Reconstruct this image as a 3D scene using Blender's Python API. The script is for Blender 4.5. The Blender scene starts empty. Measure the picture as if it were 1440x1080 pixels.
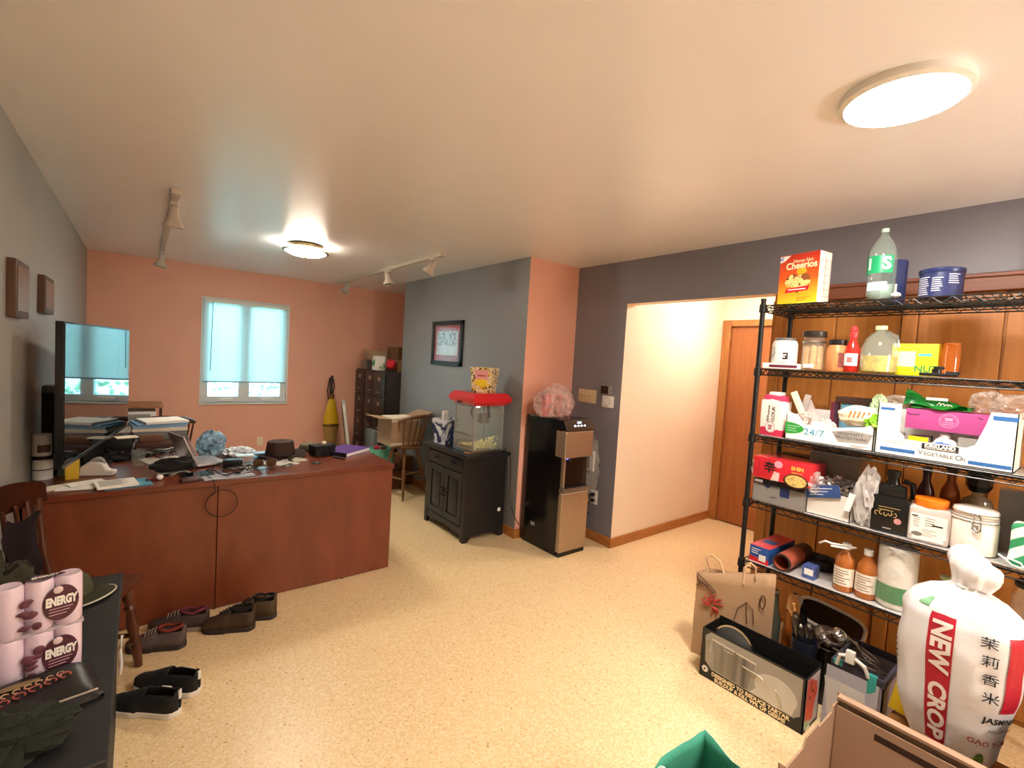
import bpy, bmesh, math, random
from mathutils import Vector, Matrix, noise, Euler
random.seed(7)
S = bpy.context.scene; C = S.collection
PI = math.pi
def R(d): return math.radians(d)

# ---------------------------------------------------------------- materials
def lin(h):
    h = h.lstrip('#')
    v = [int(h[i:i+2], 16)/255 for i in (0, 2, 4)]
    return [(c/12.92 if c <= .04045 else ((c+.055)/1.055)**2.4) for c in v]
MC = {}
def M(name, col='#888888', rough=.5, metal=0., spec=.5, var=0., vscale=8., bump=0., bscale=60., stretch=None, coat=0., emit=None, es=0., trans=0., sheen=0.):
    if name in MC: return MC[name]
    m = bpy.data.materials.new(name); m.use_nodes = True; nt = m.node_tree
    p = nt.nodes['Principled BSDF']; c = lin(col)
    p.inputs['Base Color'].default_value = (*c, 1); p.inputs['Roughness'].default_value = rough
    p.inputs['Metallic'].default_value = metal; p.inputs['Specular IOR Level'].default_value = spec
    p.inputs['Coat Weight'].default_value = coat; p.inputs['Transmission Weight'].default_value = trans
    if emit: p.inputs['Emission Color'].default_value = (*lin(emit), 1); p.inputs['Emission Strength'].default_value = es
    co = None
    if var or bump:
        tc = nt.nodes.new('ShaderNodeTexCoord'); mp = nt.nodes.new('ShaderNodeMapping')
        nt.links.new(tc.outputs['Object'], mp.inputs['Vector'])
        if stretch: mp.inputs['Scale'].default_value = stretch
        co = mp.outputs['Vector']
    if var:
        n = nt.nodes.new('ShaderNodeTexNoise'); n.inputs['Scale'].default_value = vscale; n.inputs['Detail'].default_value = 4
        nt.links.new(co, n.inputs['Vector'])
        r = nt.nodes.new('ShaderNodeValToRGB'); r.color_ramp.elements[0].position = .3; r.color_ramp.elements[1].position = .7
        r.color_ramp.elements[0].color = (*[x*(1-var) for x in c], 1); r.color_ramp.elements[1].color = (*[min(1, x*(1+var)) for x in c], 1)
        nt.links.new(n.outputs['Fac'], r.inputs['Fac']); nt.links.new(r.outputs['Color'], p.inputs['Base Color'])
    if bump:
        n = nt.nodes.new('ShaderNodeTexNoise'); n.inputs['Scale'].default_value = bscale; n.inputs['Detail'].default_value = 3
        nt.links.new(co, n.inputs['Vector'])
        b = nt.nodes.new('ShaderNodeBump'); b.inputs['Strength'].default_value = bump; b.inputs['Distance'].default_value = .01
        nt.links.new(n.outputs['Fac'], b.inputs['Height']); nt.links.new(b.outputs['Normal'], p.inputs['Normal'])
    MC[name] = m; return m
def thin(name, col='#ffffff', alpha=.25, rough=.05, gloss=1.0):
    """thin clear sheet: part see-through, part tinted diffuse, with a fresnel gloss"""
    if name in MC: return MC[name]
    m = bpy.data.materials.new(name); m.use_nodes = True; nt = m.node_tree; nt.nodes.clear()
    out = nt.nodes.new('ShaderNodeOutputMaterial'); tr = nt.nodes.new('ShaderNodeBsdfTransparent'); df = nt.nodes.new('ShaderNodeBsdfDiffuse')
    gl = nt.nodes.new('ShaderNodeBsdfGlossy'); fr = nt.nodes.new('ShaderNodeLayerWeight'); pw_ = nt.nodes.new('ShaderNodeMath'); pw_.operation = 'POWER'; pw_.inputs[1].default_value = 4.; ma_ = nt.nodes.new('ShaderNodeMath'); ma_.operation = 'MULTIPLY_ADD'; ma_.inputs[1].default_value = .8; ma_.inputs[2].default_value = .045*gloss; m1 = nt.nodes.new('ShaderNodeMixShader'); m2 = nt.nodes.new('ShaderNodeMixShader')
    c = lin(col); df.inputs['Color'].default_value = (*c, 1); tr.inputs['Color'].default_value = (*[.5+.5*x for x in c], 1)
    gl.inputs['Roughness'].default_value = rough; fr.inputs['Blend'].default_value = .5
    m1.inputs['Fac'].default_value = alpha
    L = nt.links.new
    L(tr.outputs[0], m1.inputs[1]); L(df.outputs[0], m1.inputs[2]); L(fr.outputs['Facing'], pw_.inputs[0]); L(pw_.outputs[0], ma_.inputs[0]); L(ma_.outputs[0], m2.inputs['Fac']); L(m1.outputs[0], m2.inputs[1]); L(gl.outputs[0], m2.inputs[2]); L(m2.outputs[0], out.inputs[0])
    MC[name] = m; return m
def wood(name, c1, c2, rough=.35, scale=(2, 2, .35), n=6., spec=.5, coat=0.):
    if name in MC: return MC[name]
    m = M(name, c1, rough=rough, spec=spec, coat=coat); nt = m.node_tree; p = nt.nodes['Principled BSDF']
    tc = nt.nodes.new('ShaderNodeTexCoord'); mp = nt.nodes.new('ShaderNodeMapping'); mp.inputs['Scale'].default_value = scale
    w = nt.nodes.new('ShaderNodeTexNoise'); w.inputs['Scale'].default_value = n; w.inputs['Detail'].default_value = 6; w.inputs['Distortion'].default_value = 1.2
    r = nt.nodes.new('ShaderNodeValToRGB'); r.color_ramp.elements[0].position = .32; r.color_ramp.elements[1].position = .68
    r.color_ramp.elements[0].color = (*lin(c1), 1); r.color_ramp.elements[1].color = (*lin(c2), 1)
    L = nt.links.new; L(tc.outputs['Object'], mp.inputs[0]); L(mp.outputs[0], w.inputs['Vector']); L(w.outputs['Fac'], r.inputs['Fac']); L(r.outputs[0], p.inputs['Base Color'])
    return m

# ---------------------------------------------------------------- mesh builder
class B:
    def __init__(s): s.b = bmesh.new()
    def box(s, x0, x1, y0, y1, z0, z1, bev=0., seg=2, mt=None):
        r = bmesh.ops.create_cube(s.b, size=1); v = r['verts']
        for q in v: q.co = Vector(((x0+x1)/2+q.co.x*(x1-x0), (y0+y1)/2+q.co.y*(y1-y0), (z0+z1)/2+q.co.z*(z1-z0)))
        if bev:
            es = list({e for q in v for e in q.link_edges})
            rr = bmesh.ops.bevel(s.b, geom=es, offset=bev, segments=seg, affect='EDGES', profile=.7); v = rr['verts']+[q for q in v if q.is_valid]
        if mt: bmesh.ops.transform(s.b, matrix=mt, verts=list({q for q in v if q.is_valid}))
        return s
    def lathe(s, prof, seg=32, c=(0, 0, 0), mt=None, a0=0., a1=2*PI, sx=1., sy=1.):
        full = abs(a1-a0-2*PI) < 1e-6; n = seg if full else seg+1; rings = []; allv = []
        for r, z in prof:
            if r < 1e-6: rings.append([s.b.verts.new((c[0], c[1], c[2]+z))])
            else: rings.append([s.b.verts.new((c[0]+sx*r*math.cos(a0+(a1-a0)*i/seg), c[1]+sy*r*math.sin(a0+(a1-a0)*i/seg), c[2]+z)) for i in range(n)])
            allv += rings[-1]
        for a, d in zip(rings, rings[1:]):
            for i in range(seg):
                j = (i+1) % n
                try:
                    if len(a) == 1 and len(d) == 1: continue
                    if len(a) == 1: s.b.faces.new((a[0], d[j], d[i]))
                    elif len(d) == 1: s.b.faces.new((a[i], a[j], d[0]))
                    else: s.b.faces.new((a[i], a[j], d[j], d[i]))
                except ValueError: pass
        if mt: bmesh.ops.transform(s.b, matrix=mt, verts=allv)
        return s
    def cyl(s, p0, p1, r0, r1=None, seg=16):
        p0 = Vector(p0); p1 = Vector(p1); d = p1-p0; r1 = r0 if r1 is None else r1
        q = Vector((0, 0, 1)).rotation_difference(d).to_matrix().to_4x4(); q.translation = p0
        return s.lathe([(0, 0), (r0, 0), (r1, d.length), (0, d.length)], seg, mt=q)
    def tube(s, pts, r, seg=6, closed=False):
        pts = [Vector(p) for p in pts]; n = len(pts); rings = []; up = Vector((.123, .31, .94)).normalized()
        for i, p in enumerate(pts):
            if closed: t = pts[(i+1) % n]-pts[i-1]
            else: t = pts[min(i+1, n-1)]-pts[max(i-1, 0)]
            t.normalize(); a = t.cross(up)
            if a.length < .05: a = t.cross(Vector((1, 0, 0)))
            a.normalize(); b_ = t.cross(a); rr = r[i] if isinstance(r, (list, tuple)) else r
            rings.append([s.b.verts.new(p+rr*(math.cos(2*PI*k/seg)*a+math.sin(2*PI*k/seg)*b_)) for k in range(seg)])
        m = n if closed else n-1
        for i in range(m):
            a = rings[i]; d = rings[(i+1) % n]
            for k in range(seg): s.b.faces.new((a[k], a[(k+1) % seg], d[(k+1) % seg], d[k]))
        if not closed: s.b.faces.new(rings[0][::-1]); s.b.faces.new(rings[-1])
        return s
    def poly(s, pts, d):
        """extrude a polygon of 3-D points along vector d"""
        d = Vector(d); a = [s.b.verts.new(p) for p in pts]; e = [s.b.verts.new(Vector(p)+d) for p in pts]; n = len(a)
        s.b.faces.new(a); s.b.faces.new(e[::-1])
        for i in range(n): s.b.faces.new((a[i], e[i], e[(i+1) % n], a[(i+1) % n]))
        return s
    def grid(s, f, nu, nv, th=0.):
        """surface f(u,v), u,v in 0..1; th gives it thickness"""
        g = [[s.b.verts.new(f(i/nu, j/nv)) for j in range(nv+1)] for i in range(nu+1)]
        fs = [s.b.faces.new((g[i][j], g[i+1][j], g[i+1][j+1], g[i][j+1])) for i in range(nu) for j in range(nv)]
        if th: bmesh.ops.solidify(s.b, geom=fs, thickness=th)
        return s
    def ico(s, c, sc, sub=3, seed=0, amp=0., fr=3., flat=None, ridge=False, mt=None):
        r = bmesh.ops.create_icosphere(s.b, subdivisions=sub, radius=1)
        for v in r['verts']:
            n0 = v.co.copy(); k = 1.
            if amp:
                q = n0*fr+Vector((seed*7.3, seed*3.1, seed*1.7))
                nz = noise.noise(q)+.5*noise.noise(q*2.1)
                k += amp*((.6-2*abs(nz)) if ridge else nz)
            v.co = Vector((n0.x*sc[0]*k, n0.y*sc[1]*k, n0.z*sc[2]*k))
            if flat is not None and v.co.z < flat: v.co.z = flat+.02*(v.co.z-flat)
            v.co += Vector(c)
        if mt: bmesh.ops.transform(s.b, matrix=mt, verts=r['verts'])
        return s
    def jitter(s, amp, fr, seed=0):
        for v in s.b.verts: v.co += amp*noise.noise_vector(v.co*fr+Vector((seed*3.7, seed, 0)))
        return s
    def sub(s, n=1):
        bmesh.ops.subdivide_edges(s.b, edges=s.b.edges[:], cuts=n, use_grid_fill=True); return s
def finish(bd, name, mat, parent=None, smooth=None, bevel=0., subs=0, solid=0.):
    b = bd.b; bmesh.ops.recalc_face_normals(b, faces=b.faces[:])
    me = bpy.data.meshes.new(name); b.to_mesh(me); b.free()
    o = bpy.data.objects.new(name, me); C.objects.link(o)
    for m in (mat if isinstance(mat, (list, tuple)) else [mat]): me.materials.append(m)
    if parent: o.parent = parent
    if bevel:
        md = o.modifiers.new('bevel', 'BEVEL'); md.width = bevel; md.segments = 2; md.limit_method = 'ANGLE'
    if solid:
        md = o.modifiers.new('thick', 'SOLIDIFY'); md.thickness = solid
    if subs:
        md = o.modifiers.new('sub', 'SUBSURF'); md.levels = md.render_levels = subs
    if smooth is None: smooth = 35
    if smooth:
        me.shade_smooth()
        for p in me.polygons: p.use_smooth = True
        try: me.set_sharp_from_angle(angle=R(smooth))
        except Exception: pass
    return o
def tag(o, label, cat, group=None):
    o['label'] = label; o['category'] = cat
    if group: o['group'] = group
    return o
def thing(name, label, cat, loc=(0, 0, 0), rz=0., group=None, rot=None):
    o = bpy.data.objects.new(name, None); C.objects.link(o); o.empty_display_size = .05
    o.location = loc; o.rotation_euler = rot if rot else (0, 0, R(rz)); return tag(o, label, cat, group)
def solo(name, bd, mat, label, cat, loc=(0, 0, 0), rz=0., group=None, rot=None, **k):
    o = finish(bd, name, mat, **k); o.location = loc; o.rotation_euler = rot if rot else (0, 0, R(rz)); return tag(o, label, cat, group)
def struct(name, bd, mat, parent=None, **k):
    o = finish(bd, name, mat, parent, **k)
    if not parent: o['kind'] = 'structure'
    return o
def dup(r, loc, rz, label, group=None, cat=None):
    n = r.copy(); C.objects.link(n); n.location = loc; n.rotation_euler = (0, 0, R(rz)); n['label'] = label
    if group: n['group'] = group
    for ch in list(r.children):
        c = ch.copy(); C.objects.link(c); c.parent = n
        for g in list(ch.children):
            d = g.copy(); C.objects.link(d); d.parent = c
    return n
FONTS = {}
CJK = None
import os
for base in (os.path.join(bpy.utils.resource_path('LOCAL'), 'datafiles', 'fonts'), os.path.join(bpy.utils.system_resource('DATAFILES'), 'fonts')):
    pass
def text(s, size, mat, parent, loc, rot=(90, 0, 0), name='lettering', ex=.0004, sx=1., sy=1., bold=0., align='CENTER', sp=1., shear=0.):
    """flat lettering turned into a mesh; front faces local -Y by default"""
    cu = bpy.data.curves.new('t', 'FONT'); cu.body = s; cu.size = size; cu.extrude = ex; cu.align_x = align; cu.align_y = 'CENTER'
    cu.offset = bold; cu.space_character = sp; cu.resolution_u = 3; cu.shear = shear
    t = bpy.data.objects.new('t', cu); C.objects.link(t)
    dg = bpy.context.evaluated_depsgraph_get(); me = bpy.data.meshes.new_from_object(t.evaluated_get(dg))
    bpy.data.objects.remove(t); bpy.data.curves.remove(cu)
    o = bpy.data.objects.new(name, me); C.objects.link(o); me.materials.clear(); me.materials.append(mat)
    for p in me.polygons: p.material_index = 0
    o.parent = parent; o.location = loc; o.rotation_euler = [R(a) for a in rot]; o.scale = (sx, sy, 1); return o
def slab(parent, name, mat, x0, x1, z0, z1, y, th=.0008, bev=0.):
    """a printed patch lying on a face whose outward normal is local -Y"""
    return finish(B().box(x0, x1, y-th, y, z0, z1), name, mat, parent, smooth=0)
def patch(parent, name, mat, pts, y, th=.0008):
    return finish(B().poly([(p[0], y, p[1]) for p in pts], (0, -th, 0)), name, mat, parent, smooth=0)
def ell(cx, cz, rx, rz, n=28, a0=0, a1=360):
    return [(cx+rx*math.cos(R(a0+(a1-a0)*i/n)), cz+rz*math.sin(R(a0+(a1-a0)*i/n))) for i in range(n + (0 if a1-a0 >= 360 else 1))]

# common materials
BLK = M('black_plastic', '#141416', .35); WHT = M('white_plastic', '#ece9e2', .4); PAPER = M('white_paper', '#f2efe8', .7); STEEL = M('stainless_steel', '#b9b4ac', .28, 1.)
CHROME = M('chrome', '#d8d8d8', .12, 1.); KRAFT = M('kraft_cardboard', '#a98a6c', .75, var=.08, vscale=12); INK = M('black_ink', '#1b1a1a', .6); GLASS = thin('clear_glass', '#f4fbf8', .06, .02)
RED = M('red_plastic', '#d0202c', .3); BLKMETAL = M('black_metal', '#191817', .35, .3); CREAM = M('cream_paper', '#efe6cf', .7); CLEARBAG = thin('clear_plastic_bag', '#f5f0ec', .16, .12)
NAVY = M('navy_print', '#1d2c5c', .4); GREY = M('grey_plastic', '#8d8c8a', .45); BLUE = M('blue_print', '#2c5fb0', .5); GREEN = M('green_print', '#2f9a3c', .45); YEL = M('yellow_print', '#f2d21c', .4); ORANGE = M('orange_print', '#ee7a1c', .4)
BLACKCLOTH = M('black_cloth', '#161516', .9, bump=.3, bscale=150)

# ---------------------------------------------------------------- camera
cam = bpy.data.cameras.new('camera'); co = bpy.data.objects.new('camera', cam); C.objects.link(co); S.camera = co
cam.sensor_fit = 'HORIZONTAL'; cam.sensor_width = 36; cam.lens = 36*659.891/1440; cam.clip_start = .02
yw, pt, rl = R(38.45779), R(-2.87859), R(3.41742)
f = Vector((math.sin(yw)*math.cos(pt), math.cos(yw)*math.cos(pt), math.sin(pt))); r = Vector((math.cos(yw), -math.sin(yw), 0)); u = r.cross(f)
r2 = r*math.cos(rl)+u*math.sin(rl); u2 = -r*math.sin(rl)+u*math.cos(rl)
mw = Matrix((r2, u2, -f)).transposed().to_4x4(); mw.translation = (0, 0, 1.551885); co.matrix_world = mw

# ---------------------------------------------------------------- setting
XL, YB, XP, YP, XR, YO, XH, ZC, YR = -.45, 6.617, 2.585, 3.099, 3.18, 2.52, 4.78, 2.44, -2.6
SLATE = M('slate_blue_wall_paint', '#8a8d90', .42, var=.03, vscale=3); SALMON = M('salmon_wall_paint', '#ebb098', .45, var=.03, vscale=3)
GREYW = M('grey_wall_paint', '#9b9c98', .45, var=.03, vscale=3); OFFW = M('off_white_wall_paint', '#f0e2cb', .5, var=.02, vscale=3); CEIL = M('glossy_ceiling_paint', '#efeff2', .3, var=.015, vscale=2.5, spec=.5)
PURPW = M('purple_grey_wall_paint', '#827f88', .45, var=.03, vscale=3)
OAK = wood('honey_oak_trim', '#a0632c', '#b97a3c', .4, (1, 1, 6)); DOORW = wood('reddish_oak_door', '#9a5c2e', '#a8683a', .4, (3, 3, .3)); PANW = wood('amber_wood_panel', '#a5662a', '#b97a36', .42, (3, 3, .3)); REDW = wood('reddish_trim_wood', '#7a4630', '#8b543a', .45, (1, .3, 4))
def floor_mat():
    m = M('speckled_terrazzo_floor', '#d9c6a0', .33); nt = m.node_tree; p = nt.nodes['Principled BSDF']; L = nt.links.new
    tc = nt.nodes.new('ShaderNodeTexCoord'); v = nt.nodes.new('ShaderNodeTexVoronoi'); v.inputs['Scale'].default_value = 120
    n = nt.nodes.new('ShaderNodeTexNoise'); n.inputs['Scale'].default_value = 1.6; n.inputs['Detail'].default_value = 3
    n2 = nt.nodes.new('ShaderNodeTexNoise'); n2.inputs['Scale'].default_value = 130; n2.inputs['Detail'].default_value = 2
    r = nt.nodes.new('ShaderNodeValToRGB'); r.color_ramp.interpolation = 'CONSTANT'; e = r.color_ramp.elements
    e[0].position = 0; e[0].color = (*lin('#ead0a2'), 1); e[1].position = .3; e[1].color = (*lin('#e6c996'), 1)
    for ps, cl in ((.62, '#eed7ae'), (.8, '#dfbf88'), (.93, '#bf9c66')): q = e.new(ps); q.color = (*lin(cl), 1)
    mx = nt.nodes.new('ShaderNodeMix'); mx.data_type = 'RGBA'; mx.blend_type = 'MULTIPLY'; mx.inputs['Factor'].default_value = 1
    r2_ = nt.nodes.new('ShaderNodeValToRGB'); r2_.color_ramp.elements[0].position = .28; r2_.color_ramp.elements[0].color = (.6, .53, .43, 1); r2_.color_ramp.elements[1].position = .4; r2_.color_ramp.elements[1].color = (1, 1, 1, 1)
    L(tc.outputs['Object'], v.inputs['Vector']); L(tc.outputs['Object'], n2.inputs['Vector']); L(v.outputs['Color'], r.inputs['Fac']); L(n2.outputs['Fac'], r2_.inputs['Fac'])
    L(r.outputs[0], mx.inputs['A']); L(r2_.outputs[0], mx.inputs['B']); L(mx.outputs['Result'], p.inputs['Base Color'])
    L(tc.outputs['Object'], n.inputs['Vector']); rr = nt.nodes.new('ShaderNodeMapRange'); rr.inputs['To Min'].default_value = .26; rr.inputs['To Max'].default_value = .45
    L(n.outputs['Fac'], rr.inputs['Value']); L(rr.outputs[0], p.inputs['Roughness']); return m
struct('floor', B().box(-.6, 5, YR-.1, 6.8, -.1, 0), floor_mat())
struct('ceiling', B().box(-.6, 5, YR-.1, 6.8, ZC, ZC+.1), CEIL)
struct('wall_left', B().box(XL-.12, XL, YR, YB+.1, 0, ZC), GREYW)
WX0, WX1, WZ0, WZ1 = .565, 1.495, .83, 2.075
struct('wall_back', B().box(XL, WX0, YB, YB+.14, 0, ZC).box(WX1, 3.3, YB, YB+.14, 0, ZC).box(WX0, WX1, YB, YB+.14, 0, WZ0).box(WX0, WX1, YB, YB+.14, WZ1, ZC), SALMON)
struct('wall_rear', B().box(XL, 5, YR-.1, YR, 0, ZC), OFFW)
def two_tone(name, bd, mats, pick):
    o = struct(name, bd, mats)
    for p in o.data.polygons: p.material_index = pick(p.normal)
    return o
two_tone('wall_center', B().box(XP, XR+.1, YP, 5.511, 0, ZC), [SLATE, SALMON], lambda n: 1 if n.y < -.5 else 0)
struct('wall_alcove', B().box(XR, XR+.12, 5.511, YB, 0, ZC), SALMON)
two_tone('wall_right', B().box(XR, XR+.12, YO, YP, 0, ZC).box(XR, XR+.12, YR, YO, 2.08, ZC), [PURPW, OFFW], lambda n: 0 if n.x < -.5 else 1)
struct('wall_hall', B().box(XR+.12, XH+.1, YO, YO+.1, 0, ZC), OFFW)
two_tone('wall_end', B().box(XH, XH+.1, 1.36, YO, 2.09, ZC).box(XH, XH+.1, 1.36, 1.66, 0, 2.09).box(XH, XH+.1, 2.475, YO, 0, 2.09).box(XH+.09, XH+.14, 1.3, YO+.1, 0, ZC), [OFFW, OFFW], lambda n: 0)
struct('wall_partition', B().box(XR+.03, XH, 1.24, 1.362, 0, ZC), PANW)
# closet front of amber wood under the header
struct('wall_closet', B().box(XR+.04, XR+.08, YR, 1.25, 0, 2.08), PANW)
pn = B()
for a, b_ in ((1.362, 1.30), (.70, .635), (-.02, -.085), (-.7, -.77)): pn.box(XR+.012, XR+.045, b_, a, 0, 2.03)
for a, b_ in ((1.30, 1.01), (1.0, .705), (.63, .32), (.31, -.015), (-.09, -.39), (-.40, -.695)): pn.box(XR+.022, XR+.045, b_, a, .03, 2.02)
struct('trim_1', pn, PANW, bevel=.003)
struct('trim_2', B().box(XR-.012, XR+.045, YR, 1.1, 2.02, 2.085).box(XR-.02, XR+.01, YR, 1.1, 2.085, 2.105), REDW, bevel=.004)
struct('trim_3', B().box(XR-.02, XR, .16, .26, 2.0, 2.3), REDW, bevel=.003)
# skirting
struct('baseboard_center', B().box(XP-.014, XP, YP-.014, 5.511, 0, .085).box(XP, XR, YP-.014, YP, 0, .085), OAK, bevel=.004)
struct('baseboard_right', B().box(XR-.014, XR, YO-.014, YP-.014, 0, .085).box(XR, XH, YO-.014, YO, 0, .085), OAK, bevel=.004)
struct('baseboard_back', B().box(XL, 3.18, YB-.014, YB, 0, .085), OAK, bevel=.004)
struct('baseboard_left', B().box(XL, XL+.014, YR, YB-.014, 0, .085), OAK, bevel=.004)
# bare plaster patch left by an old fitting
pp = []
random.seed(3)
for i in range(40):
    a = 2*PI*i/40; pp.append((XR-.001, 2.80+.095*math.cos(a)*(1+.18*random.uniform(-1, 1)), .62+.31*math.sin(a)*(1+.08*random.uniform(-1, 1))))
struct('trim_4', B().poly(pp, (-.001, 0, 0)), M('bare_plaster', '#b9b5b2', .8, var=.12, vscale=20), smooth=0)
# hall door
struct('door_1', B().box(XH+.02, XH+.06, 1.72, 2.435, .012, 2.035), DOORW)
d = bpy.data.objects['door_1']
for z in (.3, 1.85): finish(B().cyl((XH+.012, 2.44, z-.05), (XH+.012, 2.44, z+.05), .008), 'hinge', M('brass_hinge', '#8a5f2a', .4, .8), d)
finish(B().lathe([(0, 0), (.03, 0), (.03, .006), (.012, .01), (.012, .035), (.03, .045), (.03, .06), (0, .065)], 20, mt=Matrix.Translation((XH+.02, 1.78, .98)) @ Matrix.Rotation(R(-90), 4, 'Y')), 'door_knob', M('brass_hinge'), d)
struct('trim_5', B().box(XH-.015, XH+.018, 2.435, 2.518, 0, 2.0995).box(XH-.015, XH+.018, 1.64, 1.72, 0, 2.0995).box(XH-.0145, XH+.018, 1.722, 2.433, 2.035, 2.0995), wood('door_casing_oak', '#a06a35', '#b07a42', .4, (3, 3, .4)), bevel=.004)
# window
FRAME = M('window_frame_paint', '#dfe3e4', .4)
w = B().box(WX0, WX1, YB+.02, YB+.08, WZ0, WZ0+.075).box(WX0, WX1, YB+.02, YB+.08, WZ1-.06, WZ1).box(WX0, WX0+.07, YB+.02, YB+.08, WZ0+.075, WZ1-.06).box(WX1-.07, WX1, YB+.02, YB+.08, WZ0+.075, WZ1-.06).box(.955, 1.075, YB+.02, YB+.08, WZ0+.075, WZ1-.06)
struct('window_1', w, FRAME, bevel=.005); W1 = bpy.data.objects['window_1']
finish(B().box(WX0-.02, WX1+.02, YB-.03, YB+.03, WZ0-.02, WZ0), 'window_sill', FRAME, W1, bevel=.004)
cs = B()
for x0, x1 in ((WX0-.014, WX0), (WX1, WX1+.014)): cs.box(x0, x1, YB-.006, YB, WZ0, WZ1+.014)
cs.box(WX0, WX1, YB-.006, YB, WZ1, WZ1+.014); finish(cs, 'window_frame', FRAME, W1)
for x0, x1 in ((WX0+.07, .955), (1.075, WX1-.07)):
    finish(B().box(x0, x1, YB+.045, YB+.05, WZ0+.075, WZ1-.06), 'window_pane', thin('window_glass', '#eaffff', .02, .01), W1)
    cx = (x0+x1)/2+.03; cr = finish(B().box(cx-.07, cx+.07, YB-.0, YB+.03, WZ0+.03, WZ0+.055, bev=.006), 'window_crank', WHT, W1)
    finish(B().box(cx-.06, cx+.03, YB-.018, YB-.004, WZ0+.02, WZ0+.032, bev=.004), 'crank_handle', WHT, cr)
BLIND = M('blind_vinyl', '#f4f8f8', .5)
_nt = BLIND.node_tree; _tr = _nt.nodes.new('ShaderNodeBsdfTranslucent'); _tr.inputs[0].default_value = (.9, .97, 1, 1); _mx = _nt.nodes.new('ShaderNodeMixShader'); _mx.inputs[0].default_value = .55
_nt.links.new(_nt.nodes['Principled BSDF'].outputs[0], _mx.inputs[1]); _nt.links.new(_tr.outputs[0], _mx.inputs[2]); _nt.links.new(_mx.outputs[0], _nt.nodes['Material Output'].inputs[0])
bl = thing('window_blind', 'white slatted blind drawn most of the way down the window', 'blind', (0, YB-.02, 0))
sl = B(); z = 1.10
while z < 2.03:
    sl.box(WX0+.015, WX1-.015, -.012, .012, -.0006, .0006, mt=Matrix.Translation((0, 0, z)) @ Matrix.Rotation(R(52), 4, 'X')); z += .0205
finish(sl, 'slats', BLIND, bl, smooth=0); bpy.data.objects['slats']['label'] = 'thin white slats'
finish(B().box(WX0+.01, WX1-.01, -.016, .016, 2.03, 2.066), 'head_rail', WHT, bl, bevel=.003)
finish(B().box(WX0+.012, WX1-.012, -.013, .013, 1.078, 1.094), 'bottom_rail', M('blind_rail', '#9fb2bb', .5), bl, bevel=.003)
finish(B().cyl((WX0+.085, -.022, 1.22), (WX0+.095, -.022, 2.03), .004, seg=8), 'wand', M('blind_wand', '#5a6a70', .4), bl)
cd = B()
for x in (.72, 1.03, 1.34): cd.cyl((x, -.0135, 1.09), (x, -.0135, 2.03), .0012, seg=5)
finish(cd, 'cord', WHT, bl)
# ---------------------------------------------------------------- ceiling lights
lt = thing('ceiling_light', 'bright round flush ceiling light above the wire shelving side of the room', 'ceiling light', (1.82, .45, ZC))
finish(B().lathe([(0, 0), (.165, 0), (.165, -.022), (.15, -.03), (.15, 0)], 48), 'housing', WHT, lt)
finish(B().lathe([(0, -.036), (.08, -.034), (.148, -.024), (.148, -.01), (0, -.01)], 48), 'diffuser', M('lamp_diffuser_warm', '#ffffff', .5, emit='#fff5ea', es=62), lt)
l2 = thing('ceiling_light', 'small round lit ceiling light with beaded metal rim near the window wall', 'ceiling light', (1.10, 4.34, ZC))
finish(B().lathe([(0, 0), (.12, 0), (.13, -.012), (.13, -.03), (.11, -.034)], 40), 'ceiling_plate', M('antique_bronze', '#6b5a3c', .35, .9), l2)
for i in range(18):
    a = 2*PI*i/18; finish(B().ico((.142*math.cos(a), .142*math.sin(a), -.046), (.014, .014, .014), 2), 'bead', M('crystal_bead', '#fff2d8', .1, emit='#fff0cc', es=6), l2)
finish(B().lathe([(.125, -.03), (.15, -.032), (.155, -.04), (.13, -.05)], 40).lathe([(.16, -.058), (.185, -.06), (.185, -.068), (.16, -.07)], 40), 'rim', M('antique_bronze'), l2)
finish(B().lathe([(0, -.105), (.06, -.102), (.12, -.09), (.172, -.066), (.16, -.056), (.1, -.05), (0, -.05)], 40), 'diffuser', M('lamp_diffuser_back', '#ffffff', .5, emit='#fff2de', es=26), l2)
finish(B().lathe([(0, -.122), (.01, -.12), (.012, -.106), (0, -.104)], 16), 'finial', M('antique_bronze'), l2)
TRK = M('track_white', '#c9bfb2', .45)
def track(label, x, y0, y1, heads):
    t = thing('track_light', label, 'track light', (x, 0, ZC), 0, 'ceiling track lights')
    finish(B().box(-.018, .018, y0, y1, -.028, 0, bev=.003).box(-.024, .024, y0-.03, y0+.1, -.034, 0, bev=.004), 'track', TRK, t)
    for y, tx, ty in heads:
        h = finish(B().box(-.02, .02, y-.05, y+.05, -.045, -.026, bev=.004).cyl((0, y, -.04), (.0, y, -.085), .007), 'spot_arm', TRK, t)
        q = Matrix.Translation((0, y, -.085)) @ Matrix.Rotation(R(tx), 4, 'Y') @ Matrix.Rotation(R(ty), 4, 'X')
        finish(B().lathe([(0, .035), (.022, .033), (.028, .01), (.03, -.03), (.055, -.075), (.057, -.09), (.05, -.09), (.046, -.075), (0, -.06)], 28, mt=q), 'spot_head', TRK, t)
        finish(B().lathe([(0, -.07), (.03, -.078), (.044, -.082), (.044, -.076), (0, -.064)], 24, mt=q), 'bulb', M('unlit_bulb', '#8c8780', .15), t)
track('white ceiling track with two spotlights above the left side by the grey wall', .15, 3.48, 5.95, ((3.72, 0, 6), (5.86, 8, 0)))
track('white ceiling track with three spotlights beside the blue picture wall', 2.02, 3.62, 6.35, ((3.76, 22, 22), (4.75, -6, -10), (5.97, 25, 0)))

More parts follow.
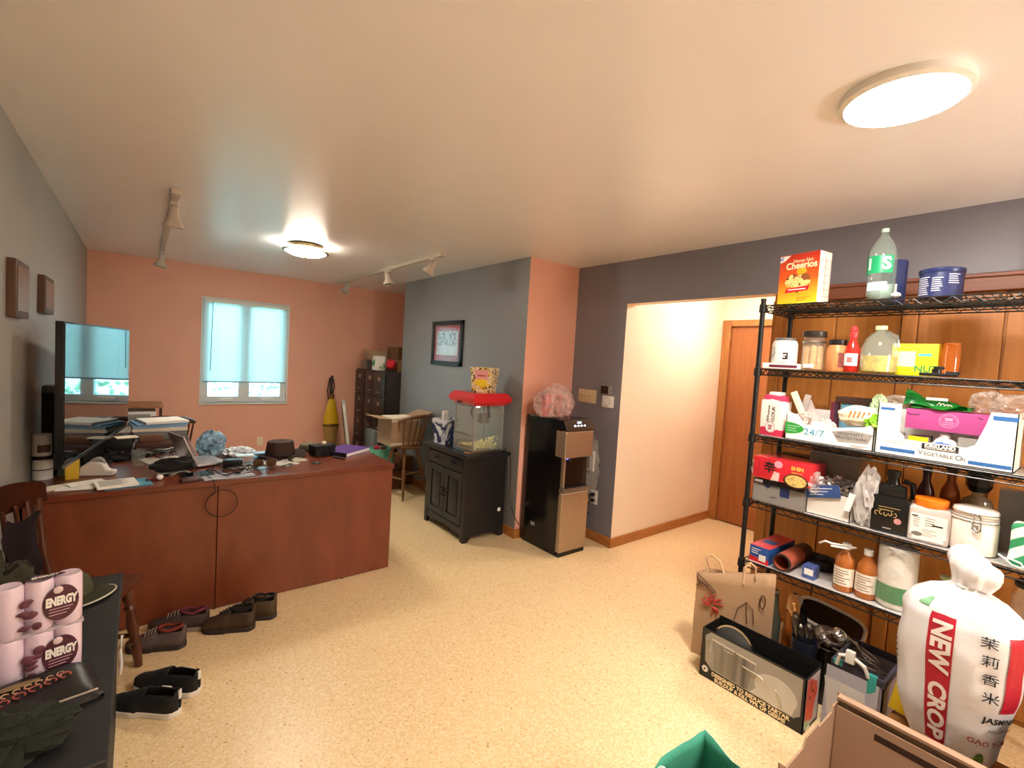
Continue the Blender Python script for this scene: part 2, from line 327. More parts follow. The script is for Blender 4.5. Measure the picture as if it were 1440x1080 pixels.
# ---------------------------------------------------------------- desk
CHERRY = wood('cherry_laminate', '#6b321b', '#7c3f25', .38, (1.3, 1, .5), 4); CHERRYTOP = wood('cherry_laminate_top', '#662d1b', '#733823', .28, (.5, 1.3, 1), 4)
dk = thing('desk', 'large cherry red L shaped office desk covered in clutter', 'desk', (0, 0, 0))
finish(B().box(-.40, 1.436, 3.10, 3.87, .733, .763).box(-.435, .32, 3.87, 5.0, .733, .763), 'desktop', CHERRYTOP, dk, bevel=.003)
finish(B().box(-.39, .360, 3.118, 3.14, .004, .733), 'front_panel', CHERRY, dk, bevel=.002)
finish(B().box(.364, 1.432, 3.118, 3.14, .004, .733).box(.34, .39, 3.141, 3.15, .012, .733), 'front_panel', CHERRY, dk, bevel=.002)
finish(B().box(1.405, 1.43, 3.14, 3.85, .012, .733), 'end_panel', CHERRY, dk, bevel=.002)
finish(B().box(-.43, -.41, 3.14, 4.98, .012, .733).box(-.41, .3, 4.96, 4.98, .012, .733), 'return_panel', CHERRY, dk, bevel=.002)
finish(B().box(.9, 1.4, 3.3, 3.84, .05, .72), 'pedestal', CHERRY, dk, bevel=.003)
ft = B()
for x, y in ((-.35, 3.13), (.36, 3.13), (1.1, 3.13), (1.41, 3.16), (1.41, 3.8)): ft.cyl((x, y, 0), (x, y, .014), .012)
finish(ft, 'glides', BLK, dk)
DZ = .763
pts = [(.38+.078*math.cos(2*PI*i/40), 3.094+.006*math.sin(4*PI*i/40), .632+.078*math.sin(2*PI*i/40)) for i in range(41)]
tl = [(.30, 3.3, DZ+.006), (.33, 3.15, DZ+.006), (.34, 3.098, DZ+.004), (.343, 3.092, DZ-.02), (.345, 3.092, .70), (.332, 3.091, .682)]
solo('cable', B().tube(tl, .0028, 6).tube(pts, .0026, 6, closed=False), M('cable_dark', '#2a1512', .5), 'thin dark cable hanging in a round loop down the desk front', 'cable')
# television
t0 = Vector((-.291, 3.15, 0)); t1 = Vector((-.079, 4.57, 0)); dv = (t1-t0); wid = dv.length; ang = math.degrees(math.atan2(dv.y, dv.x))
tv = thing('television', 'large black flat screen television angled out from the grey left wall', 'television', (t0.x, t0.y, 0), ang)
tv.rotation_euler = (0, 0, R(ang-.5))
finish(B().box(0, wid, .003, .035, .885, 1.612, bev=.004).box(.3, wid-.3, .03, .07, .95, 1.35, bev=.01), 'casing', BLK, tv)
finish(B().box(.012, wid-.010, -.0005, .004, .905, 1.602), 'screen', M('tv_glass', '#050507', .03, spec=.9), tv, smooth=0)
finish(B().box(0, wid, -.003, .004, .885, .9), 'bottom_bezel', M('bezel_silver', '#8d8a8a', .25, .9), tv)
finish(B().box(.55, .85, .07, .12, 1.0, 1.3, bev=.006), 'mount_plate', BLKMETAL, tv, smooth=20)
finish(B().box(.48, .9, .03, .10, .763+.012, .9, bev=.01).box(.42, 1.0, -.06, .14, .7645, .776, bev=.005), 'stand', BLK, tv)
# wall bracket (arm)
finish(B().tube([(.98, .06, 1.15), (.94, .16, 1.18), (.88, .22, 1.18)], .02, 8), 'mount_arm', BLKMETAL, tv)
sp = thing('speaker', 'tall narrow black speaker standing on the desk behind the television edge', 'speaker', (-.385, 3.62, DZ))
finish(B().box(-.035, .035, -.05, .05, .0, .5, bev=.012), 'body', BLK, sp)
finish(B().box(-.03, .03, -.0525, -.0495, .05, .46, bev=.001), 'grille', BLACKCLOTH, sp)

# ---------------------------------------------------------------- desk clutter
def cyl_can(name, label, loc, r, h, body, band=None, cat='can', lid=None, group=None):
    t = thing(name, label, cat, loc, 0, group)
    finish(B().lathe([(0, 0), (r*.96, 0), (r, .006), (r, h-.006), (r*.95, h), (0, h)], 32), 'body', body, t)
    if band: finish(B().lathe([(r+.0008, band[0]*h), (r+.0008, band[1]*h)], 32), 'label_band', band[2], t)
    if lid: finish(B().lathe([(0, h+.012), (r*.9, h+.012), (r*1.03, h+.006), (r*1.03, h-.006), (r*.98, h-.006)], 32), 'lid', lid, t)
    return t
TINW = M('white_tin', '#d9d8d6', .35)
c1 = cyl_can('canister', 'white canister with dark lid under a second canister at the left desk end', (-.405, 3.515, DZ), .042, .115, TINW, (.45, .5, INK), 'canister', BLKMETAL)
t_ = bpy.data.objects.new('x', None)
c2 = cyl_can('canister', 'upper white canister with a brown picture, stacked at the left desk end', (-.408, 3.517, DZ+.129), .040, .115, TINW, None, 'canister', None)
finish(B().lathe([(.0408, .02), (.0408, .06)], 20, a0=R(-110), a1=R(-30)), 'picture', M('brown_print', '#5a3a2a', .5), c2)
gl = solo('drinking_glass', B().lathe([(0, .004), (.026, .002), (.03, .11), (.027, .11), (.024, .008), (0, .008)], 24), thin('green_glass', '#8fae98', .25), 'small greenish drinking glass beside the stacked canisters', 'glass', (-.325, 3.53, DZ))
solo('sticky_note_pad', B().box(-.028, .028, -.02, .02, 0, .115, bev=.002), M('mustard_card', '#c9a81a', .6), 'upright mustard yellow card block beside the tape dispenser', 'note pad', (-.285, 3.46, DZ), 12)
sc = thing('scraper', 'scraper with a white handle standing upright in front of the television', 'scraper', (-.275, 3.545, DZ))
finish(B().poly([(-.02, 0, 0), (.02, 0, 0), (.016, 0, .1), (-.016, 0, .1)], (0, .003, 0)), 'blade', STEEL, sc)
finish(B().lathe([(0, .1), (.012, .1), (.011, .14), (.016, .19), (.015, .235), (0, .245)], 20, sy=.55), 'handle', WHT, sc)
td = thing('tape_dispenser', 'white and grey tape dispenser near the left desk end', 'tape dispenser', (-.18, 3.49, DZ), -18)
finish(B().poly([(-.08, -.025, 0), (.08, -.025, 0), (.085, -.025, .03), (.05, -.025, .035), (.03, -.025, .075), (-.03, -.025, .085), (-.075, -.025, .05)], (0, .05, 0)), 'body', M('dispenser_white', '#d6d2cc', .35), td, bevel=.008)
finish(B().lathe([(.016, -.011), (.034, -.011), (.034, .011), (.016, .011)], 24, mt=Matrix.Translation((.0, 0, .07)) @ Matrix.Rotation(R(90), 4, 'X')), 'tape_roll', GREY, td)
def papers(label, loc, rz, w, d_, n=1, mat=PAPER, group='loose papers on the desk', curl=.006, cat='paper', name='paper_sheet', seed=1):
    b = B(); b.grid(lambda u, v: (w*(u-.5), d_*(v-.5), .0015*n+.002+curl*max(0, noise.noise(Vector((u*2.2, v*2.2, seed)))+.15)), 10, 10, .0012*n)
    return solo(name, b, mat, label, cat, loc, rz, group)
nb = thing('folder', 'teal blue folder lying under a white notepad at the desk front edge', 'folder', (-.045, 3.215, DZ), 8)
finish(B().box(-.10, .10, -.075, .085, 0, .006), 'cover', M('teal_card', '#4d8fa8', .6), nb)
npd = thing('notepad', 'white written notepad on the blue folder at the desk front edge', 'notepad', (-.085, 3.20, DZ+.0065), 10)
finish(B().box(-.09, .08, -.07, .075, 0, .012).jitter(.002, 20), 'pages', PAPER, npd)
nt_ = B()
for i in range(9): nt_.box(-.075, .02+.04*((i*7) % 3)/3, -.05+i*.013, -.048+i*.013, .0135, .0142)
finish(nt_, 'writing', M('pen_grey', '#8a8a88', .7), npd)
for i, (x, y, rz, lb) in enumerate(((-.215, 3.285, 20, 'topmost of the white envelopes left of the notepad'), (-.245, 3.22, -8, 'long white envelope under the others left of the notepad'), (-.32, 3.27, 28, 'cream crumpled envelope at the far left desk end'))):
    solo('envelope', B().box(-.075, .075, -.045, .045, 0, .004).jitter(.004, 14, i), CREAM if i == 2 else PAPER, lb, 'envelope', (x, y, DZ+.003+(.006 if i == 0 else 0)), rz, 'envelopes left of the notepad')
solo('lip_balm', B().cyl((-.02, 0, .009), (.012, 0, .009), .009).cyl((.012, 0, .009), (.03, 0, .009), .007), M('dark_red_plastic', '#5a1015', .3), 'small dark red tube lying right of the blue folder', 'tube', (.055, 3.245, DZ), 30)
solo('tissue', B().ico((0, 0, .014), (.018, .016, .016), 2, 4, .4, 3), PAPER, 'tiny crumpled white tissue right of the blue folder', 'tissue', (.095, 3.25, DZ))
# pair of stacks at the back of the return
b = thing('box_file', 'grey box file under the right hand paper stack behind the television', 'box file', (.12, 4.42, DZ), 4)
finish(B().box(-.16, .16, -.13, .14, 0, .11, bev=.004), 'body', M('slate_card', '#7d7f80', .6), b); finish(B().box(-.162, .162, -.132, -.129, .045, .05), 'seam', INK, b)
wl = thing('eyeglass_case', 'tan leather case on a dark box in front of the grey box file', 'case', (.075, 4.2, DZ+.055), 2)
finish(B().box(-.07, .07, -.025, .025, 0, .05, bev=.018), 'shell', M('tan_leather', '#7a4f34', .55), wl)
solo('wooden_box', B().box(-.12, .12, -.04, .04, 0, .054, bev=.004), wood('dark_brown_box', '#4b2a1b', '#5a3524'), 'dark brown wooden box under the tan leather case', 'box', (.1, 4.2, DZ), 2)
zz = DZ+.111
for i, (h, m_, lb, dx, w_) in enumerate(((.022, CREAM, 'cream bundle of papers lowest on the grey box file', .0, .165), (.02, M('pale_blue_folder', '#8fb3d0', .6), 'pale blue folder in the middle of the right hand stack', -.01, .16), (.012, M('blue_folder', '#6f9cc4', .6), 'blue folder near the top of the right hand stack', .0, .155), (.016, PAPER, 'white paper ream topmost on the right hand stack', .02, .135))):
    solo('folder' if i in (1, 2) else 'paper_stack', B().box(-w_, w_, -.12, .13, 0, h), m_, lb, 'folder' if i in (1, 2) else 'paper stack', (.12+dx, 4.42, zz), 3+4*i); zz += h+.0006
# dark electronics pile
solo('keyboard', B().box(-.2, .2, -.07, .07, 0, .02, bev=.004), BLK, 'black keyboard lying in the dark pile below the television', 'keyboard', (.02, 3.98, DZ), 35)
pj_ = thing('printer', 'low black printer below the television screen', 'printer', (-.11, 4.22, DZ), 84)
finish(B().box(-.15, .15, -.09, .09, 0, .10, bev=.012), 'body', BLK, pj_); finish(B().box(-.11, .11, -.094, -.088, .03, .06), 'tray', GREY, pj_)
solo('cream_envelope', B().box(-.06, .06, -.04, .04, 0, .006).jitter(.006, 12), CREAM, 'cream envelope on top of the low black printer', 'envelope', (-.07, 4.12, DZ+.104), 15)
wr = B(); random.seed(11)
for k in range(7):
    p = [(random.uniform(-.2, .05), random.uniform(3.74, 4.02), DZ+.01+random.uniform(0, .02))]
    for i in range(9): p.append((p[-1][0]+random.uniform(-.05, .07), p[-1][1]+random.uniform(-.04, .04), DZ+.008+random.uniform(0, .05)))
    wr.tube(p, .003, 5)
solo('cable_tangle', wr, BLK, 'tangle of black cables in front of the dark pile', 'cables')
def eyeglasses(label, loc, rz, mat, lens, s=1.):
    t = thing('eyeglasses', label, 'glasses', loc, rz, 'glasses on the desk'); fr = B()
    for sx in (-1, 1):
        fr.tube([(sx*.032+.025*math.cos(2*PI*i/18), 0, .022+.02*math.sin(2*PI*i/18)) for i in range(18)], .0022, 6, closed=True)
    fr.tube([(-.008, 0, .028), (0, -.001, .031), (.008, 0, .028)], .002); finish(fr, 'frame', mat, t)
    for sx in (-1, 1):
        finish(B().tube([(sx*.057, 0, .028), (sx*.062, .02, .028), (sx*.058, .09, .022), (sx*.055, .12, .004)], .0022), 'temple', mat, t)
        finish(B().lathe([(0, -.0006), (.0235, -.0006), (.0235, .0006), (0, .0006)], 18, mt=Matrix.Translation((sx*.032, 0, .022)) @ Matrix.Rotation(R(90), 4, 'X') @ Matrix.Diagonal((1, .8, 1, 1))), 'lens', lens, t)
    t.scale = (s, s, s); return t
eyeglasses('folded out dark rimmed glasses near the paper pile below the stack', (.17, 3.84, DZ+.003), 30, BLK, thin('spectacle_lens', '#cfe0e8', .08))
eyeglasses('brown tinted sunglasses lying in front of the brown hat', (.64, 3.32, DZ+.009), -12, M('tortoise_frame', '#4a2a18', .3), thin('smoke_lens', '#5b3a1c', .75), 1.15)
mg = thing('glass_mug', 'clear glass mug near the left paper pile', 'mug', (.0, 3.66, DZ))
finish(B().lathe([(0, .004), (.03, .002), (.036, .1), (.033, .1), (.027, .01), (0, .01)], 26), 'bowl', GLASS, mg); finish(B().tube([(.034, 0, .085), (.06, 0, .08), (.062, 0, .04), (.031, 0, .025)], .005, 8), 'handle', GLASS, mg)
papers('white paper pile right of the glass mug', (.14, 3.72, DZ), 18, .21, .28, 4); papers('white sheet beneath the black cloth pouch', (.235, 3.60, DZ+.008), -25, .2, .22, 1, seed=4)
papers('crumpled white sheet left of the dark tablet', (.165, 3.36, DZ), 15, .16, .07, 1, seed=9, curl=.02)
papers('pale sheet along the front edge under the wires', (.42, 3.19, DZ), 6, .26, .14, 1, seed=3, mat=M('bluish_paper', '#e8ecf4', .5))
papers('white sheet behind the sunglasses', (.70, 3.45, DZ), -20, .2, .15, 2, seed=5); papers('small white sheet right of the sunglasses', (.775, 3.36, DZ), 30, .13, .12, 2, seed=6); papers('cream sheet below the brown hat brim', (.86, 3.47, DZ), 10, .14, .13, 1, seed=7, mat=CREAM); papers('white sheet left of the sunglasses', (.53, 3.36, DZ+.001), 40, .12, .15, 2, seed=8)
cl = B().ico((0, 0, .034), (.115, .065, .045), 4, 5, .3, 2.2, flat=-.033); solo('cloth_pouch', cl, BLACKCLOTH, 'limp black cloth pouch lying in the middle of the desk', 'pouch', (.165, 3.425, DZ+.008), 10)
tb = thing('tablet', 'dark tablet lying at the front of the desk under wires', 'tablet', (.275, 3.27, DZ), 14)
finish(B().box(-.075, .075, -.05, .06, 0, .012, bev=.004), 'body', BLK, tb); finish(B().box(-.068, .068, -.043, .053, .012, .0126), 'screen', M('tablet_glass', '#0b0b0e', .08), tb)
solo('brown_wallet', B().box(-.05, .05, -.035, .035, 0, .016, bev=.006), M('brown_leather', '#4a2015', .45), 'brown leather wallet at the very front of the desk', 'wallet', (.235, 3.165, DZ), 8)
wr = B(); random.seed(5)
for k in range(8):
    p = [(random.uniform(.33, .5), random.uniform(3.2, 3.35), DZ+.008)]
    for i in range(7): p.append((p[-1][0]+random.uniform(-.03, .05), p[-1][1]+random.uniform(-.035, .035), DZ+.006+random.uniform(0, .03)))
    wr.tube(p, .0022, 5)
solo('earphone_wires', wr, M('dark_wire', '#2c2624', .5), 'tangle of thin dark wires right of the tablet', 'wires')
solo('power_adapter', B().box(-.055, .055, -.03, .03, 0, .05, bev=.008), BLK, 'black power adapter block behind the wire tangle', 'adapter', (.475, 3.425, DZ), -8)
cp = thing('plastic_cup', 'clear plastic cup with a white lid in front of the hat brim', 'cup', (.56, 3.54, DZ))
finish(B().box(-.05, .05, -.03, .03, 0, .042, bev=.01), 'tub', CLEARBAG, cp); finish(B().box(-.053, .053, -.033, .033, .042, .05, bev=.003), 'lid', M('ice_white', '#dfeaf0', .3), cp)
LP = M('laptop_silver', '#c9c7cb', .3, .6); lp = thing('laptop', 'open silver laptop seen from behind beside the blue plastic bag', 'laptop', (.335, 3.60, DZ+.011), 106)
finish(B().box(-.13, .13, -.085, .085, 0, .014, bev=.004), 'base', LP, lp); finish(B().box(-.13, .13, 0, .008, 0, .2, bev=.003, mt=Matrix.Translation((0, .085, .012)) @ Matrix.Rotation(R(-22), 4, 'X')), 'lid', LP, lp)
finish(B().box(-.12, .12, -.001, 0, .01, .19, mt=Matrix.Translation((0, .085, .012)) @ Matrix.Rotation(R(-22), 4, 'X')), 'screen', M('dark_screen', '#101114', .1), lp)
def crumple(lbl, loc, sc, mat, seed, name='plastic_bag', cat='plastic bag', amp=.45, fr=2.6, sub=4, group=None, rz=0, flat=None, extra=None):
    b = B().ico((0, 0, sc[2]*.95), sc, sub, seed, amp, fr, flat=-sc[2]*.93, ridge=True)
    return solo(name, b, mat, lbl, cat, loc, rz, group, smooth=25)
bb = thing('plastic_bag', 'blue and white plastic bag behind the laptop lid', 'plastic bag', (.395, 3.815, DZ))
finish(B().ico((0, 0, .075), (.075, .048, .088), 4, 3, .5, 1.5, flat=-.074, ridge=True), 'bag', M('blue_white_plastic', '#86b0f0', .25, var=.8, vscale=16), bb, smooth=25)
finish(B().ico((.05, .0, .02), (.06, .045, .03), 3, 8, .5, 3, flat=-.019, ridge=True), 'bag_tail', CLEARBAG, bb, smooth=25)
solo('plastic_wrap', B().ico((0, 0, .02), (.085, .065, .035), 4, 14, .6, 2.6, flat=-.019, ridge=True), M('white_blue_wrap', '#dde6f2', .25, var=.25, vscale=30), 'low crumple of white and blue wrap left of the brown hat', 'wrap', (.555, 3.78, DZ), 0, smooth=25)
ht = thing('hat', 'dark brown wide brimmed hat resting on the desk', 'hat', (.80, 3.64, DZ), 15)
FELT = M('brown_felt', '#3a2218', .8, bump=.2, bscale=200)
finish(B().grid(lambda u, v: ((.085+.075*u)*math.cos(2*PI*v)*1.1, (.085+.075*u)*math.sin(2*PI*v), .02+.012*math.cos(4*PI*v)*u*1.4-.006*u), 6, 40, .004), 'brim', FELT, ht)
finish(B().lathe([(.092, .014), (.09, .04), (.083, .1), (.078, .112), (.06, .108), (0, .098)], 36, sx=1.08), 'crown', FELT, ht); finish(B().lathe([(.0925, .018), (.0915, .042)], 36, sx=1.085), 'band', M('hat_band', '#22130d', .6), ht)
ca = thing('cap', 'olive grey cap lying behind the right side of the brown hat', 'cap', (1.03, 3.775, DZ), -100)
OLV = M('olive_cloth', '#6a6248', .85, bump=.2, bscale=150); finish(B().lathe([(.072, 0), (.074, .02), (.06, .05), (.03, .064), (0, .067)], 28), 'crown', OLV, ca); finish(B().grid(lambda u, v: (.075*math.sin(PI*(v-.5)*.95)*(1+.1*u), -.06-.07*u*math.cos(PI*(v-.5)*.9), .006-.004*u), 6, 14, .003), 'visor', OLV, ca)
bp = thing('camera_pouch', 'squat black padded pouch on the desk right of the hat', 'pouch', (1.075, 3.585, DZ), 12)
finish(B().box(-.08, .08, -.055, .055, 0, .078, bev=.02), 'body', BLACKCLOTH, bp); finish(B().box(-.083, .083, -.058, .058, .058, .08, bev=.014), 'flap', M('black_cloth_flap', '#1c1b1a', .85), bp); finish(B().box(-.012, .012, -.062, -.055, .03, .055, bev=.003), 'buckle', BLK, bp)
solo('earbud_case', B().box(-.016, .016, -.01, .01, 0, .02, bev=.006), CREAM, 'tiny cream case on top of the black padded pouch', 'case', (1.085, 3.585, DZ+.081), 30)
pb = thing('binder', 'purple covered binder with white pages on the right desk end', 'binder', (1.26, 3.61, DZ), 35)
PURP = M('purple_cover', '#57398a', .4); finish(B().box(-.14, .15, -.11, .11, .002, .024), 'pages', PAPER, pb); finish(B().box(-.148, .148, -.115, .115, .025, .03), 'cover', PURP, pb, bevel=.002); finish(B().box(-.15, .15, -.118, .118, 0, .002), 'back_cover', PURP, pb); finish(B().box(-.152, -.147, -.116, .116, 0, .03), 'spine', M('binder_spine', '#1e1a26', .4), pb)
pc = B()
for i in range(2): pc.cyl((1.12, 3.47-.02*i, DZ+.005), (1.17, 3.38-.02*i, DZ+.005), .004)
solo('pen', pc, INK, 'dark pens at the near left corner of the purple binder', 'pen')
solo('grommet', B().lathe([(.018, 0), (.032, 0), (.032, .003), (.024, .004), (.018, .001)], 28).lathe([(0, .0008), (.019, .0008)], 20), BLK, 'black cable grommet set in the desktop front', 'grommet', (.965, 3.33, DZ+.0005))

# ---------------------------------------------------------------- window wall things
def windsor(root, seat_z, seat_r, back_h, woodm, spread=.2):
    finish(B().lathe([(0, seat_z-.035), (seat_r*.85, seat_z-.035), (seat_r, seat_z-.015), (seat_r, seat_z-.004), (seat_r*.9, seat_z), (0, seat_z-.008)], 32), 'seat', woodm, root)
    for a in (45, 135, 225, 315):
        cx, cy = math.cos(R(a)), math.sin(R(a)); p = lambda t, rr: (cx*(seat_r*.6+(spread*1.35-seat_r*.6)*t), cy*(seat_r*.6+(spread*1.35-seat_r*.6)*t), (seat_z-.03)*(1-t))
        pts = [p(t, 0) for t in (0, .1, .2, .28, .32, .36, .55, .68, .72, .76, .9, 1)]
        finish(B().tube(pts, [.014, .016, .019, .014, .019, .014, .021, .015, .02, .015, .013, .011], 10), 'leg', woodm, root)
    h = seat_z*.38; q = seat_r*.6+(spread*1.35-seat_r*.6)*.6; k = q*.7071
    for z, (x0, y0, x1, y1) in ((h, (-k, -k, -k, k)), (h, (k, -k, k, k)), (h+.05, (-k, -k, k, -k)), (h+.05, (-k, k, k, k))): finish(B().tube([(x0, y0, z), ((x0+x1)/2, (y0+y1)/2, z), (x1, y1, z)], [.008, .011, .008], 8), 'stretcher', woodm, root)
    n = 9; top = []
    for i in range(n):
        a = R(200+140*i/(n-1)); e = 1-abs(i-(n-1)/2)/((n-1)/2); bx, by = seat_r*.86*math.cos(a), seat_r*.86*math.sin(a)
        tx, ty, tz = seat_r*1.12*math.cos(a), seat_r*1.12*math.sin(a)-.03, seat_z+back_h*(.72+.28*math.sin(PI*(.15+.7*i/(n-1))))
        finish(B().tube([(bx, by, seat_z-.01), ((bx+tx)/2, (by+ty)/2, (seat_z+tz)/2), (tx, ty, tz)], [.007, .01, .006], 8), 'spindle', woodm, root); top.append((tx, ty, tz))
    finish(B().tube([(t[0], t[1], t[2]+dz) for t in top for dz in (0,)], .02, 10), 'back_rail', woodm, root)
STOOLW = wood('stool_wood', '#6e4a2a', '#835a36', .4, (3, 3, 1)); DKWOOD = wood('dark_chair_wood', '#3b2013', '#4a2a18', .35, (3, 3, 1))
stl = thing('bar_stool', 'wooden spindle back stool holding an open cardboard box by the blue wall', 'stool', (2.30, 4.73, 0), 20); windsor(stl, .57, .2, .33, STOOLW, .2)
cb = thing('cardboard_box', 'open cardboard box with papers sitting on the wooden stool', 'box', (2.22, 4.74, .572), 3)
x0, x1, y0, y1, h = -.165, .165, -.16, .16, .29
finish(B().box(x0, x1, y0, y0+.005, 0, h).box(x0, x1, y1-.005, y1, 0, h).box(x0, x0+.005, y0, y1, 0, h).box(x1-.005, x1, y0, y1, 0, h).box(x0, x1, y0, y1, 0, .005), 'walls', KRAFT, cb)
finish(B().poly([(x1, y0, h), (x1, y1, h), (x1+.16, y1, h+.06), (x1+.16, y0, h+.06)], (0, 0, .004)), 'flap', KRAFT, cb); finish(B().poly([(x0, y0, h), (x0, y1, h), (x0-.14, y1, h+.015), (x0-.14, y0, h+.015)], (0, 0, .004)), 'flap', KRAFT, cb)
finish(B().box(-.14, .14, -.14, .14, h-.02, h+.008).jitter(.01, 6), 'papers', CREAM, cb)
finish(B().box(x0-.001, x1+.001, y0-.0015, y0, h-.03, h-.005).box(x0-.001, x1+.001, y0-.0015, y0, .01, .04), 'tape', M('white_tape', '#d9c9b4', .4), cb)
# upright vacuum
vc = thing('vacuum_cleaner', 'old upright vacuum cleaner with a yellow bag against the salmon wall', 'vacuum cleaner', (2.03, 6.44, 0))
BRZ = M('aged_gold_metal', '#8a6a3a', .35, .7)
finish(B().box(-.13, .13, -.16, .1, .02, .1, bev=.03).lathe([(0, .08), (.08, .09), (.07, .16), (0, .18)], 24), 'base', BRZ, vc)
finish(B().lathe([(.05, .14), (.075, .18), (.085, .35), (.095, .47), (.1, .52), (.085, .53), (0, .53)], 28, sy=.7), 'lower_bag', M('gold_tan_cloth', '#a5814a', .7, var=.25, vscale=9), vc)
finish(B().lathe([(.098, .53), (.102, .56), (.095, .62), (.07, .75), (.045, .86), (.028, .9), (0, .9)], 28, sy=.7), 'bag', M('yellow_bag_cloth', '#e0b410', .6, bump=.3, bscale=25), vc)
finish(B().lathe([(.1, .515), (.107, .525), (.105, .55), (.098, .56)], 28, sy=.72), 'collar', BRZ, vc)
finish(B().lathe([(0, .89), (.032, .89), (.03, .95), (0, .96)], 20), 'clip', M('brass_hinge'), vc)
finish(B().tube([(0, .03, .9), (0, .05, 1.02), (.005, .06, 1.16), (.015, .05, 1.2)], [.018, .02, .022, .015], 10), 'handle', M('dark_handle', '#2f2620', .5), vc)
finish(B().tube([(-.03, .04, .86), (-.045, .05, 1.0), (-.02, .05, 1.17), (.03, .05, 1.15), (.045, .05, 1.05), (.02, .04, .95)], .008, 6), 'cord', BLK, vc)
# leaning folding table and crate
fl = thing('folding_table', 'grey white folded table leaning edge on against the wall by the cabinets', 'folding table', (2.11, 5.75, 0), 72)
q = Matrix.Rotation(R(-8), 4, 'X')
finish(B().box(-.30, .30, 0, .035, .01, .93, bev=.006, mt=q), 'tabletop', M('folding_table_grey', '#b9b8b0', .45), fl); finish(B().box(-.28, .28, .036, .05, .06, .88, mt=q), 'underframe', M('table_brown_edge', '#5a4632', .5), fl)
ck = thing('storage_crate', 'mint green plastic crate standing beyond the desk corner', 'crate', (2.16, 5.05, .22))
MINT = M('mint_plastic', '#6fc4ad', .4); w = B()
w.box(-.12, .12, -.09, .09, 0, .01).box(-.12, .12, -.09, -.084, 0, .25).box(-.12, .12, .084, .09, 0, .25).box(-.12, -.114, -.09, .09, 0, .25).box(.114, .12, -.09, .09, 0, .25)
for i in range(6): w.box(-.105+.036*i, -.097+.036*i, -.096, -.09, .03, .22)
finish(w, 'body', MINT, ck, bevel=.002); finish(B().tube([(-.05, -.09, .25), (-.05, -.1, .29), (.05, -.1, .29), (.05, -.09, .25)], .008, 8), 'handle', MINT, ck)
solo('red_tub', B().lathe([(0, 0), (.06, 0), (.07, .05), (.072, .055), (0, .07)], 24), RED, 'small red tub resting in the mint green crate', 'tub', (2.15, 5.05, .232+.2))
solo('cardboard_box', B().box(-.19, .19, -.16, .16, 0, .215, bev=.004), wood('old_brown_carton', '#5c3a20', '#6e482a', .7), 'old brown carton under the mint green crate', 'box', (2.2, 5.09, 0))
solo('cardboard_box', B().box(-.07, .07, -.14, .14, 0, .34, bev=.004), M('brown_carton', '#70492a', .75), 'tall brown carton behind the stool legs', 'box', (2.50, 5.20, 0), 0)
solo('document_box', B().box(-.03, .03, -.13, .13, 0, .32, bev=.002), M('grey_binding', '#7f8588', .5), 'grey binder standing in front of the dark file cabinets', 'binder', (2.20, 5.42, .3))
solo('document_box', B().box(-.05, .05, -.14, .14, 0, .30, bev=.003), M('black_binding', '#1d1d22', .5), 'black binder standing upright beside the grey binder', 'binder', (2.285, 5.42, .3))
solo('step_stand', B().box(-.14, .12, -.09, .20, 0, .3, bev=.004), wood('dark_stand', '#3a2416', '#46301e', .5), 'dark wooden stand below the upright binders', 'stand', (2.22, 5.43, 0))
# filing cabinets
FILE = M('brown_black_steel', '#2c2220', .35, .2)
def fcab(label, loc, rz):
    t = thing('filing_cabinet', label, 'filing cabinet', loc, rz, 'filing cabinets by the alcove'); w_, dp, h_ = .36, .62, 1.315
    finish(B().box(-w_/2, w_/2, -dp/2+.02, dp/2, 0, h_, bev=.004), 'case', FILE, t)
    for i in range(4):
        z0 = .04+i*.316; dr = finish(B().box(-w_/2+.012, w_/2-.012, -dp/2, -dp/2+.025, z0, z0+.304, bev=.004), 'drawer', FILE, t)
        finish(B().box(-.035, .035, -dp/2-.004, -dp/2, z0+.2, z0+.25).box(-.024, .024, -dp/2-.0042, -dp/2-.004, z0+.21, z0+.24), 'label_holder', M('label_holder_chrome', '#b9b0a2', .3, .9), dr)
        finish(B().box(-.05, .05, -dp/2-.014, -dp/2+.001, z0+.05, z0+.062, bev=.003), 'handle', M('label_holder_chrome'), dr)
    return t
f1 = fcab('dark brown steel filing cabinet nearest the blue wall corner', (2.68+.005, 5.695, 0), -90); dup(f1, (2.71, 6.065, 0), -90, 'dark brown steel filing cabinet in the middle of the row of three'); dup(f1, (2.71, 6.43, 0), -90, 'dark brown steel filing cabinet farthest back by the salmon wall')
FT = 1.316
bx = lambda name, label, loc, sx, sy, sz, mat, rz=0, cat='box': solo(name, B().box(-sx/2, sx/2, -sy/2, sy/2, 0, sz, bev=.004), mat, label, cat, loc, rz)
bx('cardboard_box', 'wide brown carton on top of the filing cabinets', (2.62, 6.2, FT+.13), .36, .42, .13, KRAFT, 4); bx('cardboard_box', 'small dark brown carton highest on the filing cabinets', (2.75, 5.86, FT+.15), .3, .26, .17, M('brown_carton'), 8)
bx('shoe_box', 'black box at the far end on top of the filing cabinets', (2.70, 6.35, FT), .36, .4, .129, BLK); bx('metal_tin', 'grey tin in front of the black box on the filing cabinets', (2.45, 6.28, FT), .12, .22, .11, M('grey_tin', '#77736e', .35, .6), 0, 'tin')
bx('cardboard_box', 'flat tan carton under the small dark one on the cabinets', (2.74, 5.84, FT), .28, .36, .149, M('tan_carton', '#9a7650', .7))
jr = thing('pill_bottle', 'white bottle with black label on top of the filing cabinets', 'bottle', (2.44, 6.02, FT))
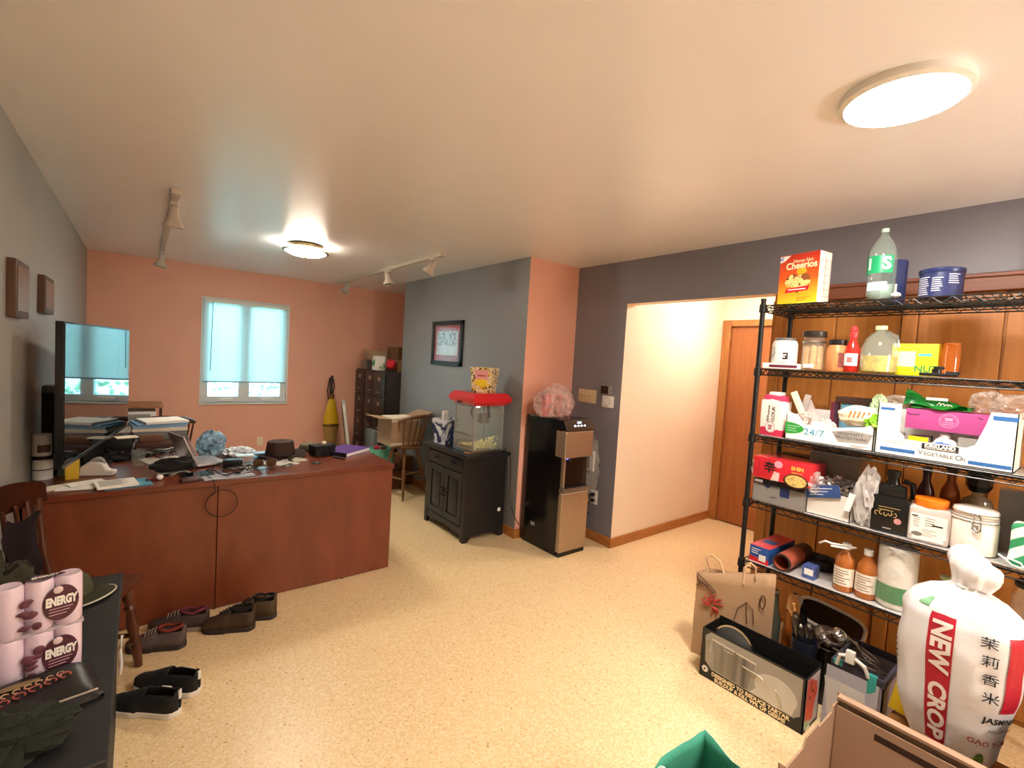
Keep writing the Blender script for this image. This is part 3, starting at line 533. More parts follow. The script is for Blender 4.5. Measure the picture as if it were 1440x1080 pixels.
finish(B().lathe([(0, 0), (.035, 0), (.037, .13), (.025, .15), (0, .15)], 22), 'body', WHT, jr); finish(B().lathe([(0, .15), (.028, .15), (.028, .18), (0, .18)], 22), 'cap', WHT, jr); finish(B().lathe([(.0378, .05), (.0378, .11)], 14, a0=R(150), a1=R(230)), 'label_band', INK, jr)
solo('plastic_jug', B().box(-.07, .07, -.06, .06, 0, .19, bev=.03), WHT, 'white jug with green print on top of the filing cabinets', 'jug', (2.44, 5.88, FT)); pj2 = bpy.data.objects['plastic_jug']
finish(B().ico((-.072, 0, .1), (.004, .035, .045), 2), 'leaf_print', GREEN, pj2)
solo('red_pouch', B().ico((0, 0, .07), (.06, .08, .075), 3, 2, .2, 2, flat=-.068), RED, 'red pouch at the right end on top of the cabinets', 'pouch', (2.52, 5.69, FT+.02))
lf = B(); random.seed(9)
for i in range(60):
    a = Vector((random.uniform(-.05, .08), random.uniform(-.22, .22), random.uniform(0, .09))); dd = Vector((random.uniform(-1, 1), random.uniform(-1, 1), random.uniform(-.3, 1))).normalized()*.03; s_ = dd.cross(Vector((0, 0, 1)))*.4
    lf.poly([a, a+dd*.5+s_, a+dd, a+dd*.5-s_], (0, 0, .001))
solo('leaf_spray', lf, M('leaf_green', '#7fae3a', .5), 'spray of bright green leaves on top of the filing cabinets', 'leaves', (2.43, 5.83, FT+.012))
# printer table and rear chair
ps = thing('printer_stand', 'brown board on a stand above the white printer in the back corner', 'stand', (0.0, 5.55, 0))
finish(B().box(-.19, .17, -.2, .2, .925, .945, bev=.003), 'top_board', wood('stand_board', '#8a5a34', '#9a6a42', .5), ps); finish(B().box(-.19, -.17, -.19, .19, 0, .925).box(.15, .17, -.01, .19, 0, .925).box(-.17, .15, -.19, .19, .62, .64), 'frame', DKWOOD, ps)
pr = thing('printer', 'white printer standing under the brown board in the back corner', 'printer', (-.02, 5.53, .641))
finish(B().box(-.13, .14, -.16, .16, 0, .25, bev=.012), 'body', M('printer_white', '#d8d6d0', .4), pr); finish(B().box(-.1, .1, -.164, -.158, .17, .225), 'control_panel', GREY, pr); finish(B().box(-.12, .13, -.163, -.158, .12, .128), 'paper_slot', INK, pr)
ch2 = thing('wooden_chair', 'dark wooden chair behind the desk return, only its top rail showing', 'chair', (.17, 5.25, 0), 0); windsor(ch2, .45, .21, .43, DKWOOD, .21)
solo('wall_outlet', B().box(-.035, .035, -.006, 0, -.057, .057, bev=.003).box(-.016, .016, -.008, -.006, .008, .04, bev=.002).box(-.016, .016, -.008, -.006, -.04, -.008, bev=.002), M('ivory_plastic', '#e9dcc0', .4), 'ivory wall outlet low on the salmon wall behind the desk', 'outlet', (1.21, YB, .33))
# plaques on the grey left wall
for nm, y, w_, z, h_, lb in (('a', 3.05, .30, 1.735, .25, 'larger dark wooden wall plaque nearest the camera on the grey left wall'), ('b', 3.84, .34, 1.765, .21, 'smaller dark wooden wall plaque farther back on the grey left wall')):
    pq = thing('wall_plaque', lb, 'plaque', (XL, y, z), 90, 'plaques on the left wall')
    finish(B().box(-w_/2, w_/2, -.03, 0, -h_/2, h_/2, bev=.003), 'board', wood('walnut_plaque', '#4a2f1c', '#5a3c26', .5), pq); finish(B().box(-w_/2+.02, w_/2-.02, -.0335, -.0302, -h_/2+.03, h_/2-.025), 'face_plate', M('bronze_plate', '#7d6048', .3, .4), pq)
# framed picture
fp = thing('picture_frame', 'black framed pink and white picture hanging on the blue wall', 'picture', (XP, 4.405, 1.695), -90)
w_, h_ = .63, .475; fr = B()
fr.box(-w_/2, w_/2, -.025, 0, h_/2-.045, h_/2).box(-w_/2, w_/2, -.025, 0, -h_/2, -h_/2+.045).box(-w_/2, -w_/2+.045, -.025, 0, -h_/2, h_/2).box(w_/2-.045, w_/2, -.025, 0, -h_/2, h_/2)
finish(fr, 'frame', BLK, fp, bevel=.003); finish(B().box(-w_/2+.04, w_/2-.04, -.01, -.002, -h_/2+.04, h_/2-.04), 'mat_board', M('crimson_mat', '#a8384a', .6), fp, smooth=0)
finish(B().box(-.22, .22, -.0115, -.0102, -.13, .125), 'print', M('pale_print', '#cfd3dc', .5, var=.15, vscale=8), fp, smooth=0)
sp_ = B(); random.seed(4)
for i in range(170):
    x, z = random.uniform(-.2, .2), random.uniform(-.03, .115); s_ = random.uniform(.004, .011); sp_.box(x-s_, x+s_, -.0125, -.0116, z-s_*.7, z+s_*.7)
finish(sp_, 'figures', M('print_figures', '#8d7f80', .5, var=.9, vscale=60), fp, smooth=0); finish(B().box(-.2, .2, -.0125, -.0116, -.125, -.118), 'caption_bar', WHT, fp, smooth=0)
finish(B().box(-w_/2+.043, w_/2-.043, -.0155, -.0145, -h_/2+.043, h_/2-.043), 'glass', thin('picture_glass', '#ffffff', .01), fp, smooth=0)
# ---------------------------------------------------------------- black cabinet and popcorn machine
BW = M('black_painted_wood', '#17161a', .4, bump=.04, bscale=30)
kb = thing('cabinet', 'black two door cabinet with a drawer holding the popcorn machine', 'cabinet', (2.335, 3.555, 0), -90)   # local x -> -Y, local y -> +X
w_, dp, H = .68, .42, .745
finish(B().box(-w_/2-.03, w_/2+.03, -dp/2-.025, dp/2+.02, H-.028, H, bev=.006).box(-w_/2-.015, w_/2+.015, -dp/2-.012, dp/2, H-.04, H-.028), 'top', BW, kb)
side = lambda x: [(x, -dp/2+.02, .05), (x, -dp/2+.06, .012), (x, -dp/2+.06, 0), (x, -dp/2+.02, 0)]
cs = B().box(-w_/2+.004, w_/2-.004, -dp/2+.02, dp/2-.002, .09, H-.042)
for sx in (-1, 1):
    x = sx*(w_/2-.011)
    cs.poly([(x-.011, -dp/2, 0), (x-.011, -dp/2+.045, 0), (x-.011, -dp/2+.09, .05), (x-.011, dp/2-.09, .05), (x-.011, dp/2-.05, 0), (x-.011, dp/2, 0), (x-.011, dp/2, H-.04), (x-.011, -dp/2, H-.04)], (.022, 0, 0))
cs.box(-w_/2+.022, -w_/2+.05, -dp/2, -dp/2+.03, 0, H-.04).box(w_/2-.05, w_/2-.022, -dp/2, -dp/2+.03, 0, H-.04)
cs.poly([(-w_/2+.05, -dp/2+.004, .05), (0, -dp/2+.004, .07), (w_/2-.05, -dp/2+.004, .05), (w_/2-.05, -dp/2+.004, .12), (-w_/2+.05, -dp/2+.004, .12)], (0, .02, 0))
finish(cs, 'case', BW, kb, bevel=.002)
dr = finish(B().box(-w_/2+.055, w_/2-.055, -dp/2-.002, -dp/2+.03, .585, .69, bev=.004), 'drawer', BW, kb)
for x in (-.14, .14): finish(B().lathe([(0, 0), (.008, 0), (.007, .012), (.015, .02), (.012, .028), (0, .03)], 16, mt=Matrix.Translation((x, -dp/2-.002, .64)) @ Matrix.Rotation(R(90), 4, 'X')), 'knob', BLKMETAL, dr)
for sx in (-1, 1):
    xa, xb = (-w_/2+.055, -.003) if sx < 0 else (.003, w_/2-.055); z0, z1 = .13, .572; D = B(); yf = -dp/2-.002
    D.box(xa, xb, yf, yf+.02, z0, z0+.055).box(xa, xb, yf, yf+.02, z1-.055, z1).box(xa, xa+.055, yf, yf+.02, z0+.055, z1-.055).box(xb-.055, xb, yf, yf+.02, z0+.055, z1-.055).box(xa+.05, xb-.05, yf+.01, yf+.018, z0+.05, z1-.05)
    D.box(xa+.07, xb-.07, yf+.004, yf+.012, z0+.07, z1-.07, bev=.003)
    do = finish(D, 'door', BW, kb, bevel=.002)
    finish(B().tube([(sx*.02, yf-.002, .33), (sx*.02, yf-.026, .335), (sx*.02, yf-.028, .36), (sx*.02, yf-.026, .385), (sx*.02, yf-.002, .39)], .006, 8).lathe([(0, 0), (.013, 0), (.012, .006), (0, .008)], 12, mt=Matrix.Translation((sx*.02, yf, .36)) @ Matrix.Rotation(R(90), 4, 'X')), 'handle', BLKMETAL, do)
finish(B().cyl((w_/2-.002, .155, .24), (w_/2+.003, .155, .24), .018).cyl((w_/2+.002, .155, .24), (w_/2+.004, .155, .24), .008), 'cam_cover', WHT, kb)
CT = H+.0005
pm = thing('popcorn_machine', 'tabletop popcorn machine with a red canopy and glass box on the black cabinet', 'popcorn machine', (2.345, 3.39, CT), -90)
hx, hy = .155, .155          # half width along Y, half depth along X
finish(B().box(-hx, hx, -hy, hy, 0, .028, bev=.004), 'base', STEEL, pm)
tp = B(); zs = [(.405, 0.0), (.44, .045), (.475, .045), (.515, .012)]
vs = [[tp.b.verts.new((sx*(hx+e), sy*(hy+e), z)) for sx, sy in ((-1, -1), (1, -1), (1, 1), (-1, 1))] for z, e in zs]
for a, d in zip(vs, vs[1:]):
    for i in range(4): tp.b.faces.new((a[i], a[(i+1) % 4], d[(i+1) % 4], d[i]))
tp.b.faces.new(vs[0][::-1]); tp.b.faces.new(vs[-1]); cn = finish(tp, 'canopy', M('red_enamel', '#d3242c', .25, coat=.5), pm, bevel=.004, smooth=0)
for x in (-.06, -.02): finish(B().box(x-.012, x+.012, -hy-.034, -hy-.026, .418, .432, mt=Matrix.Translation((0, 0, 0))), 'switch', BLK, cn)
ps_ = B()
for sx in (-1, 1):
    for sy in (-1, 1): finish(B().box(sx*hx-.013 if sx > 0 else -hx, sx*hx if sx > 0 else -hx+.013, sy*hy-.013 if sy > 0 else -hy, sy*hy if sy > 0 else -hy+.013, .028, .405), 'corner_post', M('brushed_aluminium', '#a5a5a6', .4, .5), pm)
for a_ in (-hy, hy-.007): finish(B().box(-hx+.007, hx-.007, a_, a_+.007, .395, .405), 'top_rail', M('brushed_aluminium'), pm)
for nm, bxx in (('glass_panel', (-hx+.007, hx-.007, -hy+.002, -hy+.004)), ('glass_panel', (-hx+.007, hx-.007, hy-.004, hy-.002)), ('glass_panel', (-hx+.002, -hx+.004, -hy+.007, hy-.007)), ('glass_panel', (hx-.004, hx-.002, -hy+.007, hy-.007))): finish(B().box(*bxx, .03, .395), nm, GLASS, pm, smooth=0)
finish(B().box(-hx+.012, hx-.012, -hy-.004, -hy-.001, .15, .158).box(-hx+.012, hx-.012, -hy-.003, -hy-.001, .05, .06), 'door_rail', STEEL, pm)
kt = finish(B().lathe([(0, .0), (.05, .0), (.058, .02), (.058, .075), (.05, .08), (.05, .03), (0, .02)], 28, c=(.05, .01, .25)), 'kettle', M('kettle_steel', '#7d7a77', .3, .7), pm)
finish(B().tube([(.05, .01, .4), (.05, .01, .35)], .006, 8).tube([(.0, .01, .33), (.1, .01, .33)], .005).tube([(-.03, -.04, .4), (-.06, -.05, .33), (-.05, -.03, .28), (0, 0, .29)], .009).tube([(.1, .02, .4), (.115, .03, .3)], .016), 'kettle_bracket', M('kettle_bracket_steel', '#4a4848', .4, .5), kt)
finish(B().cyl((-.03, 0, .40), (-.03, 0, .375), .02), 'warming_lamp', M('popcorn_lamp', '#fff4dc', .4, emit='#ffe9c0', es=3), pm)
pk = B(); random.seed(21)
for i in range(260):
    x = random.uniform(-.14, .14); y = random.uniform(-.14, .14); hh = .015+.085*max(0, min(1, (x+.1)/.2))*max(0.2, min(1, (y+.2)/.25)); z = .032+random.uniform(0, hh); r_ = random.uniform(.007, .012)
    pk.ico((x, y, z), (r_, r_, r_), 1, i, .35, 1.5)
o = finish(pk, 'popcorn', M('popcorn', '#f0e2a8', .8, var=.2, vscale=60), pm); o['kind'] = 'stuff'
def bucket(label, loc, rz, w0, w1, h, mat, name='popcorn_bucket', cat='bucket', sc_=True):
    t = thing(name, label, cat, loc, rz); b = B(); n = 4
    a = [b.b.verts.new((sx*w0/2, sy*w0/2, 0)) for sx, sy in ((-1, -1), (1, -1), (1, 1), (-1, 1))]; d = [b.b.verts.new((sx*w1/2, sy*w1/2, h)) for sx, sy in ((-1, -1), (1, -1), (1, 1), (-1, 1))]
    e = [b.b.verts.new((sx*(w1/2-.004), sy*(w1/2-.004), h)) for sx, sy in ((-1, -1), (1, -1), (1, 1), (-1, 1))]; g = [b.b.verts.new((sx*(w0/2-.004), sy*(w0/2-.004), .004)) for sx, sy in ((-1, -1), (1, -1), (1, 1), (-1, 1))]
    for p_, q_ in ((a, d), (d, e), (e, g)):
        for i in range(4): b.b.faces.new((p_[i], p_[(i+1) % 4], q_[(i+1) % 4], q_[i]))
    b.b.faces.new(a[::-1]); b.b.faces.new(g); finish(b, 'body', mat, t, smooth=0); return t
def popc_mat():
    m = M('popcorn_print', '#e8d9a8', .5); nt = m.node_tree; L = nt.links.new; tc = nt.nodes.new('ShaderNodeTexCoord'); v = nt.nodes.new('ShaderNodeTexVoronoi'); v.inputs['Scale'].default_value = 75
    r = nt.nodes.new('ShaderNodeValToRGB'); r.color_ramp.interpolation = 'CONSTANT'; e = r.color_ramp.elements; e[0].color = (*lin('#efe3c4'), 1); e[0].position = 0; e[1].position = .42; e[1].color = (*lin('#e0b82c'), 1)
    for ps, cl in ((.58, '#2c221c'), (.7, '#d8c79a'), (.86, '#8c2a38')): q = e.new(ps); q.color = (*lin(cl), 1)
    L(tc.outputs['Object'], v.inputs['Vector']); L(v.outputs['Color'], r.inputs['Fac']); L(r.outputs[0], nt.nodes['Principled BSDF'].inputs['Base Color']); return m
pbk = bucket('square popcorn bucket standing on the red popcorn machine canopy', (2.36, 3.36, CT+.5155), -52, .165, .205, .215, popc_mat())
q0, q1 = .0825, .1025; tilt = math.degrees(math.atan2(q1-q0, .215))
def on_bucket(nm, mat, pts, off): return finish(B().poly([(p[0], -(q0+(q1-q0)*p[1]/.215)-off, p[1]) for p in pts], (0, -.0008, 0)), nm, mat, pbk, smooth=0)
on_bucket('pink_panel', M('pink_print', '#e7a6a4', .5), [(-.055, .105), (.055, .105), (.06, .195), (-.06, .195)], .0005); on_bucket('yellow_burst', M('bright_yellow', '#f2d630', .5), [(.07*math.cos(R(a))*(1 if i % 2 else .7), .085+.04*math.sin(R(a))*(1 if i % 2 else .7)) for i, a in enumerate(range(0, 360, 15))], .0013)
on_bucket('red_print', M('popcorn_red', '#b32a35', .5), [(-.035, .14), (.035, .14), (.035, .15), (-.035, .15)], .0021)
def navy_mat():
    m = M('navy_cloud_print', '#e5e6ea', .4); nt = m.node_tree; L = nt.links.new; tc = nt.nodes.new('ShaderNodeTexCoord'); n = nt.nodes.new('ShaderNodeTexNoise'); n.inputs['Scale'].default_value = 9; n.inputs['Distortion'].default_value = 1
    r = nt.nodes.new('ShaderNodeValToRGB'); r.color_ramp.elements[0].position = .44; r.color_ramp.elements[0].color = (*lin('#26305a'), 1); r.color_ramp.elements[1].position = .52; r.color_ramp.elements[1].color = (*lin('#dfe3ea'), 1)
    L(tc.outputs['Object'], n.inputs['Vector']); L(n.outputs['Fac'], r.inputs['Fac']); L(r.outputs[0], nt.nodes['Principled BSDF'].inputs['Base Color']); return m
pb2 = bucket('navy and white patterned bucket left of the popcorn machine', (2.235, 3.775, CT), -78, .135, .175, .23, navy_mat(), 'paper_bucket')
finish(B().box(-.02, .0, -.03, .03, .06, .3, bev=.002), 'paper_scoop', PAPER, pb2); finish(B().box(-.08, .08, -.08, .08, .215, .223), 'lid', thin('cup_lid_clear', '#f0f4f8', .35), pb2)
solo('popcorn_kernel', B().ico((0, 0, .008), (.012, .01, .008), 2, 3, .4, 2).ico((.024, -.01, .007), (.009, .009, .007), 2, 5, .4, 2), M('caramel_popcorn', '#c98a4a', .6), 'spilled caramel popcorn pieces at the cabinet front edge', 'popcorn', (2.155, 3.285, CT))
pcd = solo('power_cord', B().tube([(2.53, 3.25, CT+.03), (2.565, 3.19, .70), (2.568, 3.18, .55), (2.570, 3.175, .36), (2.567, 3.15, .27), (2.575, 3.08, .18), (2.60, 3.06, .13)], .004, 6), BLK, 'black power cord running down behind the black cabinet', 'cord')
pcd.parent = pm; pcd.matrix_parent_inverse = Matrix.Identity(4)
_m = (Matrix.Translation((2.345, 3.39, CT)) @ Matrix.Rotation(R(-90), 4, 'Z')).inverted(); pcd.data.transform(_m)
for k_ in ('label', 'category'): del pcd[k_]
# ---------------------------------------------------------------- water cooler
SS = M('brushed_stainless', '#ab9780', .32, .65, var=.05, vscale=4, stretch=(40, 40, .5))
wc = thing('water_cooler', 'tall black and stainless steel bottom loading water dispenser by the salmon pillar', 'water dispenser', (2.785, 2.84, 0))
hw, y0, y1 = .158, -.24, .235
GB = M('gloss_black_plastic', '#0d0d0f', .18)
finish(B().box(-hw, hw, y0+.03, y1, .012, 1.10, bev=.012).box(-hw+.01, hw-.01, y0, y1-.02, 0, .03), 'cabinet', GB, wc)
finish(B().box(-hw+.004, hw-.004, y0-.012, y0+.04, .035, .52, bev=.018, seg=3), 'lower_door', SS, wc)
finish(B().box(-hw+.002, hw-.002, y0-.016, y0+.1, .525, .558, bev=.008), 'drip_tray', M('tray_steel', '#8f8f92', .3, .9), wc); finish(B().box(-hw+.03, hw-.03, y0-.005, y0+.07, .558, .562), 'tray_grille', BLK, wc)
finish(B().box(-hw+.012, hw-.012, y0+.05, y0+.06, .562, .80).box(-hw+.012, -hw+.03, y0+.0, y0+.06, .562, .8), 'recess', SS, wc)
finish(B().box(-hw-.003, hw+.003, y0-.02, y0+.10, .80, 1.02, bev=.02, seg=3), 'dispenser_head', SS, wc)
finish(B().poly([(-hw-.002, y0-.024, 1.02), (-hw-.002, y0+.02, 1.105), (-hw-.002, y0+.17, 1.105), (-hw-.002, y0+.17, 1.02)], (2*hw+.004, 0, 0)), 'control_panel', GB, wc, bevel=.004)
bt = B()
for i in range(4): bt.cyl((-.055+.037*i, y0-.002, 1.06), (-.055+.037*i, y0-.008, 1.055), .008, seg=12)
finish(bt, 'buttons', M('button_glow', '#ffffff', .4, emit='#e8f2ff', es=1.5), wc); finish(B().box(-.02, .02, y0+.0, y0+.004, 1.078, 1.09), 'display', M('display_glow', '#dfe8f5', .4, emit='#dfe8ff', es=1.2), wc)
for x in (-.05, .05): finish(B().cyl((x, y0+.03, .80), (x, y0+.03, .765), .012), 'spout', BLK, wc)
finish(B().cyl((-.1, y0+.03, .80), (-.1, y0+.03, .79), .02), 'night_light', M('blue_led', '#5a6cff', .4, emit='#4a58ff', es=2.5), wc)
finish(B().box(-hw-.003, -hw+.002, .05, .1, .17, .2, bev=.002), 'side_clip', M('grey_clip', '#9a9a9a', .5), wc)
pkg = thing('cup_bag', 'clear plastic bag of red and white cups on top of the water dispenser', 'bag', (2.70, 2.82, 1.101))
PNK = M('pink_white_print', '#e3a29a', .35, var=.85, vscale=22)
for i, (x, y) in enumerate(((-.11, 0), (-.035, .02), (.04, 0), (.11, .015))):
    finish(B().lathe([(0, 0), (.034, 0), (.046, .17), (.048, .175), (.04, .175), (0, .17)], 22, c=(x*.9, y, .02)), 'cups', PNK if i % 2 else M('red_white_cup', '#b0444a', .4, var=.7, vscale=18), pkg)
finish(B().ico((0, .0, .115), (.185, .11, .125), 4, 6, .3, 2.4, flat=-.112, ridge=True), 'bag', thin('pink_clear_plastic', '#f3dcd6', .28, .1), pkg, smooth=25)
finish(B().ico((.03, .0, .225), (.10, .06, .05), 3, 9, .5, 2.6, ridge=True), 'bag_top', thin('pink_clear_plastic'), pkg, smooth=25)
# wall devices on the purple grey wall: local -Y faces -X
sw = thing('switch_plate', 'wide beige switch plate with four toggles above the dispenser', 'light switch', (XR, 2.895, 1.27), -90)
BEI = M('beige_plate', '#d8c39a', .45); finish(B().box(-.105, .105, -.007, 0, -.06, .06, bev=.003), 'plate', BEI, sw)
for i in range(4): finish(B().box(-.005, .005, -.016, -.006, -.008, .012, mt=Matrix.Translation((-.069+.046*i, 0, 0)), bev=.002), 'toggle', M('toggle_tan', '#c2a878', .4), sw)
th = thing('wall_sensor', 'small black and grey sensor on the wall above the round thermostat', 'sensor', (XR, 2.672, 1.345), -90)
finish(B().box(-.058, .058, -.025, 0, -.042, .042, bev=.006), 'housing', M('sensor_grey', '#8f8d8a', .4), th); finish(B().box(-.05, .032, -.0262, -.0245, -.034, .034), 'screen', GB, th)
t2 = thing('thermostat', 'white square thermostat with a round dial below the black sensor', 'thermostat', (XR, 2.648, 1.245), -90)
finish(B().box(-.06, .06, -.02, 0, -.05, .05, bev=.005), 'body', WHT, t2); finish(B().lathe([(0, 0), (.036, 0), (.034, .012), (0, .014)], 32, mt=Matrix.Translation((-.01, -.02, 0)) @ Matrix.Rotation(R(90), 4, 'X')), 'dial', M('dial_white', '#dedcd8', .35), t2)
finish(B().lathe([(.0365, 0), (.039, 0), (.039, .003), (.0365, .003)], 32, mt=Matrix.Translation((-.01, -.02, 0)) @ Matrix.Rotation(R(90), 4, 'X')), 'dial_ring', GREY, t2)
sg = thing('wall_box', 'narrow white wall box over the bare plaster patch', 'wall box', (XR-.001, 2.80, .70), -90); finish(B().box(-.045, .045, -.02, 0, -.09, .09, bev=.004), 'box', M('white_box_plastic', '#dcd9d4', .4), sg); finish(B().box(-.02, .0, -.0215, -.0195, -.07, .07), 'slot', M('slot_grey', '#8f8c88', .5), sg)
wo = thing('wall_outlet', 'white outlet with two black plugs beside the water dispenser', 'outlet', (XR, 2.735, .385), -90)
finish(B().box(-.04, .04, -.006, 0, -.062, .062, bev=.003), 'plate', WHT, wo)
for z in (.026, -.026): finish(B().box(-.016, .016, -.035, -.006, z-.012, z+.012, bev=.005), 'plug', BLK, wo)
solo('appliance_cords', B().tube([(3.145, 2.735, .411), (3.12, 2.78, .40), (3.08, 2.84, .36), (3.05, 2.9, .25), (3.0, 3.0, .05)], .006, 8).tube([(3.145, 2.735, .359), (3.11, 2.75, .33), (3.06, 2.82, .30), (3.08, 2.76, .27), (3.11, 2.72, .26), (3.05, 2.86, .2), (3.0, 2.98, .06)], .006, 8), BLK, 'black appliance cords curling down from the outlet by the dispenser', 'cords')

# ---------------------------------------------------------------- near left: bench, paper rolls, chair, shoes
BT = .62
bn = thing('bench', 'long matte black table in the near left corner', 'table', (0, 0, 0))
BB = M('matte_black_top', '#1b1b1c', .6)
finish(B().box(-.445, -.042, 1.30, 2.36, BT-.03, BT), 'top', BB, bn, bevel=.004); finish(B().box(-.435, -.055, 1.325, 1.345, 0, BT-.03).box(-.435, -.055, 2.32, 2.34, 0, BT-.03).box(-.435, -.42, 1.345, 2.32, 0, BT-.03).box(-.07, -.055, 1.345, 2.32, 0, BT-.03), 'body', BB, bn)
tpk = thing('paper_roll_pack', 'plastic wrapped pack of white paper rolls reading ENERGY on the black table', 'paper rolls', (-.118, 1.735, BT), 14)
WRAP = M('lilac_wrap', '#dcc8d6', .3); LOGO = M('maroon_logo', '#4a1c2c', .45)
rr, rh = .029, .138
for row in range(2):
    for k in range(5):
        finish(B().lathe([(0, 0), (rr*.8, 0), (rr, .01), (rr*1.02, rh*.5), (rr, rh-.01), (rr*.85, rh-.002), (rr*.3, rh-.008), (0, rh-.008)], 24, c=(-rr-2*rr*k*.98, 0, .001+row*(rh+.002))), 'roll', WRAP, tpk)
for row in range(2):
    z = row*(rh+.002)+rh*.5; cx = -.060
    for nm, mat, pts in (('logo_oval', LOGO, ell(cx+.012, z+.002, .036, .048)), ):
        b = B(); pp = []
        finish(B().poly([(p[0], -rr-.0045+.003*abs(p[0]-cx)/.04, p[1]) for p in pts], (0, .0015, 0)), nm, mat, tpk, smooth=0)
    b = B(); random.seed(row)
    for i in range(9): b.ico((cx-.04+random.uniform(-.02, .014), -rr-.002, z+random.uniform(-.045, .03)), (random.uniform(.007, .013), .0016, random.uniform(.006, .012)), 2, i, .3, 2)
    finish(b, 'berry_print', M('berry_print', '#63323f', .5, var=.4, vscale=50), tpk)
    text('ENERGY', .021, WHT, tpk, (cx+.012, -rr-.0058, z+.008), bold=.0012, sx=.78, sy=1.5); finish(B().ico((cx+.006, -rr-.0045, z+.039), (.010, .002, .010), 2), 'emblem', M('emblem_white', '#d9c4c8', .4), tpk)
    for j in range(3): finish(B().box(cx-.012, cx+.035-.006*j, -rr-.0058, -rr-.0048, z-.012-.008*j, z-.010-.008*j), 'small_print', M('pink_print_line', '#c8a0aa', .5), tpk, smooth=0)
finish(B().poly([(cx-.035+p[0]*0, 0, 0) for p in [(0, 0)]*0] or [(p[0]-.075, p[1]*.6, 2*rh+.0035) for p in ell(0, 0, .04, .022)], (0, 0, .001)), 'top_logo', LOGO, tpk, smooth=0); text('ENERGY', .014, WHT, tpk, (-.075, 0, 2*rh+.0052), (0, 0, 0), bold=.0006)
finish(B().box(-10*rr*.98-.001, .001, -rr*.75, rr*.75, rh-.004, rh+.006, bev=.003), 'wrap_seam', thin('roll_wrap_film', '#efe2ea', .4), tpk)
pch = thing('black_pouch', 'flat black zip bag with gold and red lettering in front of the paper roll pack', 'bag', (-.185, 1.60, BT+.001), 12)
BAGM = M('black_satin', '#131214', .4)
def padf(u, v):
    x = (u-.5)*.22; y = (v-.5)*.17; e = (1-(2*u-1)**6)*(1-(2*v-1)**6); return (x, y, .006+.05*e*(.35+.65*v))
finish(B().grid(padf, 16, 14).poly([(-.11, -.085, 0), (.11, -.085, 0), (.11, .085, 0), (-.11, .085, 0)], (0, 0, .006)), 'body', BAGM, pch)
zt = lambda x, y: padf(x/.22+.5, y/.17+.5)[2]+.002
sq = B()
for k in range(5): sq.tube([(-.065+.028*k+.011*math.cos(R(a)), -.012+.006*k+.011*math.sin(R(a)), zt(-.065+.028*k, -.012+.006*k)) for a in range(-40, 290, 22)], .0022, 5)
finish(sq, 'red_lettering', M('copper_red_print', '#a8574c', .4), pch); sq = B()
for k in range(6): sq.tube([(-.06+.02*k+.007*math.cos(R(a)), .008+.003*k+.009*math.sin(R(a)), zt(-.06+.02*k, .008)+.001) for a in range(30, 300, 27)], .0018, 5)
finish(sq, 'gold_lettering', M('gold_print', '#d8b088', .35, .3), pch); finish(B().ico((-.04, .03, zt(-.04, .03)), (.045, .012, .0025), 2), 'gold_emblem', M('dull_gold', '#8f7a52', .4, .3), pch)
finish(B().tube([(-.095, -.075, zt(-.095, -.075)+.003), (0, -.07, zt(0, -.07)+.002), (.1, -.066, zt(.1, -.066)+.003)], .003, 6), 'zipper', M('zip_silver', '#b9b4aa', .3, .8), pch)
DKCL = M('dark_green_cloth', '#1d2218', .9, bump=.3, bscale=80)
solo('dark_cloth', B().ico((0, 0, .035), (.14, .10, .045), 4, 17, .5, 2, flat=-.034, ridge=True), DKCL, 'dark green bundle of cloth at the near end of the black table', 'cloth', (-.27, 1.43, BT), 0, smooth=40)
cp2 = thing('cap', 'olive green cap with a pale brim edge behind the paper roll pack', 'cap', (-.20, 2.23, BT), 55)
finish(B().lathe([(.078, 0), (.08, .02), (.066, .06), (.035, .078), (0, .082)], 30), 'crown', M('olive_cap', '#45462f', .85, bump=.2, bscale=150), cp2)
finish(B().grid(lambda u, v: (.08*math.sin(PI*(v-.5)*.95)*(1+.1*u), -.065-.085*u*math.cos(PI*(v-.5)*.85), .012-.008*u+.01*math.cos(PI*(v-.5))*u), 8, 16, .004), 'visor', M('olive_visor', '#55563e', .8), cp2); finish(B().tube([(.088*math.sin(PI*(v/16-.5)*.95), -.065-.086*math.cos(PI*(v/16-.5)*.85), .004+.01*math.cos(PI*(v/16-.5))) for v in range(17)], .003, 6), 'brim_edge', M('pale_piping', '#c9c4b0', .6), cp2)
solo('jacket', B().ico((0, 0, .11), (.085, .10, .125), 4, 23, .45, 1.8, flat=-.108, ridge=True), M('brown_green_cloth', '#33301f', .9, var=.3, vscale=10, bump=.3, bscale=60), 'rumpled dark brown jacket heaped behind the olive cap', 'jacket', (-.335, 2.04, BT), 0, smooth=40)
wch = thing('wooden_chair', 'dark reddish wooden chair against the left end of the desk', 'chair', (-.21, 2.63, 0), 68)
CW = wood('reddish_chair_wood', '#4a2414', '#5c301c', .3, (3, 3, 1))
finish(B().box(-.19, .19, -.18, .19, .42, .45, bev=.012), 'seat', CW, wch)
for sx, sy in ((-1, -1), (1, -1), (-1, 1), (1, 1)):
    p = lambda t: (sx*(.14+.045*t), sy*(.13+.04*t), .43*(1-t)); ts = (0, .12, .2, .26, .3, .34, .5, .64, .68, .72, .76, .88, 1)
    finish(B().tube([p(t) for t in ts], [.016, .02, .022, .015, .022, .016, .025, .018, .024, .017, .023, .018, .015], 12), 'leg', CW, wch)
finish(B().cyl((-.17, -.155, .16), (-.17, .155, .16), .011).cyl((.17, -.155, .16), (.17, .155, .16), .011).cyl((-.17, 0, .16), (.17, 0, .16), .011), 'stretcher', CW, wch)
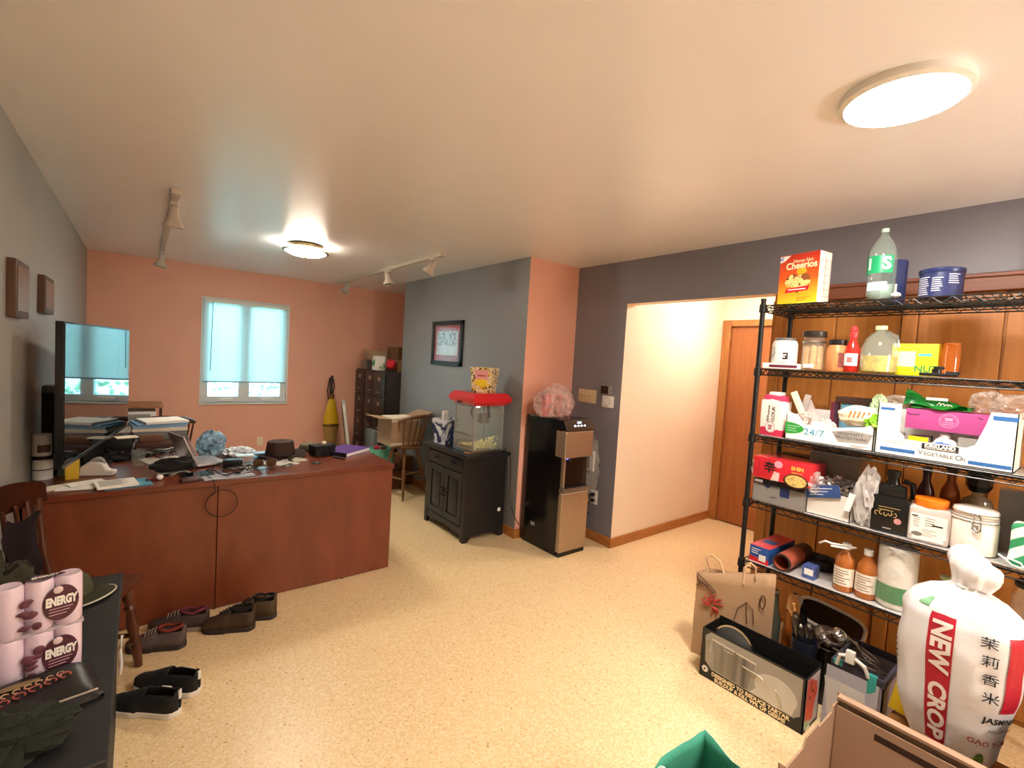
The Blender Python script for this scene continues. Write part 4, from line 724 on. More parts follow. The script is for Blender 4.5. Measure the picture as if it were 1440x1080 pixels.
for x in (-.17, .17): finish(B().tube([(x, .165, .44), (x, .175, .5), (x*1.03, .19, .56), (x*1.05, .2, .6), (x*1.05, .2, .63), (x*1.06, .215, .75), (x*1.06, .22, .82)], [.015, .02, .013, .022, .013, .017, .013], 12), 'post', CW, wch)
for x in (-.1, -.035, .035, .1): finish(B().tube([(x, .17, .44), (x, .19, .62), (x*1.03, .215, .83)], [.008, .012, .008], 8), 'spindle', CW, wch)
finish(B().grid(lambda u, v: ((u-.5)*.43, .2+.035*(1-(2*u-1)**2)+.01*v, .80+v*(.075+.045*math.cos(PI*(2*u-1)*.5)**.6 if abs(2*u-1) < 1 else .075*v)), 24, 6, .02), 'top_rail', CW, wch)
solo('hanging_jacket', B().grid(lambda u, v: (-.385+.015*math.sin(PI*u)+.075*u, 2.455+.17*u+.012*math.sin(9*u), .845-.34*v-.015*math.sin(7*u+v)), 16, 12, .03).jitter(.03, 9, 3), M('plum_dark_cloth', '#2a1c22', .9, bump=.3, bscale=60), 'dark plum garment draped over the reddish chair back', 'garment', smooth=50)
solo('white_strap', B().tube([(-.045, 2.64, .22), (-.05, 2.62, .17), (-.045, 2.62, .10), (-.05, 2.62, .05)], .006, 6), WHT, 'short white strap hanging behind the chair leg', 'strap')
def shoe(name, label, loc, rz, mats, L=.285, W=.1, collar=.095, slip=False, group=None, high=0.):
    up, sole, inn, acc = mats; t = thing(name, label, 'shoe', loc, rz, group)
    def wid(v): return W*.5*(.72+.28*math.sin(PI*min(1, max(0, v))**.8*1.05) if v > .5 else .74+.1*math.sin(PI*v))*(1 if v > .14 else math.sqrt(max(.03, 1-((.14-v)/.143)**2)))*(1 if v < .8 else math.sqrt(max(0.02, 1-((v-.8)/.203)**2)))
    def outline(v, side): return (side*wid(v)+.006*math.sin(PI*v*1.2), -L*.5+L*v)
    s = B(); ring = [outline(i/16, 1) for i in range(17)]+[outline(i/16, -1) for i in range(16, -1, -1)]
    s.poly([(p[0]*1.06, p[1]*1.02, 0) for p in ring], (0, 0, .026)); finish(s, 'sole', sole, t, bevel=.004)
    def hgt(v): return .03+(collar-.02)*(1 if v < .38 else max(.46, 1-(v-.38)*1.3)) if v < .8 else .03+(collar-.02)*.46*math.sqrt(max(.12, 1-((v-.8)/.205)**2))
    def surf(u, v):
        a = PI*u; w = wid(v); h = hgt(v); return (w*math.cos(a)*(1-.16*math.sin(a))+.006*math.sin(PI*v*1.2), -L*.5+L*v, .024+(h-.024)*math.sin(a)**.7)
    b = B(); g = [[b.b.verts.new(surf(i/14, j/24)) for j in range(25)] for i in range(15)]
    for i in range(14):
        for j in range(24):
            v = (j+.5)/24; uu = (i+.5)/14
            if .06 < v < .47 and .24 < uu < .76: continue
            b.b.faces.new((g[i][j], g[i+1][j], g[i+1][j+1], g[i][j+1]))
    finish(b, 'upper', up, t, solid=.006, smooth=60)
    finish(B().ico((0.003, -L*.5+L*.26, .045), (wid(.26)*.8, L*.2, .02), 3), 'insole', inn, t)
    c = B(); pp = []
    for k in range(24):
        a = 2*PI*k/24; v = .265+.205*math.sin(a); x = wid(v)*.70*math.cos(a); pp.append((x+.004, -L*.5+L*v, hgt(v)*.83+.016*abs(math.sin(a))))
    if not slip: finish(B().tube(pp, .0075, 8, closed=True), 'collar', inn, t)
    if slip:
        finish(B().box(-.007, .007, -L*.5-.003, -L*.5+.004, .07, collar+.004, bev=.002), 'heel_tab', acc, t); finish(B().box(wid(.35)*.83, wid(.35)*.9+.006, -L*.5+L*.22, -L*.5+L*.36, collar-.03, collar-.018, bev=.003), 'side_tag', acc, t)
    else:
        lc = B()
        for k in range(4): v = .5+.055*k; lc.tube([(-.022, -L*.5+L*v, hgt(v)*.93), (0, -L*.5+L*(v+.01), hgt(v)+.008), (.022, -L*.5+L*v, hgt(v)*.93)], .003, 6)
        finish(lc, 'laces', acc, t)
    return t
BK = M('black_knit', '#121213', .85, bump=.2, bscale=200); WS = M('white_sole', '#d8d3c8', .5); BLI = M('black_lining', '#0c0c0d', .9); WTAB = M('white_tab', '#d9d6d0', .6)
shoe('slip_on_shoe', 'black slip on shoe with white sole nearest the black table', (.035, 2.375, 0), 50, (BK, WS, BLI, WTAB), collar=.105, slip=True, group='black slip on shoes', L=.30)
shoe('slip_on_shoe', 'black slip on shoe with white sole, the right hand one of the pair', (.115, 2.475, 0), 47, (BK, WS, BLI, WTAB), collar=.105, slip=True, group='black slip on shoes', L=.30)
TN = M('taupe_suede', '#5a4a46', .85, var=.2, vscale=14); DS = M('dark_rubber', '#2a2320', .7); RL = M('rust_lining', '#7a2c1c', .9); MR = M('maroon_lining', '#6a2433', .9); GL = M('grey_sole', '#8d7d70', .6)
shoe('hiking_shoe', 'taupe hiking shoe with rust lining beside the chair leg', (.085, 2.855, 0), 66, (TN, DS, RL, GL), group='hiking shoes along the desk', collar=.105, L=.26)
shoe('hiking_shoe', 'taupe hiking shoe with maroon lining and pale grey heel, second from the chair', (.185, 2.985, 0), 66, (M('taupe_dark', '#43342e', .85), GL, MR, GL), group='hiking shoes along the desk', collar=.105)
BR = M('brown_boot_leather', '#3d2a1a', .6, var=.25, vscale=12)
shoe('ankle_boot', 'brown leather ankle boot, left of the two at the desk base', (.40, 2.845, 0), 65, (BR, DS, BLI, DS), group='brown ankle boots', collar=.125, W=.10, L=.255)
shoe('ankle_boot', 'brown leather ankle boot with open top, farthest right along the desk base', (.52, 2.905, 0), 65, (M('brown_boot_light', '#4a3620', .6), DS, BLI, DS), group='brown ankle boots', collar=.13, W=.10, L=.255)
# ---------------------------------------------------------------- wire shelving
SX0, SX1, SY0, SY1 = 2.575, 2.93, -.08, 1.15
LEV = (1.925, 1.590, 1.235, .885, .555)
sh = thing('shelving_unit', 'tall black wire shelving unit crowded with groceries', 'shelving unit', (0, 0, 0))
for x in (SX0, SX1):
    for y in (SY0, SY1):
        q = B().cyl((x, y, .02), (x, y, 1.945), .0125, seg=12).lathe([(0, 0), (.016, 0), (.016, .02), (.012, .022)], 12, c=(x, y, 0))
        for z in [i*.05+.06 for i in range(37)]: q.lathe([(.0126, 0), (.0134, .001), (.0126, .002)], 10, c=(x, y, z))
        q.lathe([(0, 1.945), (.014, 1.945), (.014, 1.955), (0, 1.958)], 12, c=(x, y, 0)); finish(q, 'post', BLKMETAL, sh)
for L in LEV:
    w = B()
    for x in (SX0, SX1):
        for z in (L-.006, L-.036): w.cyl((x, SY0, z), (x, SY1, z), .0034, seg=6)
        n = 38; st = (SY1-SY0-.03)/n
        w.tube([(x, SY0+.015+st*i, L-.008 if i % 2 else L-.034) for i in range(n+1)], .0026, 5)
    for y in (SY0, SY1):
        for z in (L-.006, L-.036): w.cyl((SX0, y, z), (SX1, y, z), .0034, seg=6)
        w.tube([(SX0+.012+(SX1-SX0-.024)*i/12, y, L-.008 if i % 2 else L-.034) for i in range(13)], .0026, 5)
    for i in range(1, 48): y = SY0+(SY1-SY0)*i/48; w.cyl((SX0, y, L-.003), (SX1, y, L-.003), .0021, seg=5)
    for i in range(1, 4):
        x = SX0+(SX1-SX0)*i/4; w.cyl((x, SY0, L-.008), (x, SY1, L-.008), .003, seg=6); w.cyl((x, SY0, L-.034), (x, SY1, L-.034), .003, seg=6)
        w.tube([(x, SY0+.015+st*i_, L-.01 if i_ % 2 else L-.033) for i_ in range(n+1)], .0022, 4)
    for x in (SX0, SX1):
        for y in (SY0, SY1): w.lathe([(.013, -.045), (.019, -.04), (.017, .0), (.013, .002)], 12, c=(x, y, L))
    finish(w, 'wire_shelf', BLKMETAL, sh, smooth=0)
LIN = thin('frosted_shelf_liner', '#c9c6c2', .75, .25)
for L in LEV[2:]: finish(B().box(SX0+.006, SX1-.006, SY0+.03, SY1-.03, L+.0002, L+.0014), 'shelf_liner', LIN if L > .6 else M('grey_shelf_liner', '#b9b6b3', .35), sh, smooth=0)
E1, E2, E3, E4, E5 = [L+.002 for L in LEV]

def carton(name, label, cat, x, y, z, w, d, h, mat, rz=-90, bev=.002, group=None):
    t = thing(name, label, cat, (x, y, z), rz, group); finish(B().box(-w/2, w/2, -d/2, d/2, 0, h, bev=bev), 'body', mat, t); return t
def jar(name, label, cat, x, y, z, prof, mat, rz=-90, seg=32, sx=1., sy=1., group=None):
    t = thing(name, label, cat, (x, y, z), rz, group); finish(B().lathe(prof, seg, sx=sx, sy=sy), 'body', mat, t); return t
def lid(t, r, z0, h, mat, name='lid', sx=1., sy=1.):
    b = B().lathe([(0, z0), (r*.985, z0), (r, z0+.002), (r, z0+h-.003), (r*.94, z0+h), (0, z0+h)], 32, sx=sx, sy=sy)
    return finish(b, name, mat, t)
def wraplabel(t, r, z0, z1, mat, a0=200, a1=340, name='label_band', sx=1., sy=1.): return finish(B().lathe([(r, z0), (r, z1)], 32, a0=R(a0), a1=R(a1), sx=sx, sy=sy), name, mat, t)
def lines(t, name, mat, x0, x1, z, n, dz, y, h=.002, seed=1, rag=.4):
    b = B(); random.seed(seed)
    for i in range(n): b.box(x0, x1-(x1-x0)*rag*random.random(), y-.0008, y, z-i*dz-h, z-i*dz)
    return finish(b, name, mat, t, smooth=0)

# --- top shelf
W, H_ = .20, .25
ch = carton('cereal_box', 'orange and yellow honey oat cereal box on the top shelf', 'cereal box', 2.655, .995, E1, W, .10, H_, M('cereal_side', '#e9dfd2', .5), rz=-101)
yf = -.0501
def grad(name, stops, axis='Z', h=.25):
    m = M(name, '#ffffff', .4); nt = m.node_tree; L = nt.links.new; tc = nt.nodes.new('ShaderNodeTexCoord'); sp = nt.nodes.new('ShaderNodeSeparateXYZ'); dv_ = nt.nodes.new('ShaderNodeMath'); dv_.operation = 'DIVIDE'; dv_.inputs[1].default_value = h
    r = nt.nodes.new('ShaderNodeValToRGB'); e = r.color_ramp.elements; e[0].position, e[1].position = stops[0][0], stops[-1][0]; e[0].color = (*lin(stops[0][1]), 1); e[1].color = (*lin(stops[-1][1]), 1)
    for ps, cl in stops[1:-1]: q = e.new(ps); q.color = (*lin(cl), 1)
    L(tc.outputs['Object'], sp.inputs[0]); L(sp.outputs[axis], dv_.inputs[0]); L(dv_.outputs[0], r.inputs['Fac']); L(r.outputs[0], nt.nodes['Principled BSDF'].inputs['Base Color']); return m
slab(ch, 'front_print', grad('cereal_front', ((0, '#f2cf2a'), (.2, '#f0a524'), (.5, '#e05a1c'), (1, '#b5281a'))), -W/2, W/2, 0, H_, yf+.0004)
finish(B().box(-W/2, W/2, -.05, .05, H_, H_+.0008), 'top_print', M('cereal_top', '#d8583a', .45), ch, smooth=0)
patch(ch, 'corner_badge', WHT, [(-W/2, H_-.003), (-.045, H_-.003), (-.075, H_-.028), (-W/2, H_-.036)], yf); text('G', .022, BLUE, ch, (-.093, yf-.001, H_-.017), bold=.001, shear=.3)
text('Honey Nut', .024, M('cream_letter', '#fbe6b8', .5), ch, (.02, yf-.001, .214), sx=.9); text('Cheerios', .047, M('cream_letter'), ch, (.012, yf-.001, .19), bold=.0012, sx=.9)
finish(B().lathe([(0, 0), (.026, 0), (.024, .002), (0, .003)], 24, mt=Matrix.Translation((.015, yf-.0005, .16)) @ Matrix.Rotation(R(90), 4, 'X') @ Matrix.Diagonal((1, .6, 1, 1))), 'gold_oval', M('gold_yellow', '#f0a81e', .4), ch)
patch(ch, 'bowl_heart', M('oat_tan', '#8a4a1a', .6), [(.0+.062*math.sin(R(a))**3, .108+.004*(13*math.cos(R(a))-5*math.cos(R(2*a))-2*math.cos(R(3*a))-math.cos(R(4*a)))*.9) for a in range(0, 360, 12)], yf)
rg = B(); random.seed(2)
for i in range(46):
    a = random.uniform(0, 2*PI); rr_ = random.random()**.5; x = .058*rr_*math.cos(a); zc_ = .112+.034*rr_*math.sin(a); rg.lathe([(.0035, 0), (.0065, .0012), (.0095, 0)], 12, mt=Matrix.Translation((x, yf-.0008, zc_)) @ Matrix.Rotation(R(90), 4, 'X'))
finish(rg, 'oat_rings', M('oat_ring', '#f0cc80', .6), ch); patch(ch, 'red_ribbon', RED, [(-.062, .056), (.055, .063), (.062, .086), (-.056, .078)], yf-.0016); lines(ch, 'ribbon_print', WHT, -.045, .045, .073, 1, .01, yf-.0026, .005, rag=.1); lines(ch, 'small_print', M('dark_orange_ink', '#a5521a', .5), -.0, .075, .03, 3, .008, yf-.0005)
xs = W/2+.0004; b = B()
for i, (z0, z1) in enumerate(((.03, .22), )):
    for y0_, y1_ in ((-.044, -.002), (.004, .044)):
        for k in range(6): b.box(xs, xs+.0008, y0_, y1_, z0+.035*k, z0+.035*k+.0015)
        b.box(xs, xs+.0008, y0_, y0_+.001, z0, z1).box(xs, xs+.0008, y1_-.001, y1_, z0, z1)
finish(b, 'nutrition_table', M('brown_ink', '#6a5a50', .6), ch, smooth=0)
sp_ = thing('soda_bottle', 'clear two litre soda bottle with green label on the top shelf', 'bottle', (2.70, .685, E1), -90)
PETM = thin('clear_pet', '#dff2ea', .12, .03)
finish(B().lathe([(0, .008), (.03, .002), (.044, .012), (.053, .03), (.054, .1), (.0555, .115), (.0555, .215), (.052, .235), (.035, .275), (.018, .3), (.0135, .31), (.0135, .322)], 36), 'body', PETM, sp_); finish(B().lathe([(0, .32), (.015, .32), (.015, .336), (0, .337)], 20), 'cap', M('cap_clear', '#bcd8c8', .3), sp_)
finish(B().lathe([(0, .012), (.03, .008), (.05, .032), (.051, .075), (0, .075)], 32), 'liquid', thin('clear_water', '#e4f4f2', .22), sp_)
wraplabel(sp_, .0565, .125, .205, M('soda_green_label', '#1fa06a', .35), 150, 330); text('S', .075, WHT, sp_, (.03, -.053, .165), (90, 0, 28), bold=.003, ex=.001); text('1', .075, M('pale_green', '#d8f0e0', .4), sp_, (-.034, -.048, .165), (90, 0, -34), bold=.001, ex=.001); wraplabel(sp_, .0546, .045, .085, M('pale_blue_label', '#cfe6ee', .4), 220, 310, 'lower_label')
cn_ = jar('canister', 'dark navy canister behind the two litre soda bottle on the top shelf', 'canister', 2.82, .665, E1, [(0, 0), (.05, 0), (.05, .2), (.047, .205), (0, .205)], NAVY); wraplabel(cn_, .0506, .03, .09, WHT, 210, 300)
tn = jar('coffee_tin', 'wide low navy tin with small white printing on the top shelf', 'tin', 2.72, .475, E1, [(0, 0), (.074, 0), (.074, .112), (0, .112)], M('navy_tin', '#27305c', .3)); lid(tn, .077, .108, .02, M('navy_lid', '#232c58', .3))
b = B()
for a0, a1, z0, n in ((205, 250, .09, 9), (256, 285, .085, 7), (298, 330, .098, 5)):
    for k in range(n): b.lathe([(.0746, z0-k*.009-.0035), (.0746, z0-k*.009)], 10, a0=R(a0), a1=R(a1-(k*7) % 9))
finish(b, 'label_text', M('tin_print', '#c8c9d4', .5), tn)
solo('foam_ball', B().ico((0, 0, .013), (.02, .018, .012), 2, 1, .2, 2), WHT, 'small white crumpled paper at the front of the top shelf', 'paper', (2.6, .60, E1))
# --- second shelf
pk_ = carton('flat_packet', 'flat white packet with a maroon edge under the white jar', 'packet', 2.665, 1.055, E2, .17, .13, .028, PAPER); slab(pk_, 'edge_print', M('maroon_print', '#6a2538', .5), -.05, .085, .006, .02, -.0652)
wj = jar('jar', 'squat white jar with dark lid and printed panel, leftmost on the second shelf', 'jar', 2.665, 1.06, E2+.029, [(0, 0), (.055, 0), (.06, .006), (.06, .10), (.052, .118), (0, .118)], WHT); lid(wj, .048, .115, .018, M('jar_lid_grey', '#6b6a68', .3))
slab(wj, 'dark_label', M('dark_label', '#38272c', .5), .0, .04, .02, .055, -.0575); lines(wj, 'label_print', PAPER, .008, .033, .046, 2, .011, -.0586, .006, rag=.3); slab(wj, 'barcode_panel', M('pale_pink_print', '#e6d2d0', .5), .004, .034, .004, .016, -.0585); finish(B().tube([(-.052, -.03, .085), (-.03, -.053, .08), (-.025, -.056, .05), (-.045, -.042, .03)], .0012, 5), 'line_drawing', INK, wj)
gj = jar('glass_jar', 'glass jar of tan crackers with a wide dark lid on the second shelf', 'jar', 2.665, .925, E2, [(0, .004), (.048, .002), (.05, .01), (.05, .14), (.044, .155), (.044, .17)], GLASS); lid(gj, .053, .168, .028, M('dark_pewter', '#3b352f', .35, .5)); finish(B().lathe([(.051, .138), (.053, .142), (.051, .146)], 28), 'collar_ring', STEEL, gj)
for i in range(5):
    a = 2*PI*i/5; finish(B().lathe([(0, .006), (.016, .006), (.017, .06), (.016, .118), (.006, .125), (0, .126)], 14, c=(.028*math.cos(a), .028*math.sin(a), 0)), 'contents', M('tan_biscuit', '#c99c6a', .7, var=.15, vscale=40), gj)
slab(gj, 'paper_label', PAPER, -.022, .022, .012, .03, -.0512)
tj = jar('jar', 'orange tan jar with a black lid next to the hot sauce', 'jar', 2.665, .822, E2, [(0, 0), (.042, 0), (.045, .006), (.045, .105), (.036, .125), (.036, .13), (0, .13)], M('orange_tan', '#c4814f', .3), sx=1, sy=1); lid(tj, .038, .128, .026, M('black_brown_lid', '#1f1613', .3)); wraplabel(tj, .0456, .02, .09, M('maroon_cream_label', '#7a3a34', .5, var=.6, vscale=60), 295, 345)
hs = jar('sauce_bottle', 'tall red hot sauce bottle with a white label on the second shelf', 'bottle', 2.655, .757, E2, [(0, 0), (.027, 0), (.03, .005), (.03, .10), (.024, .125), (.014, .15), (.0145, .168), (0, .168)], M('sauce_red', '#b3261f', .18)); finish(B().lathe([(0, .165), (.017, .165), (.018, .185), (.013, .19), (.016, .2), (.008, .218), (0, .222)], 20), 'cap', M('sauce_cap_red', '#cf3a3c', .25), hs); wraplabel(hs, .0306, .03, .088, M('sauce_label', '#f0e4de', .5), 205, 335); b = B()
b.lathe([(.0311, .045), (.0311, .07)], 10, a0=R(250), a1=R(290)); finish(b, 'label_emblem', M('label_red_soft', '#c46a66', .5), hs)
def jug(label, x, y, z, s, rz=-90, fill=.33):
    t = thing('oil_jug', label, 'jug', (x, y, z), rz)
    finish(B().lathe([(0, .004), (.06, .001), (.074, .012), (.076, .09), (.075, .12), (.06, .165), (.035, .195), (.022, .203), (.021, .215)], 32), 'body', PETM, t); finish(B().lathe([(0, .006), (.07, .008), (.0725, .085*fill/.33), (0, .085*fill/.33)], 30), 'oil', M('yellow_oil', '#c9a338', .1, var=.35, vscale=35), t)
    finish(B().lathe([(0, .213), (.024, .213), (.024, .232), (0, .234)], 24), 'cap', M('pale_green_cap', '#c4cf9a', .35), t); finish(B().tube([(.025, .02, .2), (.06, .055, .185), (.072, .06, .13)], .012, 8), 'handle', PETM, t); t.scale = (s, s, s); return t
jug('large clear oil jug with pale green cap and yellow oil on the second shelf', 2.665, .655, E2, .94, -75)
yb = carton('butter_box', 'bright yellow box behind the clear oil jug on the second shelf', 'box', 2.80, .55, E2, .165, .06, .145, M('bright_yellow_box', '#f2e21a', .45)); slab(yb, 'blue_print', M('sky_print', '#3aa6d8', .5), .015, .06, .09, .1, -.0302); slab(yb, 'white_window', M('yellow_white', '#f4f0b8', .5), -.075, .005, .04, .11, -.0302); text('NUT', .04, M('green_letter', '#2a8a4a', .5), yb, (.045, -.031, .03), bold=.001)
oc = jar('plastic_container', 'clear orange tinted container at the right of the yellow box', 'container', 2.80, .43, E2, [(0, 0), (.03, 0), (.033, .1), (.03, .14), (.03, .145)], thin('orange_clear', '#d87a2c', .35)); lid(oc, .031, .14, .012, thin('orange_clear'))
bt_ = thing('can_opener', 'black metal gadget lying on the second shelf near its middle', 'tool', (2.665, .44, E2), -88)
finish(B().box(-.065, .06, -.018, .018, 0, .014, bev=.005).box(.02, .065, -.012, .012, .012, .022, bev=.004), 'body', BLK, bt_); finish(B().lathe([(0, 0), (.016, 0), (.016, .018), (0, .02)], 18, c=(-.01, 0, .013)).box(-.02, .015, -.006, .006, .03, .042, bev=.003), 'knob', BLKMETAL, bt_)
# --- third shelf
fl_ = thing('flour_bag', 'pink and white paper bag of flour at the left of the third shelf', 'flour bag', (2.66, 1.075, E3), -96)
FW, FD, FH = .115, .085, .215
def flour_mat():
    m = M('flour_paper', '#f4eee6', .65); nt = m.node_tree; L = nt.links.new; tc = nt.nodes.new('ShaderNodeTexCoord'); s_ = nt.nodes.new('ShaderNodeSeparateXYZ'); n = nt.nodes.new('ShaderNodeTexNoise'); n.inputs['Scale'].default_value = 14; ad = nt.nodes.new('ShaderNodeMath'); ad.operation = 'MULTIPLY_ADD'; ad.inputs[1].default_value = .04
    r = nt.nodes.new('ShaderNodeValToRGB'); r.color_ramp.interpolation = 'CONSTANT'; e = r.color_ramp.elements; e[0].position = 0; e[0].color = (*lin('#d42a50'), 1); e[1].position = .055; e[1].color = (*lin('#f4eee6'), 1); q = e.new(.205); q.color = (*lin('#de3a62'), 1)
    L(tc.outputs['Object'], s_.inputs[0]); L(tc.outputs['Object'], n.inputs['Vector']); L(n.outputs['Fac'], ad.inputs[0]); L(s_.outputs['Z'], ad.inputs[2]); L(ad.outputs[0], r.inputs['Fac']); L(r.outputs[0], nt.nodes['Principled BSDF'].inputs['Base Color']); return m
finish(B().box(-FW/2, FW/2, -FD/2, FD/2, 0, FH*.88, bev=.012).box(-FW/2+.005, FW/2-.005, -FD/2+.012, FD/2-.012, FH*.8, FH, bev=.018).sub(1).jitter(.004, 18, 2), 'body', flour_mat(), fl_, smooth=50)
finish(B().box(-.03, .03, -.022, .022, FH-.004, FH+.016, bev=.004).jitter(.004, 30), 'folded_top', PAPER, fl_); text('FLOUR', .026, M('flour_ink', '#6a5a58', .6), fl_, (.012, -FD/2-.003, .115), (90, -90, 0)); text('All Purpose', .019, M('flour_ink'), fl_, (-.014, -FD/2-.003, .115), (90, -90, 0))
finish(B().poly([(p[0], -FD/2-.002, p[1]) for p in ell(0, .045, .027, .03)], (0, -.001, 0)), 'round_badge', PAPER, fl_, smooth=0); finish(B().tube([(.024*math.cos(R(a)), -FD/2-.004, .045+.027*math.sin(R(a))) for a in range(0, 360, 15)], .0012, 4, closed=True), 'badge_ring', M('flour_pink', '#c96a80', .5), fl_); lines(fl_, 'badge_print', M('flour_pink_dark', '#a83a58', .5), -.012, .012, .056, 3, .009, -FD/2-.0032, .005, rag=.2)
cx = thing('display_carton', 'low white carton printed 24/7 sensitivity protection holding kitchen odds and ends', 'carton', (2.70, .812, E3), -90)
cw, cdp, chh = .37, .21, .125; WC = M('white_carton', '#efece6', .5)
b = B().box(-cw/2, cw/2, -cdp/2, cdp/2, 0, .004).box(-cw/2, cw/2, cdp/2-.004, cdp/2, 0, chh+.03).box(cw/2-.004, cw/2, -cdp/2, cdp/2, 0, chh).box(-cw/2, -cw/2+.004, -cdp/2, cdp/2, 0, chh)
b.poly([(-cw/2, -cdp/2, 0), (cw/2, -cdp/2, 0), (cw/2, -cdp/2, chh), (cw/2-.04, -cdp/2, chh-.02), (0, -cdp/2, chh-.045), (-cw/2+.09, -cdp/2, chh-.04), (-cw/2+.05, -cdp/2, chh), (-cw/2, -cdp/2, chh+.02)], (0, .004, 0)); finish(b, 'body', WC, cx, smooth=0)
yf = -cdp/2-.0003; patch(cx, 'green_oval', GREEN, [(-cw/2, .03)]+[(-cw/2+.085*math.cos(R(a)), .058+.03*math.sin(R(a))) for a in range(-80, 81, 10)]+[(-cw/2, .088)], yf); lines(cx, 'green_oval_text', M('pale_green'), -cw/2+.01, -cw/2+.07, .07, 3, .012, yf-.001); text('24/7', .045, M('teal_blue_letter', '#2f9cc0', .5), cx, (-.055, yf-.001, .048), sx=1.15); patch(cx, 'grey_band', M('grey_band_print', '#9d9893', .5), [(.02, .068), (.05, .022), (.165, .03), (.182, .075), (.1, .083)], yf)
text('SENSITIVITY', .019, M('dark_grey_letter', '#3a3836', .5), cx, (.095, yf-.0012, .064), sx=1.0); text('PROTECTION*', .019, M('dark_grey_letter'), cx, (.1, yf-.0012, .045)); lines(cx, 'small_print', M('grey_ink', '#77736e', .6), .1, .17, .016, 2, .006, yf)
def on(name, label, cat, x, y, z, bd_, mat, rot=None, group=None, smooth=None): return solo(name, bd_, mat, label, cat, (x, y, z), 0, group, rot=[R(a) for a in rot] if rot else None, smooth=smooth)
for i, (y, x, zt_, rx, ry, wd, ln, lb) in enumerate(((.975, 2.68, .02, 14, -10, .028, .22, 'short pale strip, leftmost of the sleeves standing in the 24/7 carton'), (.90, 2.67, .02, -22, -8, .03, .24, 'tall cream chopstick sleeve leaning right in the 24/7 carton'), (.945, 2.71, .02, -40, 0, .02, .2, 'grey sleeve lying behind the tall cream one in the 24/7 carton'), (.86, 2.70, .02, -26, 6, .03, .2, 'clear white sleeve right of the tall cream one in the 24/7 carton'))):
    on('utensil_sleeve', lb, 'sleeve', x, y, E3+zt_, B().box(-.006, .006, -wd/2, wd/2, 0, ln, bev=.003), (M('sleeve_grey', '#b3a8a2', .5), CREAM, M('sleeve_mauve', '#a8989a', .5), M('sleeve_white', '#d9d0cb', .35))[i], (rx, ry, 0), 'utensil sleeves in the 24/7 carton')
on('sauce_packets', 'heap of small red and white sauce packets in the left of the 24/7 carton', 'packets', 2.645, .935, E3+.005, B().ico((0, 0, .05), (.035, .05, .07), 4, 3, .5, 3, flat=-.045, ridge=True), M('red_white_packets', '#c9b0a6', .4, var=.8, vscale=40), smooth=25)
on('rolled_napkin', 'white rolled napkin lying across the middle of the 24/7 carton', 'napkin', 2.635, .845, E3+.088, B().cyl((0, .045, 0), (0, -.04, -.003), .014), PAPER, (0, 0, 10))
on('plastic_wrapper', 'crinkled clear and white wrapper in the middle of the 24/7 carton', 'wrapper', 2.655, .84, E3+.005, B().ico((0, 0, .045), (.035, .05, .055), 4, 8, .6, 2.6, flat=-.04, ridge=True), thin('white_wrapper', '#f0e8e2', .55, .1), smooth=25)
on('flat_pack', 'light blue boxed pack standing at the back of the 24/7 carton', 'box', 2.765, .735, E3+.005, B().box(-.015, .015, -.075, .075, 0, .195, bev=.002), M('light_blue_box', '#6aa2b8', .4, var=.15, vscale=20, stretch=(1, 1, 12)))
on('book', 'maroon spined booklet beside the light blue boxed pack', 'booklet', 2.745, .825, E3+.005, B().box(-.06, .02, -.008, .008, 0, .2), M('maroon_print'))
on('brown_tray', 'dark brown tray lying on top of the light blue boxed pack', 'tray', 2.79, .745, E3+.202, B().box(-.05, .05, -.09, .09, 0, .03, bev=.008), M('dark_brown_tray', '#4a3024', .5))
lb_ = thing('lettuce_bag', 'clear printed bag of green lettuce resting on the 24/7 carton', 'bag', (2.635, .685, E3+.13), -90)
finish(B().ico((-.01, 0, .02), (.085, .035, .05), 4, 4, .2, 2), 'bag', M('cream_bag_print', '#efe6cc', .35, var=.08, vscale=20), lb_, smooth=40); finish(B().ico((.055, -.012, .005), (.045, .034, .04), 4, 9, .35, 4), 'lettuce', M('lettuce_green', '#86c232', .4, var=.4, vscale=40), lb_, smooth=40); finish(B().ico((.055, .01, .07), (.03, .02, .055), 4, 12, .4, 2.5, ridge=True), 'bag_tail', thin('pale_green_film', '#d8efc8', .5, .1), lb_, smooth=25)
b = B()
for k in range(5): b.tube([(-.045+.017*k+.008*z_, -.0375+.006*abs(k-1.5)/2, .015+.03*z_) for z_ in (0, .5, 1)], .0035, 5)
finish(b, 'orange_lettering', M('orange_letter', '#e07a3a', .5), lb_)
# big vegetable oil carton
vo = thing('display_carton', 'large white cut out carton printed Vegetable Oil on the third shelf', 'carton', (2.725, .405, E3), -90)
vw, vd, vh = .43, .27, .225; b = B().box(-vw/2, vw/2, -vd/2, vd/2, 0, .004).box(-vw/2, vw/2, vd/2-.004, vd/2, 0, vh-.03).box(-vw/2, -vw/2+.004, -vd/2, vd/2, 0, vh).box(vw/2-.004, vw/2, -vd/2, vd/2, 0, vh)
b.poly([(-vw/2, -vd/2, 0), (vw/2, -vd/2, 0), (vw/2, -vd/2, vh), (vw/2-.075, -vd/2, vh), (vw/2-.085, -vd/2, vh-.05), (vw/2-.11, -vd/2, .09), (vw/2-.135, -vd/2, .074), (-vw/2+.1, -vd/2, .076), (-vw/2+.097, -vd/2, .092), (-vw/2+.082, -vd/2, .105), (-vw/2+.082, -vd/2, vh), (-vw/2, -vd/2, vh)], (0, .005, 0)); finish(b, 'body', WC, vo, smooth=0)
yf = -vd/2-.0003; SB = M('steel_blue_print', '#2f66a8', .5)
